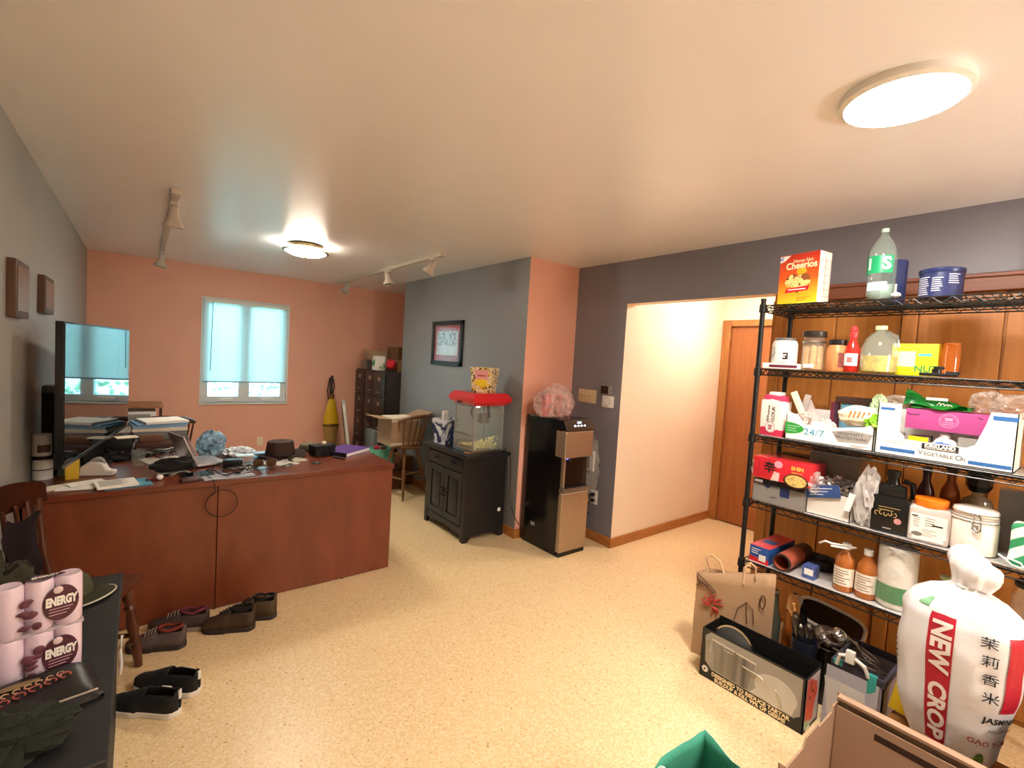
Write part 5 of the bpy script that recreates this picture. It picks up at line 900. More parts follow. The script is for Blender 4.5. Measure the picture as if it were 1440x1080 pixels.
for a in ((-.195, -.075, .018, .033), (.09, .21, .012, .026), (-.205, -.155, .196, .207), (vw/2-.068, vw/2, .195, .212)): slab(vo, 'blue_bar', SB, *a, yf)
slab(vo, 'brand_panel', INK, -.055, .06, .047, .0715, yf); text('KIRKLAND', .019, WHT, vo, (.0025, yf-.0013, .062), bold=.0008, sx=1.05); lines(vo, 'brand_line', WHT, -.045, .052, .053, 1, .01, yf-.001, .002, rag=0); text('V', .028, M('slate_letter', '#3b4048', .5), vo, (-.057, yf-.0008, .030)); text('EGETABLE', .02, M('slate_letter'), vo, (.0, yf-.0008, .0275)); text('O', .028, M('slate_letter'), vo, (.062, yf-.0008, .028)); text('IL', .02, M('slate_letter'), vo, (.079, yf-.0008, .026))
lines(vo, 'small_print', M('pale_grey_ink', '#b9b6b0', .6), -.18, -.07, .066, 2, .009, yf, .003)
pc_ = carton('plum_carton', 'plum pink open carton sitting inside the Vegetable Oil carton', 'carton', 2.715, .39, E3+.125, .28, .17, .085, M('plum_pink_card', '#b04a88', .4)); yf = -.0855; finish(B().tube([(.03*math.cos(R(a))+.0, yf, .045+.028*math.sin(R(a))) for a in range(0, 360, 12)], .0012, 4, closed=True).tube([(.024*math.cos(R(a)), yf, .045+.022*math.sin(R(a))) for a in range(0, 360, 12)], .0008, 4, closed=True).box(-.016, .016, yf-.001, yf, .03, .033).box(-.018, .018, yf-.001, yf, .038, .041).box(-.012, .012, yf-.001, yf, .047, .058), 'round_seal', M('pale_pink_ink', '#e0a0c4', .5), pc_, smooth=0); finish(B().tube([(-.135, yf, .068), (-.13, yf, .06), (-.1, yf, .06), (-.095, yf, .066)], .0016, 4).tube([(.085, yf, .072), (.1, yf, .066)], .0016, 4).tube([(.12, yf, .066), (.13, yf, .07)], .0016, 4), 'slots', INK, pc_)
for nm, lb, y, sx_, m_, lab in (('tin', 'yellow topped tin under the plum carton', .475, .065, M('dark_tin', '#3a2a26', .4), YEL), ('pack', 'silver grey boxed pack under the right of the plum carton', .325, .055, M('silver_pack', '#9b9894', .35, .4), GREY)):
    t = carton(nm, lb, nm, 2.645, y, E3+.006, sx_, .09, .105 if nm == 'pack' else .09, m_); slab(t, 'top_band', lab, -sx_/2, sx_/2, .07, .088, -.0452)
t = thing('tissue_pack', 'white and blue wrapped pack in the middle under the plum carton', 'pack', (2.668, .40, E3+.006), -90); finish(B().ico((0, 0, .04), (.045, .05, .055), 4, 7, .15, 2, flat=-.04), 'wrap', PAPER, t); b = B().ico((0, -.04, .06), (.035, .01, .014), 3, 3, .3, 3); finish(b, 'blue_print', BLUE, t); finish(B().ico((0, -.01, .1), (.018, .015, .014), 2), 'knot', PAPER, t)
for nm, lb, y, m_ in (('glass_jar', 'dark lidded clear jar at the left inside the Vegetable Oil carton', .555, GLASS), ('steel_tin', 'dark metal lidded tin at the right inside the Vegetable Oil carton', .262, M('pewter_tin', '#5a5450', .3, .7))):
    t = jar(nm, lb, 'jar' if nm == 'glass_jar' else 'tin', 2.645, y, E3+.006, [(0, .002), (.026, 0), (.028, .01), (.028, .07), (.024, .08), (0, .08)], m_); lid(t, .028, .082, .014, M('jar_lid_grey'))
gb = thing('green_bag', 'shiny green plastic bag on top of the plum carton', 'bag', (2.68, .44, E3+.212), -90); SG = M('shiny_green', '#1a8a34', .2, var=.35, vscale=9)
finish(B().grid(lambda u, v: ((u-.5)*.2, (v-.5)*.12, .012+.06*(1-u)*(1-(2*v-1)**2)+.01*math.sin(8*u+3*v)), 20, 12, .004).grid(lambda u, v: ((u-.4)*.19, -.05+.09*v*u, .004+.035*math.sin(PI*v)*(1-.5*u)), 20, 10, .004).jitter(.006, 22, 2), 'bag', SG, gb, smooth=40); slab(gb, 'white_strip', WHT, -.03, .04, .04, .052, -.04); sq = B()
for k in range(4): sq.tube([(.01+.012*k, -.058, .022+.004*(k % 2)), (.017+.012*k, -.058, .034-.003*k), (.022+.012*k, -.058, .02)], .0014, 4)
finish(sq, 'white_script', WHT, gb)
for i, (x, y, z, sx_, sd, lb) in enumerate(((2.67, .575, E3+.2, (.03, .05, .03), 3, 'clear crinkled bag left of the shiny green bag'), (2.68, .285, E3+.215, (.04, .05, .045), 5, 'white clear bag right of the shiny green bag'), (2.70, .205, E3+.2, (.05, .07, .05), 6, 'clear crinkled bag at the right end of the Vegetable Oil carton'))):
    on('clear_bag', lb, 'plastic bag', x, y, z, B().ico((0, 0, sx_[2]*.9), sx_, 4, sd, .42, 2.2, flat=-sx_[2]*.85, ridge=True), thin('crinkle_plastic', '#f1e9e0', .2, .1), group='clear bags on the third shelf', smooth=25)
on('cream_pouch', 'cream pouch at the right end behind the Vegetable Oil carton', 'pouch', 2.80, .13, E3, B().ico((0, 0, .13), (.05, .05, .14), 3, 2, .15, 2, flat=-.128), CREAM)
# --- fourth shelf
bn_ = thing('plastic_bin', 'shallow clear plastic bin under the red noodle pack', 'bin', (2.70, 1.0, E4), -90)
finish(B().box(-.125, .125, -.12, .12, 0, .003).box(-.125, .125, -.12, -.117, 0, .115).box(-.125, .125, .117, .12, 0, .115).box(-.125, -.122, -.12, .12, 0, .115).box(.122, .125, -.12, .12, 0, .115), 'bin', thin('cloudy_plastic', '#b9b4ae', .45, .1), bn_, smooth=0)
finish(B().ico((0, 0, .05), (.11, .105, .05), 4, 2, .4, 2.5, flat=-.046, ridge=True), 'bag_inside', thin('grey_film', '#a8a49f', .5, .1), bn_, smooth=25); finish(B().box(-.118, .122, -.127, -.1205, .098, .122), 'dark_rim', BLK, bn_); slab(bn_, 'rim_label', M('label_grey', '#a5a2a0', .5), -.115, -.075, .103, .117, -.1273); patch(bn_, 'blue_tab', NAVY, [(.01, .05), (.055, .05), (.055, .098), (.01, .098)], -.1205); patch(bn_, 'blue_flap', NAVY, [(-.08, .098), (-.03, .098), (-.05, .075)], -.1205)
sn = thing('noodle_pack', 'red shrink wrapped multipack of spicy noodles on the clear bin', 'noodle pack', (2.655, .985, E4+.127), -92); nw, nd, nh = .275, .19, .115
finish(B().box(-nw/2, nw/2, -nd/2, nd/2, 0, nh, bev=.01), 'body', M('noodle_red', '#cf2c36', .22, var=.12, vscale=7, coat=.4), sn); yf = -nd/2-.0005
text('辛', .062, INK, sn, (-.055, yf-.0012, .062), bold=.0008); text('SHIN', .026, M('gold_letter', '#e9c25a', .4), sn, (.078, yf-.0012, .083), bold=.001); text('RAMYUN', .012, M('gold_letter'), sn, (.078, yf-.0012, .062))
patch(sn, 'bowl_print', M('bowl_dark', '#3a1712', .4), ell(.075, .02, .058, .036, 30), yf); patch(sn, 'noodle_print', M('noodle_print', '#d9b46a', .5, var=.5, vscale=70), ell(.075, .022, .05, .029, 30), yf-.001); patch(sn, 'pink_bowl', M('plum_white', '#d8a0b4', .4), ell(-.012, .088, .02, .018), yf); patch(sn, 'barcode_panel', M('pinkish_white', '#e6b8b4', .4, var=.4, vscale=90), [(-.045, .0), (-.005, .002), (-.003, .045), (-.03, .05)], yf-.0008); slab(sn, 'seam_fold', M('noodle_seam', '#a32430', .3), -.108, -.105, .0, nh-.01, yf)
finish(B().ico((-.145, -.03, .03), (.03, .05, .04), 3, 4, .7, 3, ridge=True).ico((.145, -.05, .03), (.03, .04, .045), 3, 6, .7, 3, ridge=True), 'wrap_ends', CLEARBAG, sn, smooth=20)
wb = thing('open_carton', 'white carton with a dark blue printed flap standing beside the clear bin', 'carton', (2.705, .775, E4), -90)
finish(B().box(-.1, .085, -.1, .1, 0, .003).box(-.1, .085, -.1, -.096, 0, .118).box(-.1, .085, .096, .1, 0, .118).box(-.1, -.096, -.1, .1, 0, .118).box(.081, .085, -.1, .1, 0, .118), 'body', M('white_grey_carton', '#d9d5ce', .55), wb, smooth=0)
fp_ = finish(B().box(-.11, .05, -.006, 0, -.03, .03, mt=Matrix.Translation((-.01, -.105, .127)) @ Matrix.Rotation(R(-13), 4, 'Y')), 'flap', M('flap_blue', '#2b4a80', .5), wb); b = B()
for k in range(3): b.box(-.08, .02-.02*k, -.0075, -.006, .012-.014*k, .015-.014*k, mt=Matrix.Translation((-.01, -.105, .127)) @ Matrix.Rotation(R(-13), 4, 'Y'))
b.box(-.1, -.065, -.0075, -.006, .014, .023, mt=Matrix.Translation((-.01, -.105, .127)) @ Matrix.Rotation(R(-13), 4, 'Y')); finish(b, 'flap_text', M('flap_print', '#d8dde6', .5), wb, smooth=0)
on('foil_bag', 'crumpled silver foil snack bags heaped in the white carton with blue flap', 'foil bag', 2.70, .765, E4+.01, B().ico((0, 0, .12), (.07, .075, .055), 4, 3, .6, 2.6, ridge=True), M('silver_foil', '#a39a92', .22, .8), smooth=20)
on('white_strip', 'white paper strip hanging over the edge of the white carton', 'strip', 2.585, .70, E4+.06, B().box(-.002, .002, -.012, .012, 0, .085), PAPER, (12, 0, 0))
on('clear_bag', 'clear crinkled plastic bag standing between the white carton and the black jug', 'plastic bag', 2.635, .637, E4, B().ico((0, 0, .12), (.04, .045, .13), 4, 19, .5, 2.4, flat=-.118, ridge=True), thin('frosty_plastic', '#e6e2de', .45, .08), smooth=25)
bj = thing('black_jug', 'large black plastic jug with gold print beside the pretzel tub', 'jug', (2.66, .555, E4), -82)
finish(B().box(-.066, .066, -.055, .055, 0, .165, bev=.016).box(-.05, .05, -.042, .042, .15, .215, bev=.022).lathe([(.03, .2), (.02, .235), (.02, .25), (0, .25)], 20), 'body', M('black_jug_plastic', '#121212', .22), bj); finish(B().lathe([(0, .248), (.025, .248), (.025, .275), (0, .277)], 20), 'cap', BLK, bj); finish(B().tube([(.035, 0, .235), (.068, 0, .225), (.074, 0, .16)], .012, 8), 'handle', M('black_jug_plastic'), bj)
sq = B()
for k in range(5): sq.tube([(-.045+.016*k+.006*math.cos(R(a)), -.0556, .084+.004*(k % 2)+.009*math.sin(R(a))) for a in range(30+50*k, 300+50*k, 30)], .0016, 5)
finish(sq, 'gold_print', M('gold_ink', '#b89a5a', .4), bj); lines(bj, 'gold_lines', M('gold_ink'), -.04, .04, .115, 2, .012, -.0552, .0025); finish(B().lathe([(0, 0), (.013, 0), (0, .0015)], 18, mt=Matrix.Translation((.03, -.055, .06)) @ Matrix.Rotation(R(90), 4, 'X')), 'pink_seal', M('pink_seal', '#c98a8c', .5), bj); slab(bj, 'foot_print', M('pale_print_line', '#a8a49c', .5), -.02, .01, .02, .024, -.0552)
pt_ = thing('pretzel_tub', 'white labelled plastic tub with a bright orange lid on the fourth shelf', 'tub', (2.66, .42, E4), -84)
finish(B().box(-.067, .067, -.06, .06, 0, .15, bev=.022, seg=4), 'body', thin('tub_plastic', '#f2e8e0', .6, .08), pt_); finish(B().box(-.058, .058, -.052, .052, .006, .125, bev=.02), 'contents', M('peach_contents', '#d9a488', .6, var=.3, vscale=40), pt_); lid(pt_, .056, .15, .034, M('bright_orange', '#f07a14', .35)); slab(pt_, 'label', M('tub_label', '#f0e8de', .5), -.058, .058, .03, .12, -.0605); slab(pt_, 'label', M('tub_label'), -.05, .05, .012, .032, -.0603)
lines(pt_, 'label_text', M('brown_ink'), -.012, .025, .108, 4, .01, -.0615, .0022, 3); lines(pt_, 'label_text', M('brown_ink'), -.05, -.02, .105, 5, .009, -.0615, .0016, 5); slab(pt_, 'label_bar', INK, .012, .045, .078, .084, -.0614); slab(pt_, 'label_bar', INK, -.055, -.035, .108, .113, -.0614); lines(pt_, 'label_text', M('brown_ink'), -.02, .03, .058, 4, .008, -.0615, .0012, 8); patch(pt_, 'leaf_sketch', M('grey_sketch', '#77706a', .6), ell(-.035, .035, .018, .009, 14), -.0613)
cj = thing('clamp_jar', 'white ceramic canister with a wire clamp lid on the fourth shelf', 'canister', (2.665, .285, E4), -80)
CER = M('white_ceramic', '#efe6da', .22, coat=.3); finish(B().lathe([(0, 0), (.06, 0), (.069, .006), (.072, .03), (.072, .135), (.068, .142), (.06, .144), (0, .144)], 40), 'body', CER, cj); finish(B().lathe([(.0, .152), (.062, .152), (.068, .156), (.069, .17), (.066, .178), (.05, .183), (0, .185)], 40), 'lid', CER, cj); finish(B().lathe([(.064, .143), (.07, .146), (.07, .151), (.064, .154)], 40), 'gasket', M('grey_gasket', '#b7b1a8', .5), cj)
wc_ = B().tube([(.0715*math.cos(R(a)), .0715*math.sin(R(a)), .166) for a in range(0, 360, 10)], .002, 6, closed=True).tube([(.0735*math.cos(R(a)), .0735*math.sin(R(a)), .136) for a in range(0, 360, 10)], .002, 6, closed=True)
cc = finish(wc_, 'wire_band', CHROME, cj); finish(B().tube([(-.006, -.072, .166), (-.011, -.082, .15), (-.009, -.08, .125), (.009, -.08, .125), (.011, -.082, .15), (.006, -.072, .166)], .0024, 6).tube([(-.012, -.076, .136), (-.012, -.082, .105), (0, -.084, .095), (.012, -.082, .105), (.012, -.076, .136)], .003, 6).box(-.007, .007, -.083, -.076, .1, .125, bev=.002), 'clasp', CHROME, cj)
for i, (x, y, h, r_, m_, lb) in enumerate(((2.82, .47, .27, .033, M('dark_red_bottle', '#4a1512', .15), 'dark red bottle behind the orange lidded tub'), (2.84, .39, .29, .036, M('amber_orange_bottle', '#a8521a', .12), 'amber orange bottle behind the orange lidded tub'))):
    t = jar('sauce_bottle', lb, 'bottle', x, y, E4, [(0, 0), (r_, 0), (r_, h*.6), (r_*.9, h*.7), (r_*.45, h*.85), (r_*.45, h), (0, h)], m_); lid(t, r_*.5, h*.98, .025, INK, 'cap')
ob = thing('round_bottle', 'cloudy round bottle with a large black faceted stopper behind the white canister', 'bottle', (2.81, .30, E4), -90); finish(B().lathe([(0, .0), (.05, .002), (.062, .06), (.062, .13), (.045, .19), (.02, .21), (.02, .23)], 30), 'body', thin('smoky_glass', '#a89c84', .55, .05), ob); finish(B().lathe([(0, .225), (.03, .225), (.043, .25), (.043, .285), (.03, .31), (0, .31)], 8), 'stopper', BLK, ob, smooth=0)
on('storage_box', 'grey storage box at the back of the fourth shelf behind the foil bags', 'box', 2.845, .83, E4, B().box(-.06, .06, -.11, .11, 0, .29, bev=.006), M('warm_grey_box', '#8f857c', .5)); on('storage_box', 'narrow pale grey box behind the white ceramic canister', 'box', 2.87, .195, E4, B().box(-.04, .04, -.045, .045, 0, .25, bev=.004), M('pale_grey_box', '#a39c95', .5)); on('dark_tray', 'dark low tray at the back left of the fourth shelf', 'tray', 2.87, 1.03, E4, B().box(-.05, .05, -.08, .08, 0, .24, bev=.006), M('dark_brown_tray')); on('dark_box', 'black box at the right end of the fourth shelf behind the striped towel', 'box', 2.80, .095, E4, B().box(-.05, .05, -.055, .055, 0, .165, bev=.004), BLK)
pb_ = thing('plastic_tub', 'grey clear plastic tub standing on the black box at the right end', 'tub', (2.80, .095, E4+.167), -90); finish(B().box(-.055, .055, -.05, .05, 0, .09, bev=.012), 'body', thin('grey_tub', '#a7a29c', .6, .1), pb_); finish(B().box(-.06, .06, -.055, .055, .09, .098, bev=.003), 'rim', thin('grey_tub'), pb_)
on('striped_towel', 'green and white striped towel at the right end of the fourth shelf', 'towel', 2.655, .125, E4, B().box(-.045, .045, -.055, .055, 0, .16, bev=.02, seg=4).sub(1).jitter(.008, 14, 4), M('green_stripes', '#e6efe4', .7), smooth=50)
m = MC['green_stripes']; nt = m.node_tree; tc = nt.nodes.new('ShaderNodeTexCoord'); wv = nt.nodes.new('ShaderNodeTexWave'); wv.inputs['Scale'].default_value = 7; wv.bands_direction = 'DIAGONAL'; wv.inputs['Distortion'].default_value = 1; mp = nt.nodes.new('ShaderNodeMapping'); mp.inputs['Rotation'].default_value = (R(-10), 0, 0); rp = nt.nodes.new('ShaderNodeValToRGB'); rp.color_ramp.elements[0].position = .4; rp.color_ramp.elements[0].color = (*lin('#2c8f5c'), 1); rp.color_ramp.elements[1].position = .55; rp.color_ramp.elements[1].color = (*lin('#e6f0e6'), 1)
for a, b_ in ((tc.outputs['Object'], mp.inputs[0]), (mp.outputs[0], wv.inputs[0]), (wv.outputs['Fac'], rp.inputs[0]), (rp.outputs[0], nt.nodes['Principled BSDF'].inputs['Base Color'])): nt.links.new(a, b_)
solo('cord_loop', B().tube([(2.61, .205, E4+.03), (2.595, .19, E4+.025), (2.585, .165, E4+.008), (2.582, .145, E4+.006), (2.585, .135, E4+.01), (2.595, .145, E4+.02), (2.605, .17, E4+.024), (2.615, .195, E4+.02)], .0035, 8), WHT, 'white cord loop at the front edge right of the white canister', 'cord')
# --- fifth shelf
zb = thing('bag_box', 'blue and red box of storage bags at the left of the lowest shelf', 'box', (2.745, 1.065, E5), -92); finish(B().box(-.05, .05, -.15, .15, 0, .085, bev=.002), 'body', M('bag_box_blue', '#24549a', .45), zb); finish(B().box(-.051, .051, -.149, .149, .0852, .086), 'top_print', M('top_red_blue', '#c03a40', .45), zb, smooth=0); slab(zb, 'red_base', RED, -.05, .05, 0, .026, -.1503); slab(zb, 'white_panel', WHT, -.0, .035, .012, .045, -.151); lines(zb, 'front_text', WHT, -.04, .01, .07, 3, .011, -.1505, .004); finish(B().box(-.03, .03, -.06, .0, .0862, .0868), 'blue_logo', BLUE, zb, smooth=0)
tb_ = thing('cardboard_tube', 'open ended reddish brown tube lying on the lowest shelf beside the blue box', 'tube', (2.585, .955, E5+.045), 0); dd = Vector((.30, .0, .0)).normalized(); mt = Vector((0, 0, 1)).rotation_difference(dd).to_matrix().to_4x4()
finish(B().lathe([(.036, 0), (.043, 0), (.043, .30), (0, .30), (0, .29), (.036, .29), (.036, 0)], 30, mt=mt), 'body', grad('tube_print', ((0, '#a5533e'), (.62, '#9a4c3a'), (.66, '#2a1a18'), (1, '#1e1614')), 'X', .3), tb_); finish(B().lathe([(.0355, -.001), (.0435, -.001), (.0435, .006), (.0355, .006)], 30, mt=mt), 'rim', M('dark_tube_rim', '#2b2224', .4), tb_)
on('dark_pan', 'dark curved pan behind the tube on the lowest shelf', 'pan', 2.83, .86, E5, B().lathe([(0, 0), (.07, 0), (.085, .05), (.088, .052), (.082, .05), (.066, .006), (0, .006)], 30, sx=.8), M('dark_pan', '#2a2624', .35, .4))
sb = carton('small_box', 'small blue and white box in front of the dark pan', 'box', 2.65, .842, E5, .055, .07, .062, M('blue_white_box', '#4a5f9c', .5, var=.5, vscale=45)); slab(sb, 'label', WHT, -.018, .022, .02, .05, -.0353)
def apj(label, x, y):
    t = thing('juice_bottle', label, 'bottle', (x, y, E5), -86, 'amber juice bottles'); finish(B().lathe([(0, 0), (.036, 0), (.041, .006), (.041, .125), (.036, .155), (.018, .185), (.015, .2), (0, .2)], 30), 'body', M('amber_juice', '#a8602a', .12, coat=.5), t); finish(B().lathe([(0, .198), (.018, .198), (.018, .224), (0, .225)], 20), 'cap', WHT, t); wraplabel(t, .0416, .03, .115, M('cream_label', '#efe4d2', .55), 195, 345)
    b = B(); random.seed(3)
    for k in range(6): b.lathe([(.0421, .1-.012*k), (.0421, .104-.012*k)], 10, a0=R(220+random.uniform(0, 12)), a1=R(300+random.uniform(-25, 25)))
    finish(b, 'label_text', M('juice_ink', '#8a6f62', .6), t); return t
apj('amber juice bottle with cream label, left of the two on the lowest shelf', 2.64, .70); apj('amber juice bottle with cream label, next to the paper towel roll', 2.645, .615)
solo('white_strap', B().tube([(2.60, .80, E5+.20), (2.59, .775, E5+.22), (2.60, .745, E5+.215), (2.615, .70, E5+.218), (2.62, .66, E5+.22), (2.605, .69, E5+.21), (2.59, .75, E5+.205)], .005, 6), WHT, 'white plastic carry strap looped on the caps of the juice bottles', 'strap')
pw = thing('paper_towel_roll', 'plastic wrapped paper towel roll with green print on the lowest shelf', 'paper towel', (2.67, .512, E5), -90); finish(B().lathe([(0, 0), (.06, 0), (.07, .01), (.071, .26), (.062, .272), (.02, .268), (0, .26)], 36).jitter(.002, 30), 'roll', M('towel_white', '#efe9e0', .5, bump=.4, bscale=40), pw); wraplabel(pw, .0722, .03, .105, M('towel_green', '#1f8a44', .35), 175, 360, 'green_print'); finish(B().lathe([(.0735, .0), (.0745, .12), (.0735, .26), (.062, .277)], 36).jitter(.0015, 25), 'wrap', thin('wrap_film', '#f4f4f0', .1, .08), pw)
jug('clear oil jug with greenish cap standing behind the rice bag', 2.70, .355, E5, .82, -70, .45)
gj2 = jar('glass_jar', 'large glass jar with a tan base at the right end of the lowest shelf', 'jar', 2.68, .10, E5, [(0, .003), (.06, .001), (.066, .01), (.066, .21), (.055, .235), (.055, .25)], GLASS); lid(gj2, .06, .245, .02, M('dark_pewter')); finish(B().lathe([(0, .005), (.06, .006), (.062, .07), (0, .072)], 30), 'contents', M('tan_contents', '#b98a5a', .6), gj2)
# ---------------------------------------------------------------- floor clutter in front of the shelving
# cookware carton, front faces -X
kc = thing('cookware_carton', 'black open carton with a printed stock pot and pan picture standing on the floor', 'carton', (2.366, .94, 0), -90)
kw, kd, kh = .48, .17, .25; KB = M('black_carton', '#1a1918', .45); b = B()
b.box(-kw/2, kw/2, -kd/2, kd/2, 0, .004).box(-kw/2, kw/2, -kd/2, -kd/2+.004, 0, kh).box(-kw/2, kw/2, kd/2-.004, kd/2, 0, kh+.012).box(-kw/2, -kw/2+.004, -kd/2, kd/2, 0, kh).box(kw/2-.004, kw/2, -kd/2, kd/2, 0, kh); finish(b, 'body', KB, kc, smooth=0)
yf = -kd/2-.0004
patch(kc, 'grey_print', M('grey_photo_print', '#a39d92', .4), [(-.215, .085), (-.222, .215), (-.195, .242), (.226, .242), (.226, .075), (.2, .052), (-.18, .056)], yf)
POTP = M('pot_print', '#87817a', .35, var=.55, vscale=5, stretch=(5, 5, .15)); PANP = M('pan_print', '#d0cbc0', .35, var=.1, vscale=6)
patch(kc, 'pot_print', POTP, [(-.17, .066), (.0, .058), (.025, .2), (-.18, .212)], yf-.001); patch(kc, 'pot_rim_print', M('rim_print', '#d5cfc4', .3), [(-.186, .208), (.031, .196), (.031, .205), (-.186, .217)], yf-.002); patch(kc, 'pan_print', PANP, ell(.12, .12, .092, .068, 30), yf-.001); patch(kc, 'pan_print', PANP, [(.01, .058), (.195, .058), (.205, .11), (.05, .11)], yf-.0009)
for tb_pts, tb_r in (([(-.205, yf-.003, .19), (-.195, yf-.004, .2), (-.188, yf-.004, .17), (-.192, yf-.003, .15)], .0035), ([(-.03, yf-.003, .16), (.01, yf-.004, .158), (.05, yf-.004, .155), (.065, yf-.003, .145)], .004), ([(.12, yf-.003, .135), (.14, yf-.004, .11), (.152, yf-.004, .065)], .0035)): finish(B().tube(tb_pts, tb_r, 6), 'handle_print', M('chrome_print', '#c9c4ba', .25, .6), kc)
patch(kc, 'white_disc', WHT, ell(-.212, .045, .016, .016), yf-.001); patch(kc, 'disc_mark', KB, [(-.217, .038), (-.206, .045), (-.217, .052)], yf-.002)
text('DESIGNED TO REDUCE TARTAR', .025, M('cream_letter'), kc, (.005, yf-.0012, .0375), bold=.001, sx=1.0); text('BUILDUP & KILL 99% OF GERMS', .025, M('cream_letter'), kc, (.005, yf-.0012, .0145), bold=.001, sx=.95)
xf = kw/2+.0004
def endp(nm, mat, pts, off=0): return finish(B().poly([(xf+off, p[0], p[1]) for p in pts], (.0008, 0, 0)), nm, mat, kc, smooth=0)
endp('pale_end_print', M('pale_lilac_print', '#cfc6d0', .5), [(-.075, .02), (.07, .02), (.07, .24), (-.075, .24)]); endp('orange_print', M('watermelon_print', '#d9502c', .45), [(-.075, .06), (-.075, .24), (-.04, .24), (.035, .2), (.05, .15), (.02, .1), (.01, .035)], .001)
sd = B(); random.seed(8)
for i in range(9): sd.ico((xf+.002, random.uniform(-.045, .02), random.uniform(.13, .22)), (.0012, .005, .008), 2, i, .2, 2)
finish(sd, 'seed_print', M('seed_maroon', '#5a1a14', .5), kc); endp('green_print', M('rind_green', '#9cc09a', .5), [(-.075, .02), (-.075, .055), (.0, .02)], .001); endp('sticker', PAPER, [(-.058, .004), (-.012, .004), (-.012, .018), (-.058, .018)], .001)
gl_ = thing('glass_pot_cover', 'round glass pot lid with a steel rim standing up in the cookware carton', 'pot lid', (2.31, 1.035, .205), 0)
q = Matrix.Rotation(R(-90), 4, 'Y') @ Matrix.Rotation(R(0), 4, 'X')
finish(B().lathe([(0, .028), (.05, .024), (.085, .01), (.1, 0)], 40, mt=q), 'glass', GLASS, gl_); finish(B().lathe([(.097, -.004), (.104, -.003), (.104, .004), (.097, .004)], 44, mt=q), 'rim', STEEL, gl_); finish(B().tube([(-.028, .03, .0), (-.05, .025, 0), (-.052, 0, 0), (-.05, -.025, 0), (-.028, -.03, 0)], .0045, 8), 'handle', CHROME, gl_)
# brown paper bag
pg = thing('paper_bag', 'brown paper grocery bag with red and brown drawings standing by the shelf post', 'paper bag', (2.55, 1.195, 0), 0); BAG = M('kraft_bag_paper', '#b3916f', .8, bump=.25, bscale=14)
P = [(-.135, .115), (-.09, -.05), (-.0, -.235), (.012, -.215), (-.05, -.04), (-.04, .11)]
def topz(p): return .455+(.115-p[1])*.26
b = B(); n = len(P); lo = [b.b.verts.new((p[0], p[1], 0)) for p in P]; mid = [b.b.verts.new((p[0]+.006*(-1)**i, p[1], .24)) for i, p in enumerate(P)]; hi = [b.b.verts.new((p[0], p[1], topz(p))) for p in P]
for a, d in ((lo, mid), (mid, hi)):
    for i in range(n): b.b.faces.new((a[i], a[(i+1) % n], d[(i+1) % n], d[i]))
b.b.faces.new(lo[::-1]); b.sub(3).jitter(.004, 9, 3); finish(b, 'body', BAG, pg, solid=.0015, smooth=40)
A, Bp, Cp = Vector((P[0][0], P[0][1], 0)), Vector((P[1][0], P[1][1], 0)), Vector((P[2][0], P[2][1], 0))
def onb(s, z, off=.008):     # s 0..1 first panel, 1..2 second
    p = A.lerp(Bp, s) if s < 1 else Bp.lerp(Cp, s-1); nn = (Bp-A) if s < 1 else (Cp-Bp); nn = Vector((nn.y, -nn.x, 0)).normalized(); nn = nn if nn.x < 0 else -nn; return (p.x+nn.x*off, p.y+nn.y*off, z)
rd = B(); random.seed(6)
for k in range(15):
    a = random.uniform(0, 2*PI); rd.tube([onb(.55+.05*math.cos(a), .31+.02*math.sin(a)), onb(.55+.2*math.cos(a+.3), .31+.035*math.sin(a+.3)), onb(.55+random.uniform(.25, .38)*math.cos(a+.1), .31+.06*math.sin(a+.1))], [.006, .005, .002], 5)
finish(rd, 'red_drawing', M('red_marker', '#b5372c', .7), pg); br = B()
br.tube([onb(.03, .45), onb(.3, .42), onb(.62, .375)], .003, 5).tube([onb(.05, .42), onb(.3, .395), onb(.55, .37)], .003, 5).tube([onb(.05, .385), onb(.2, .41), onb(.4, .4)], .003, 5).tube([onb(.02, .44), onb(.1, .40), onb(.25, .385)], .003, 5)
br.tube([onb(1.15, .26), onb(1.22, .33), onb(1.4, .37), onb(1.55, .34), onb(1.6, .27)], .002, 5).tube([onb(1.4, .37), onb(1.42, .3), onb(1.45, .26)], .002, 5); finish(br, 'brown_drawing', M('brown_marker', '#5c3520', .7), pg); finish(B().tube([onb(1.75+.06*math.cos(R(a)), .39+.035*math.sin(R(a))) for a in range(0, 360, 24)], .003, 5, closed=True), 'oval_drawing', M('brown_marker'), pg)
finish(B().tube([onb(1.3, .46, .002), onb(1.3, .545, -.004), onb(1.42, .575, -.01), onb(1.55, .555, -.004), onb(1.55, .50, .002)], .0065, 6), 'handle', M('paper_handle', '#d9b28a', .8), pg)
finish(B().tube([(-.09, .06, .46), (-.085, .1, .53), (-.06, .08, .545), (-.06, .03, .53), (-.065, .0, .47)], .0065, 6), 'handle', M('paper_handle'), pg)
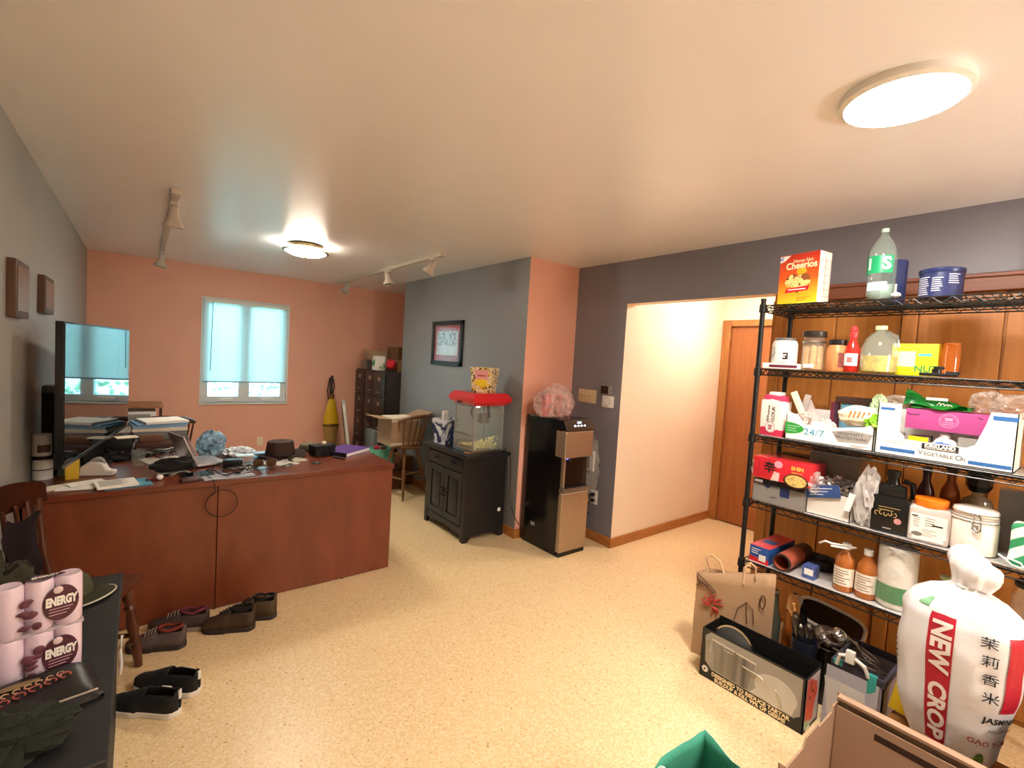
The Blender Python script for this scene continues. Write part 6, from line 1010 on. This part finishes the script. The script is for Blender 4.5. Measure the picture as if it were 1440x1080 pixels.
# bottles, utensils and pots under the lowest shelf
for i, (x, y, h, r_, m_, lb) in enumerate(((2.635, .985, .44, .032, M('grey_green_glass', '#4d4f42', .15), 'grey green glass bottle right of the paper bag'), (2.60, .905, .40, .028, M('amber_glass', '#8a4a1c', .15), 'small amber bottle just right of the paper bag'), (2.665, .905, .445, .03, M('smoke_glass', '#3a3834', .12), 'dark smoky bottle under the brown tube'))):
    t = jar('glass_bottle', lb, 'bottle', x, y, 0, [(0, 0), (r_, 0), (r_, h*.62), (r_*.5, h*.78), (r_*.4, h*.95), (0, h*.95)], m_); lid(t, r_*.48, h*.94, .02, STEEL, 'cap')
uc = thing('utensil_holder', 'dark cup crowded with kitchen utensils behind the cookware carton', 'utensil holder', (2.525, .80, 0)); finish(B().lathe([(0, 0), (.05, 0), (.056, .30), (.052, .30), (.047, .01), (0, .01)], 28), 'cup', M('navy_cup', '#1c2030', .35), uc)
def spoon(nm, lb, mat, p0, p1, w_, ln, grp='utensils in the dark cup', slots=False):
    p0, p1 = Vector(p0), Vector(p1); d = (p1-p0); t = thing(nm, lb, 'utensil', p0, 0, grp); q_ = Vector((0, 0, 1)).rotation_difference(d).to_matrix().to_4x4(); L_ = d.length
    finish(B().tube([(0, 0, 0), (0, 0, L_-ln*.5), (0, 0, L_-ln*.4)], [.006, .006, .008], 8), 'handle', mat, t); h_ = t.children[0]; h_.data.transform(q_)
    bw = finish(B().grid(lambda u, v: (.012*(math.sin(PI*u)*math.sin(PI*v))-.004, w_*(u-.5)*2*math.sin(PI*(.06+.88*v))**.6, L_-ln+ln*v), 10, 12, .003), 'bowl', mat, t); bw.data.transform(q_); return t
spoon('wooden_spoon', 'wooden spoon standing tallest in the dark utensil cup', wood('spoon_wood', '#c98f52', '#d9a266', .5), (2.53, .80, .08), (2.505, .862, .50), .028, .115)
spoon('serving_spoon', 'steel serving spoon in front of the wooden spoon', STEEL, (2.52, .80, .06), (2.49, .835, .43), .02, .09); spoon('serving_spoon', 'steel ladle spoon leaning right in the dark utensil cup', STEEL, (2.53, .79, .06), (2.50, .775, .40), .022, .08); spoon('spatula', 'black plastic spatula at the back of the dark utensil cup', BLK, (2.54, .80, .06), (2.57, .835, .42), .022, .08); spoon('serving_spoon', 'small steel spoon at the front of the dark utensil cup', STEEL, (2.51, .79, .06), (2.485, .805, .385), .014, .06)
wsk = B()
for k in range(5):
    a = PI*k/5; wsk.tube([(.028*math.sin(PI*v)*math.cos(a)*(1-.2*v), .028*math.sin(PI*v)*math.sin(a), .12*v) for v in [i/12 for i in range(13)]], .0015, 5)
wk = thing('whisk', 'wire whisk lying against the right of the utensil cup', 'whisk', (2.53, .745, .29), 0, rot=(R(28), R(-10), 0)); finish(wsk, 'wires', STEEL, wk); finish(B().cyl((0, 0, 0), (0, 0, -.12), .008), 'handle', STEEL, wk)
sp1 = thing('stock_pot', 'dark stock pot under the lowest shelf carrying the white rimmed tray', 'pot', (2.80, .80, 0)); finish(B().lathe([(0, 0), (.11, 0), (.118, .01), (.118, .27), (.112, .27), (.108, .01), (0, .01)], 36), 'body', M('dark_pot', '#26231f', .35, .5), sp1); finish(B().lathe([(.112, .268), (.122, .27), (.12, .277), (.112, .277)], 36), 'rim', STEEL, sp1)
wt = thing('oven_tray', 'black oven tray with thick white rim tilted on the dark stock pot', 'tray', (2.79, .785, .30), 0, rot=(R(12), R(-16), R(8))); ol = lambda r_: [(r_*1.55*abs(math.cos(R(a)))**.6*(1 if math.cos(R(a)) > 0 else -1)*.62, r_*1.5*abs(math.sin(R(a)))**.6*(1 if math.sin(R(a)) > 0 else -1)) for a in range(0, 360, 10)]
finish(B().poly([(p[0], p[1], 0) for p in ol(.092)], (0, 0, .03)), 'pan', M('black_enamel', '#151414', .3), wt); finish(B().tube([(p[0], p[1], .034) for p in ol(.097)], .009, 8, closed=True), 'rim', M('white_enamel', '#e6e0d6', .25), wt); finish(B().box(-.03, .03, .13, .17, .025, .045, bev=.01), 'handle', M('white_enamel'), wt)
def bowl(nm, lb, x, y, z, r_, h, mat, rot): 
    t = thing(nm, lb, 'bowl', (x, y, z), 0, rot=[R(a) for a in rot]); finish(B().lathe([(0, 0), (r_*.5, .002), (r_*.85, h*.5), (r_, h), (r_*.96, h), (r_*.8, h*.5), (r_*.45, .006), (0, .005)], 32), 'body', mat, t); finish(B().lathe([(r_*.96, h-.001), (r_*1.03, h), (r_*1.02, h+.004), (r_*.96, h+.003)], 32), 'rim', mat, t); return t
bs = thing('pot', 'wide dark saucepan on the floor right of the utensil cup', 'pot', (2.665, .645, .315)); 
bs.location = (2.625, .733, 0); finish(B().lathe([(0, 0), (.055, 0), (.06, .008), (.06, .27), (.056, .27), (.052, .01), (0, .01)], 32), 'body', M('dark_pot'), bs); finish(B().lathe([(.056, .268), (.063, .27), (.062, .276), (.056, .276)], 32), 'rim', STEEL, bs)
bowl('steel_bowl', 'shiny steel bowl resting in the dark saucepan beside the utensil cup', 2.62, .735, .277, .062, .05, STEEL, (8, -10, 0)); bowl('steel_bowl', 'small steel measuring cup tipped near the utensil cup', 2.60, .70, .335, .03, .035, CHROME, (30, -30, 0)); bowl('wooden_bowl', 'small reddish brown bowl tipped on its side on the steel bowl', 2.62, .735, .32, .028, .045, M('red_brown_clay', '#6a3524', .5), (50, -50, 0))
# grey tote with teal tabs
GT = M('charcoal_fabric', '#3a3644', .8, bump=.3, bscale=120); TEAL = M('teal_fabric', '#2f9c94', .7)
tg = thing('storage_tote', 'grey fabric tote with dark rim and teal corner tabs holding strainers', 'tote', (2.60, .575, 0)); X0, X1, Y0, Y1, HT = -.14, .14, -.10, .09, .30
# note: sits in front of and partly beneath the lowest shelf
b = B().box(X0, X1, Y0, Y1, 0, .006)
for a in ((X0, X0+.006, Y0, Y1), (X1-.006, X1, Y0, Y1), (X0, X1, Y0, Y0+.006), (X0, X1, Y1-.006, Y1)): b.box(*a, 0, HT)
finish(b, 'body', M('mauve_grey_fabric', '#8a7d80', .8), tg, smooth=0); b = B()
for a in ((X0-.004, X0+.008, Y0-.004, Y1+.004), (X1-.008, X1+.004, Y0-.004, Y1+.004), (X0, X1, Y0-.004, Y0+.008), (X0, X1, Y1-.008, Y1+.004)): b.box(*a, HT-.03, HT+.004, bev=.003)
finish(b, 'rim_band', GT, tg)
for y in (Y1-.02, Y0+.045): finish(B().box(X0-.008, X0+.012, y-.02, y+.012, HT-.085 if y < 0 else HT-.012, HT+.007, bev=.002), 'corner_tab', TEAL, tg)
finish(B().tube([(X0-.006, .07, HT-.01), (X0-.015, .06, HT+.04), (X0-.01, .02, HT+.055), (X0-.008, -.03, HT+.03), (X0-.004, -.045, HT-.01)], .008, 8).box(X0-.02, X0+.004, .005, .04, HT+.02, HT+.075, bev=.008), 'handle', M('white_handle', '#e9e6e0', .4), tg)
def strainer(lb, loc, r_, rot):
    t = thing('strainer', lb, 'strainer', loc, 0, 'strainers in the grey tote', rot=[R(a) for a in rot]); finish(B().tube([(r_*math.cos(R(a)), r_*math.sin(R(a)), 0) for a in range(0, 360, 10)], .0035, 6, closed=True), 'rim', STEEL, t); b = B()
    for k in range(-5, 6):
        x = k*r_/5.5; h = math.sqrt(r_*r_-x*x); b.tube([(x, -h+2*h*i/8, -.5*r_*(1-(x/r_)**2)*math.sin(PI*i/8)) for i in range(9)], .0011, 4).tube([(-h+2*h*i/8, x, -.5*r_*(1-(x/r_)**2)*math.sin(PI*i/8)) for i in range(9)], .0011, 4)
    finish(b, 'mesh', M('dark_mesh', '#4a453f', .4, .6), t); finish(B().tube([(r_, 0, 0), (r_+.08, 0, .004)], .005, 6), 'handle', STEEL, t); return t
strainer('large wire mesh strainer lying in the grey tote with teal tabs', (2.60, .565, .275), .068, (12, -14, 120)); strainer('smaller wire strainer behind the large one in the grey tote', (2.665, .585, .29), .045, (20, -20, 80))
shp = thing('paper_sheaf', 'white printed paper sheet leaning against the front of the grey tote', 'paper', (2.435, .585, 0), 0); finish(B().grid(lambda u, v: (-.0+.018*v+.003*math.sin(5*u), -.095+.19*u, .012+.262*v), 12, 10, .002), 'sheet', M('cool_paper', '#dfdce4', .6), shp); finish(B().grid(lambda u, v: (-.006+.016*v, -.08+.15*u+.03*v, .02+.2*v), 8, 8, .0015), 'front_sheet', PAPER, shp)
# yellow board
solo('cutting_board', B().box(-.006, .006, -.085, .075, 0, .33, bev=.005, mt=Matrix.Rotation(R(9), 4, 'X')), M('bright_yellow_plastic', '#efd01c', .35), 'bright yellow plastic board standing between the grey tote and the rice bag', 'board', (2.508, .392, .175), 0)
# low brown box, rice bag, maroon box
solo('cardboard_box', B().box(-.16, .16, -.19, .18, 0, .165, bev=.004), M('amber_carton', '#8a5a2a', .6), 'low amber brown carton under the bag of rice', 'box', (2.375, .275, 0))
rb = thing('rice_bag', 'large white bag of rice tied at the top with a red NEW CROP stripe', 'rice bag', (2.375, .262, .166), -96)
PR = [(0, .07), (.03, .095), (.1, .125), (.2, .147), (.33, .164), (.46, .172), (.55, .168), (.6, .145), (.635, .1), (.655, .055), (.668, .04), (.69, .055), (.73, .075), (.765, .068), (.785, .045), (.79, .02)]
def rad(z):
    for (a, ra), (c_, rc) in zip(PR, PR[1:]):
        if z <= c_: t = (z-a)/(c_-a); t = t*t*(3-2*t) if False else t; return ra+(rc-ra)*t
    return PR[-1][1]
def bagp(th, z, off=0.):          # th measured from the front (local -Y), positive to the right
    r_ = rad(z)+off; n_ = noise.noise(Vector((2.2*math.sin(th), 2.2*math.cos(th), z*7)))*.010+noise.noise(Vector((6*math.sin(th), 6*math.cos(th), z*5)))*.004*(1+3*max(0, z-.5))
    n_ += .007*math.sin(11*th+2*math.sin(3*th))*max(0, 1-abs(z-.64)/.085)+.004*math.sin(7*th+9*z)*max(0, (z-.69)/.1); k = 1/(abs(math.cos(th))**3+abs(math.sin(th))**3)**(1/3) if z < .6 else 1
    r_ = (r_+n_)*(1+(k-1)*.5); lean = .045*max(0, z-.58)/.2
    sq_ = .78 if z < .6 else (.78+(z-.6)*1.5 if z < .66 else .87)
    return Vector((r_*math.sin(th)+lean*.6*(1 if z > .67 else 1), -r_*math.cos(th)*sq_, z-.028*math.sin(th)*(1 if z > .68 else 0)))
BAGW = M('woven_white_plastic', '#e4e4e8', .35, bump=.12, bscale=40)
bb_ = B(); nz, nt_ = 56, 64; g = [[bb_.b.verts.new(bagp(2*PI*j/nt_, .79*i/nz)) for j in range(nt_)] for i in range(nz+1)]
for i in range(nz):
    for j in range(nt_): bb_.b.faces.new((g[i][j], g[i][(j+1) % nt_], g[i+1][(j+1) % nt_], g[i+1][j]))
bb_.b.faces.new(g[0][::-1]); bb_.b.faces.new(g[-1]); finish(bb_, 'body', BAGW, rb, smooth=60)
def wrapgrid(nm, mat, t0, t1, z0, z1, off=.003, nu=10, nv=30): return finish(B().grid(lambda u, v: bagp(t0+(t1-t0)*u, z0+(z1-z0)*v, off), nu, nv), nm, mat, rb, smooth=60)
BR_ = M('crop_red', '#b81f34', .4); wrapgrid('red_stripe', BR_, R(-18), R(6), .105, .575); wrapgrid('red_stripe', BR_, R(52), R(74), .30, .56)
def wraptext(s, size, mat, th, z, rot=0, nm='lettering', off=.0055, bold=0., sx=1., sy=1., font=None):
    o = text(s, size, mat, rb, (0, 0, 0), (0, 0, 0), nm, ex=0, bold=bold); me = o.data; bm = bmesh.new(); bm.from_mesh(me); bmesh.ops.triangulate(bm, faces=bm.faces[:])
    long_ = [e for e in bm.edges if e.calc_length() > size*.25]; bmesh.ops.subdivide_edges(bm, edges=long_, cuts=2); c_, s_ = math.cos(R(rot)), math.sin(R(rot))
    for v in bm.verts:
        x, y = v.co.x*sx, v.co.y*sy; X_, Y_ = x*c_-y*s_, x*s_+y*c_; v.co = bagp(th+X_/.155, z+Y_, off)
    bm.to_mesh(me); bm.free(); o.location = (0, 0, 0); o.rotation_euler = (0, 0, 0); return o
wraptext('CROP', .072, M('cream_white_ink', '#f2e8e2', .5), R(-6), .225, -90, bold=.003, sx=1.1, sy=.9); wraptext('NEW', .072, M('cream_white_ink'), R(-6), .465, -90, bold=.003, sx=1.1, sy=.9)
for i, c_ in enumerate('茉莉香米'): wraptext(c_, .042, INK, R(34+2*i), .53-.062*i, 0, 'characters', bold=.0002)
wraptext('JASMINE', .03, INK, R(58), .265, 0, bold=.0008); wraptext('MILAGROSA', .019, M('grey_letter', '#5a5856', .6), R(64), .225, 0); wraptext('GẠO THƠM', .027, M('red_ink', '#b0333c', .5), R(54), .175, 0, bold=.0004)
pod = B().grid(lambda u, v: bagp(R(44)+.105*(u-.5)*2*math.sqrt(max(.02, 1-(2*v-1)**2))*.95, .10+.03*(2*v-1)*1.15, .004), 10, 10); finish(pod, 'leaf_badge', M('leaf_badge_green', '#4f7a1e', .5, var=.5, vscale=60), rb, smooth=60); finish(B().grid(lambda u, v: bagp(R(-30)+.25*(u-.5)*(1-v*.5), .585+.03*v, .004), 10, 6), 'green_print', M('pale_leaf', '#7fb48a', .5), rb, smooth=60)
for k in range(4): finish(B().grid(lambda u, v: bagp(R(-62)+.1*u, .40-.022*k+.006*v, .003), 6, 2), 'side_print', M('grey_letter'), rb, smooth=0)
finish(B().tube([bagp(2*PI*k/20, .668, .004) for k in range(20)], .005, 6, closed=True), 'tie', M('tie_string', '#d9d2c8', .6), rb)
mb_ = carton('maroon_box', 'dark maroon box at the right frame edge beside the rice bag', 'box', 2.36, -.035, 0, .2, .3, .47, M('dark_maroon_card', '#4a1f24', .45)); slab(mb_, 'pale_band', M('pale_pink_band', '#c9a8a4', .5), -.1, .1, .29, .34, -.1502)
# open cardboard tray box in the foreground
ob_ = thing('cardboard_box', 'empty open cardboard box in the bottom right foreground', 'box', (1.89, .305, 0), 0)
def corr(): return M('corrugated_card', '#a3846a', .8, var=.05, vscale=9)
X0, X1, Y0, Y1 = -.27, .27, -.25, .25; b = B().box(X0, X1, Y0, Y1, 0, .005)
b.poly([(X1, Y0, 0), (X1, Y1, 0), (X1, Y1, .335), (X1, Y0, .335)], (-.006, 0, 0)); b.poly([(X0, Y0, 0), (X0, Y1, 0), (X0, Y1, .30), (X0, Y0, .30)], (.006, 0, 0))
b.poly([(X0, Y1, 0), (X1, Y1, 0), (X1, Y1, .30), (X1-.06, Y1, .305), (X1-.07, Y1, .285), (X1-.2, Y1, .285), (X1-.21, Y1, .3), (X1-.32, Y1, .3), (X1-.34, Y1, .275), (X0+.06, Y1, .275), (X0, Y1, .32)], (0, -.006, 0)); b.box(X0, X1, Y0, Y0+.006, 0, .30); finish(b, 'walls', corr(), ob_, smooth=0)
finish(B().poly([(X1-.034, Y0, .01), (X1-.034, Y1-.008, .01), (X1-.034, Y1-.008, .30), (X1-.034, Y0, .30)], (.005, 0, 0)).box(X1-.034, X1-.006, Y0, Y1-.008, .325, .335), 'inner_flap', M('corrugated_light', '#ad8f76', .8), ob_, smooth=0)
finish(B().box(X1-.0345, X1-.0335, -.12, .12, .245, .27, bev=.0003), 'hand_slot', M('slot_shadow_card', '#3a2418', .9), ob_, smooth=0)
# teal tote at the bottom edge
tt = thing('reusable_bag', 'teal green fabric bag standing open at the bottom edge of the floor', 'bag', (1.36, .675, 0), -8); TF = M('teal_green_fabric', '#3f9f86', .75, bump=.2, bscale=90)
ring = [(-.15, -.10, .27), (-.05, -.115, .30), (.08, -.11, .29), (.16, -.09, .31), (.165, .0, .30), (.155, .10, .335), (.05, .105, .33), (-.06, .10, .32), (-.15, .09, .28), (-.16, 0, .27)]
b = B(); n = len(ring); lo = [b.b.verts.new((p[0]*.85, p[1]*.8, 0)) for p in ring]; mid = [b.b.verts.new((p[0]*1.02, p[1]*1.04, .17)) for p in ring]; hi = [b.b.verts.new(p) for p in ring]
for a, d in ((lo, mid), (mid, hi)):
    for i in range(n): b.b.faces.new((a[i], a[(i+1) % n], d[(i+1) % n], d[i]))
b.b.faces.new(lo[::-1]); b.sub(3).jitter(.006, 14, 5); finish(b, 'body', TF, tt, solid=.002, smooth=50)
finish(B().tube([(-.12, -.06, .26), (-.13, .0, .33), (-.1, .06, .325), (-.08, .08, .28)], [.014, .016, .016, .014], 8), 'handle', M('pale_teal_webbing', '#a9d0bc', .8), tt)
on('blue_packet', 'pointed blue packet sticking out of the teal bag', 'packet', 1.285, .70, .17, B().poly([(0, -.04, 0), (0, .03, .02), (0, .035, .15), (0, -.01, .12)], (.008, 0, 0)), M('sky_blue_card', '#6ab4e0', .4), (0, 0, 30)); on('black_cloth', 'dark cloth bundle inside the teal bag', 'cloth', 1.38, .675, .04, B().ico((0, 0, .11), (.09, .065, .13), 3, 5, .35, 2.2), M('dark_grey_cloth', '#2f2a2c', .85), smooth=40)

# added fill lamp, unseen behind the camera, brightens ceiling and near objects
fla = thing('added_fill_lamp', 'added unseen white globe lamp in the rear of the room, brightening ceiling and near objects', 'added fill lamp', (2.2, -1.3, 0))
finish(B().lathe([(0, 0), (.14, 0), (.14, .02), (.02, .03), (0, .03)], 32), 'base', WHT, fla); finish(B().cyl((0, 0, .03), (0, 0, 1.5), .012), 'pole', WHT, fla)
finish(B().lathe([(0, 1.5), (.1, 1.53), (.16, 1.63), (.16, 1.7), (.1, 1.8), (0, 1.83)], 36), 'globe_shade', M('added_fill_glow', '#ffffff', .5, emit='#fff5ea', es=22), fla)
hl = thing('ceiling_light', 'added unseen round ceiling light that brightens the side hallway', 'ceiling light', (4.1, 1.9, ZC))  # added light, out of view, brightens the hall wall and door
finish(B().lathe([(0, 0), (.13, 0), (.13, -.02), (0, -.02)], 32), 'housing', WHT, hl); finish(B().lathe([(0, -.06), (.07, -.055), (.115, -.035), (.12, -.02), (0, -.02)], 32), 'diffuser', M('added_hall_glow', '#ffffff', .5, emit='#fff3e4', es=44), hl)
# ---------------------------------------------------------------- outdoors, daylight and exposure
hg = B(); random.seed(31)
for i in range(2600):
    a = Vector((random.uniform(-2.5, 4.5), random.uniform(8.6, 9.6), random.uniform(-.8, 1.55))); dd = Vector((random.uniform(-1, 1), random.uniform(-1, .3), random.uniform(-1, 1))).normalized()*random.uniform(.06, .12); s_ = dd.cross(Vector((.2, 1, .1))).normalized()*dd.length*.35
    q = [hg.b.verts.new(p) for p in (a, a+dd*.5+s_, a+dd, a+dd*.5-s_)]; hg.b.faces.new(q)
hdg = solo('hedge', hg, M('hedge_leaf', '#9cc7a4', .6, var=.5, vscale=3), 'leafy pale green hedge outside the window', 'hedge', smooth=0); hdg['kind'] = 'stuff'
struct('ground', B().box(-8, 10, 6.9, 18, -1.1, -1.0), M('lawn', '#8fb08a', .9))
wd = bpy.data.worlds.new('sky'); S.world = wd; wd.use_nodes = True; bg = wd.node_tree.nodes['Background']; bg.inputs[0].default_value = (.46, .86, 1, 1); bg.inputs[1].default_value = 2.1
po = bpy.data.lights.new('window_portal', 'AREA'); po.shape = 'RECTANGLE'; po.size = 1.0; po.size_y = 1.3; po.cycles.is_portal = True; pl = bpy.data.objects.new('window_portal', po); C.objects.link(pl); pl.location = (1.03, YB+.2, 1.45); pl.rotation_euler = (R(-90), 0, 0)
S.view_settings.view_transform = 'Standard'; S.view_settings.look = 'None'; S.view_settings.gamma = 1; S.view_settings.use_curve_mapping = False; S.view_settings.exposure = 2.0
S.cycles.max_bounces = 10; S.cycles.transparent_max_bounces = 24; S.cycles.diffuse_bounces = 6; S.cycles.glossy_bounces = 4; S.cycles.sample_clamp_indirect = 6
try: S.cycles.use_denoising = True
except Exception: pass
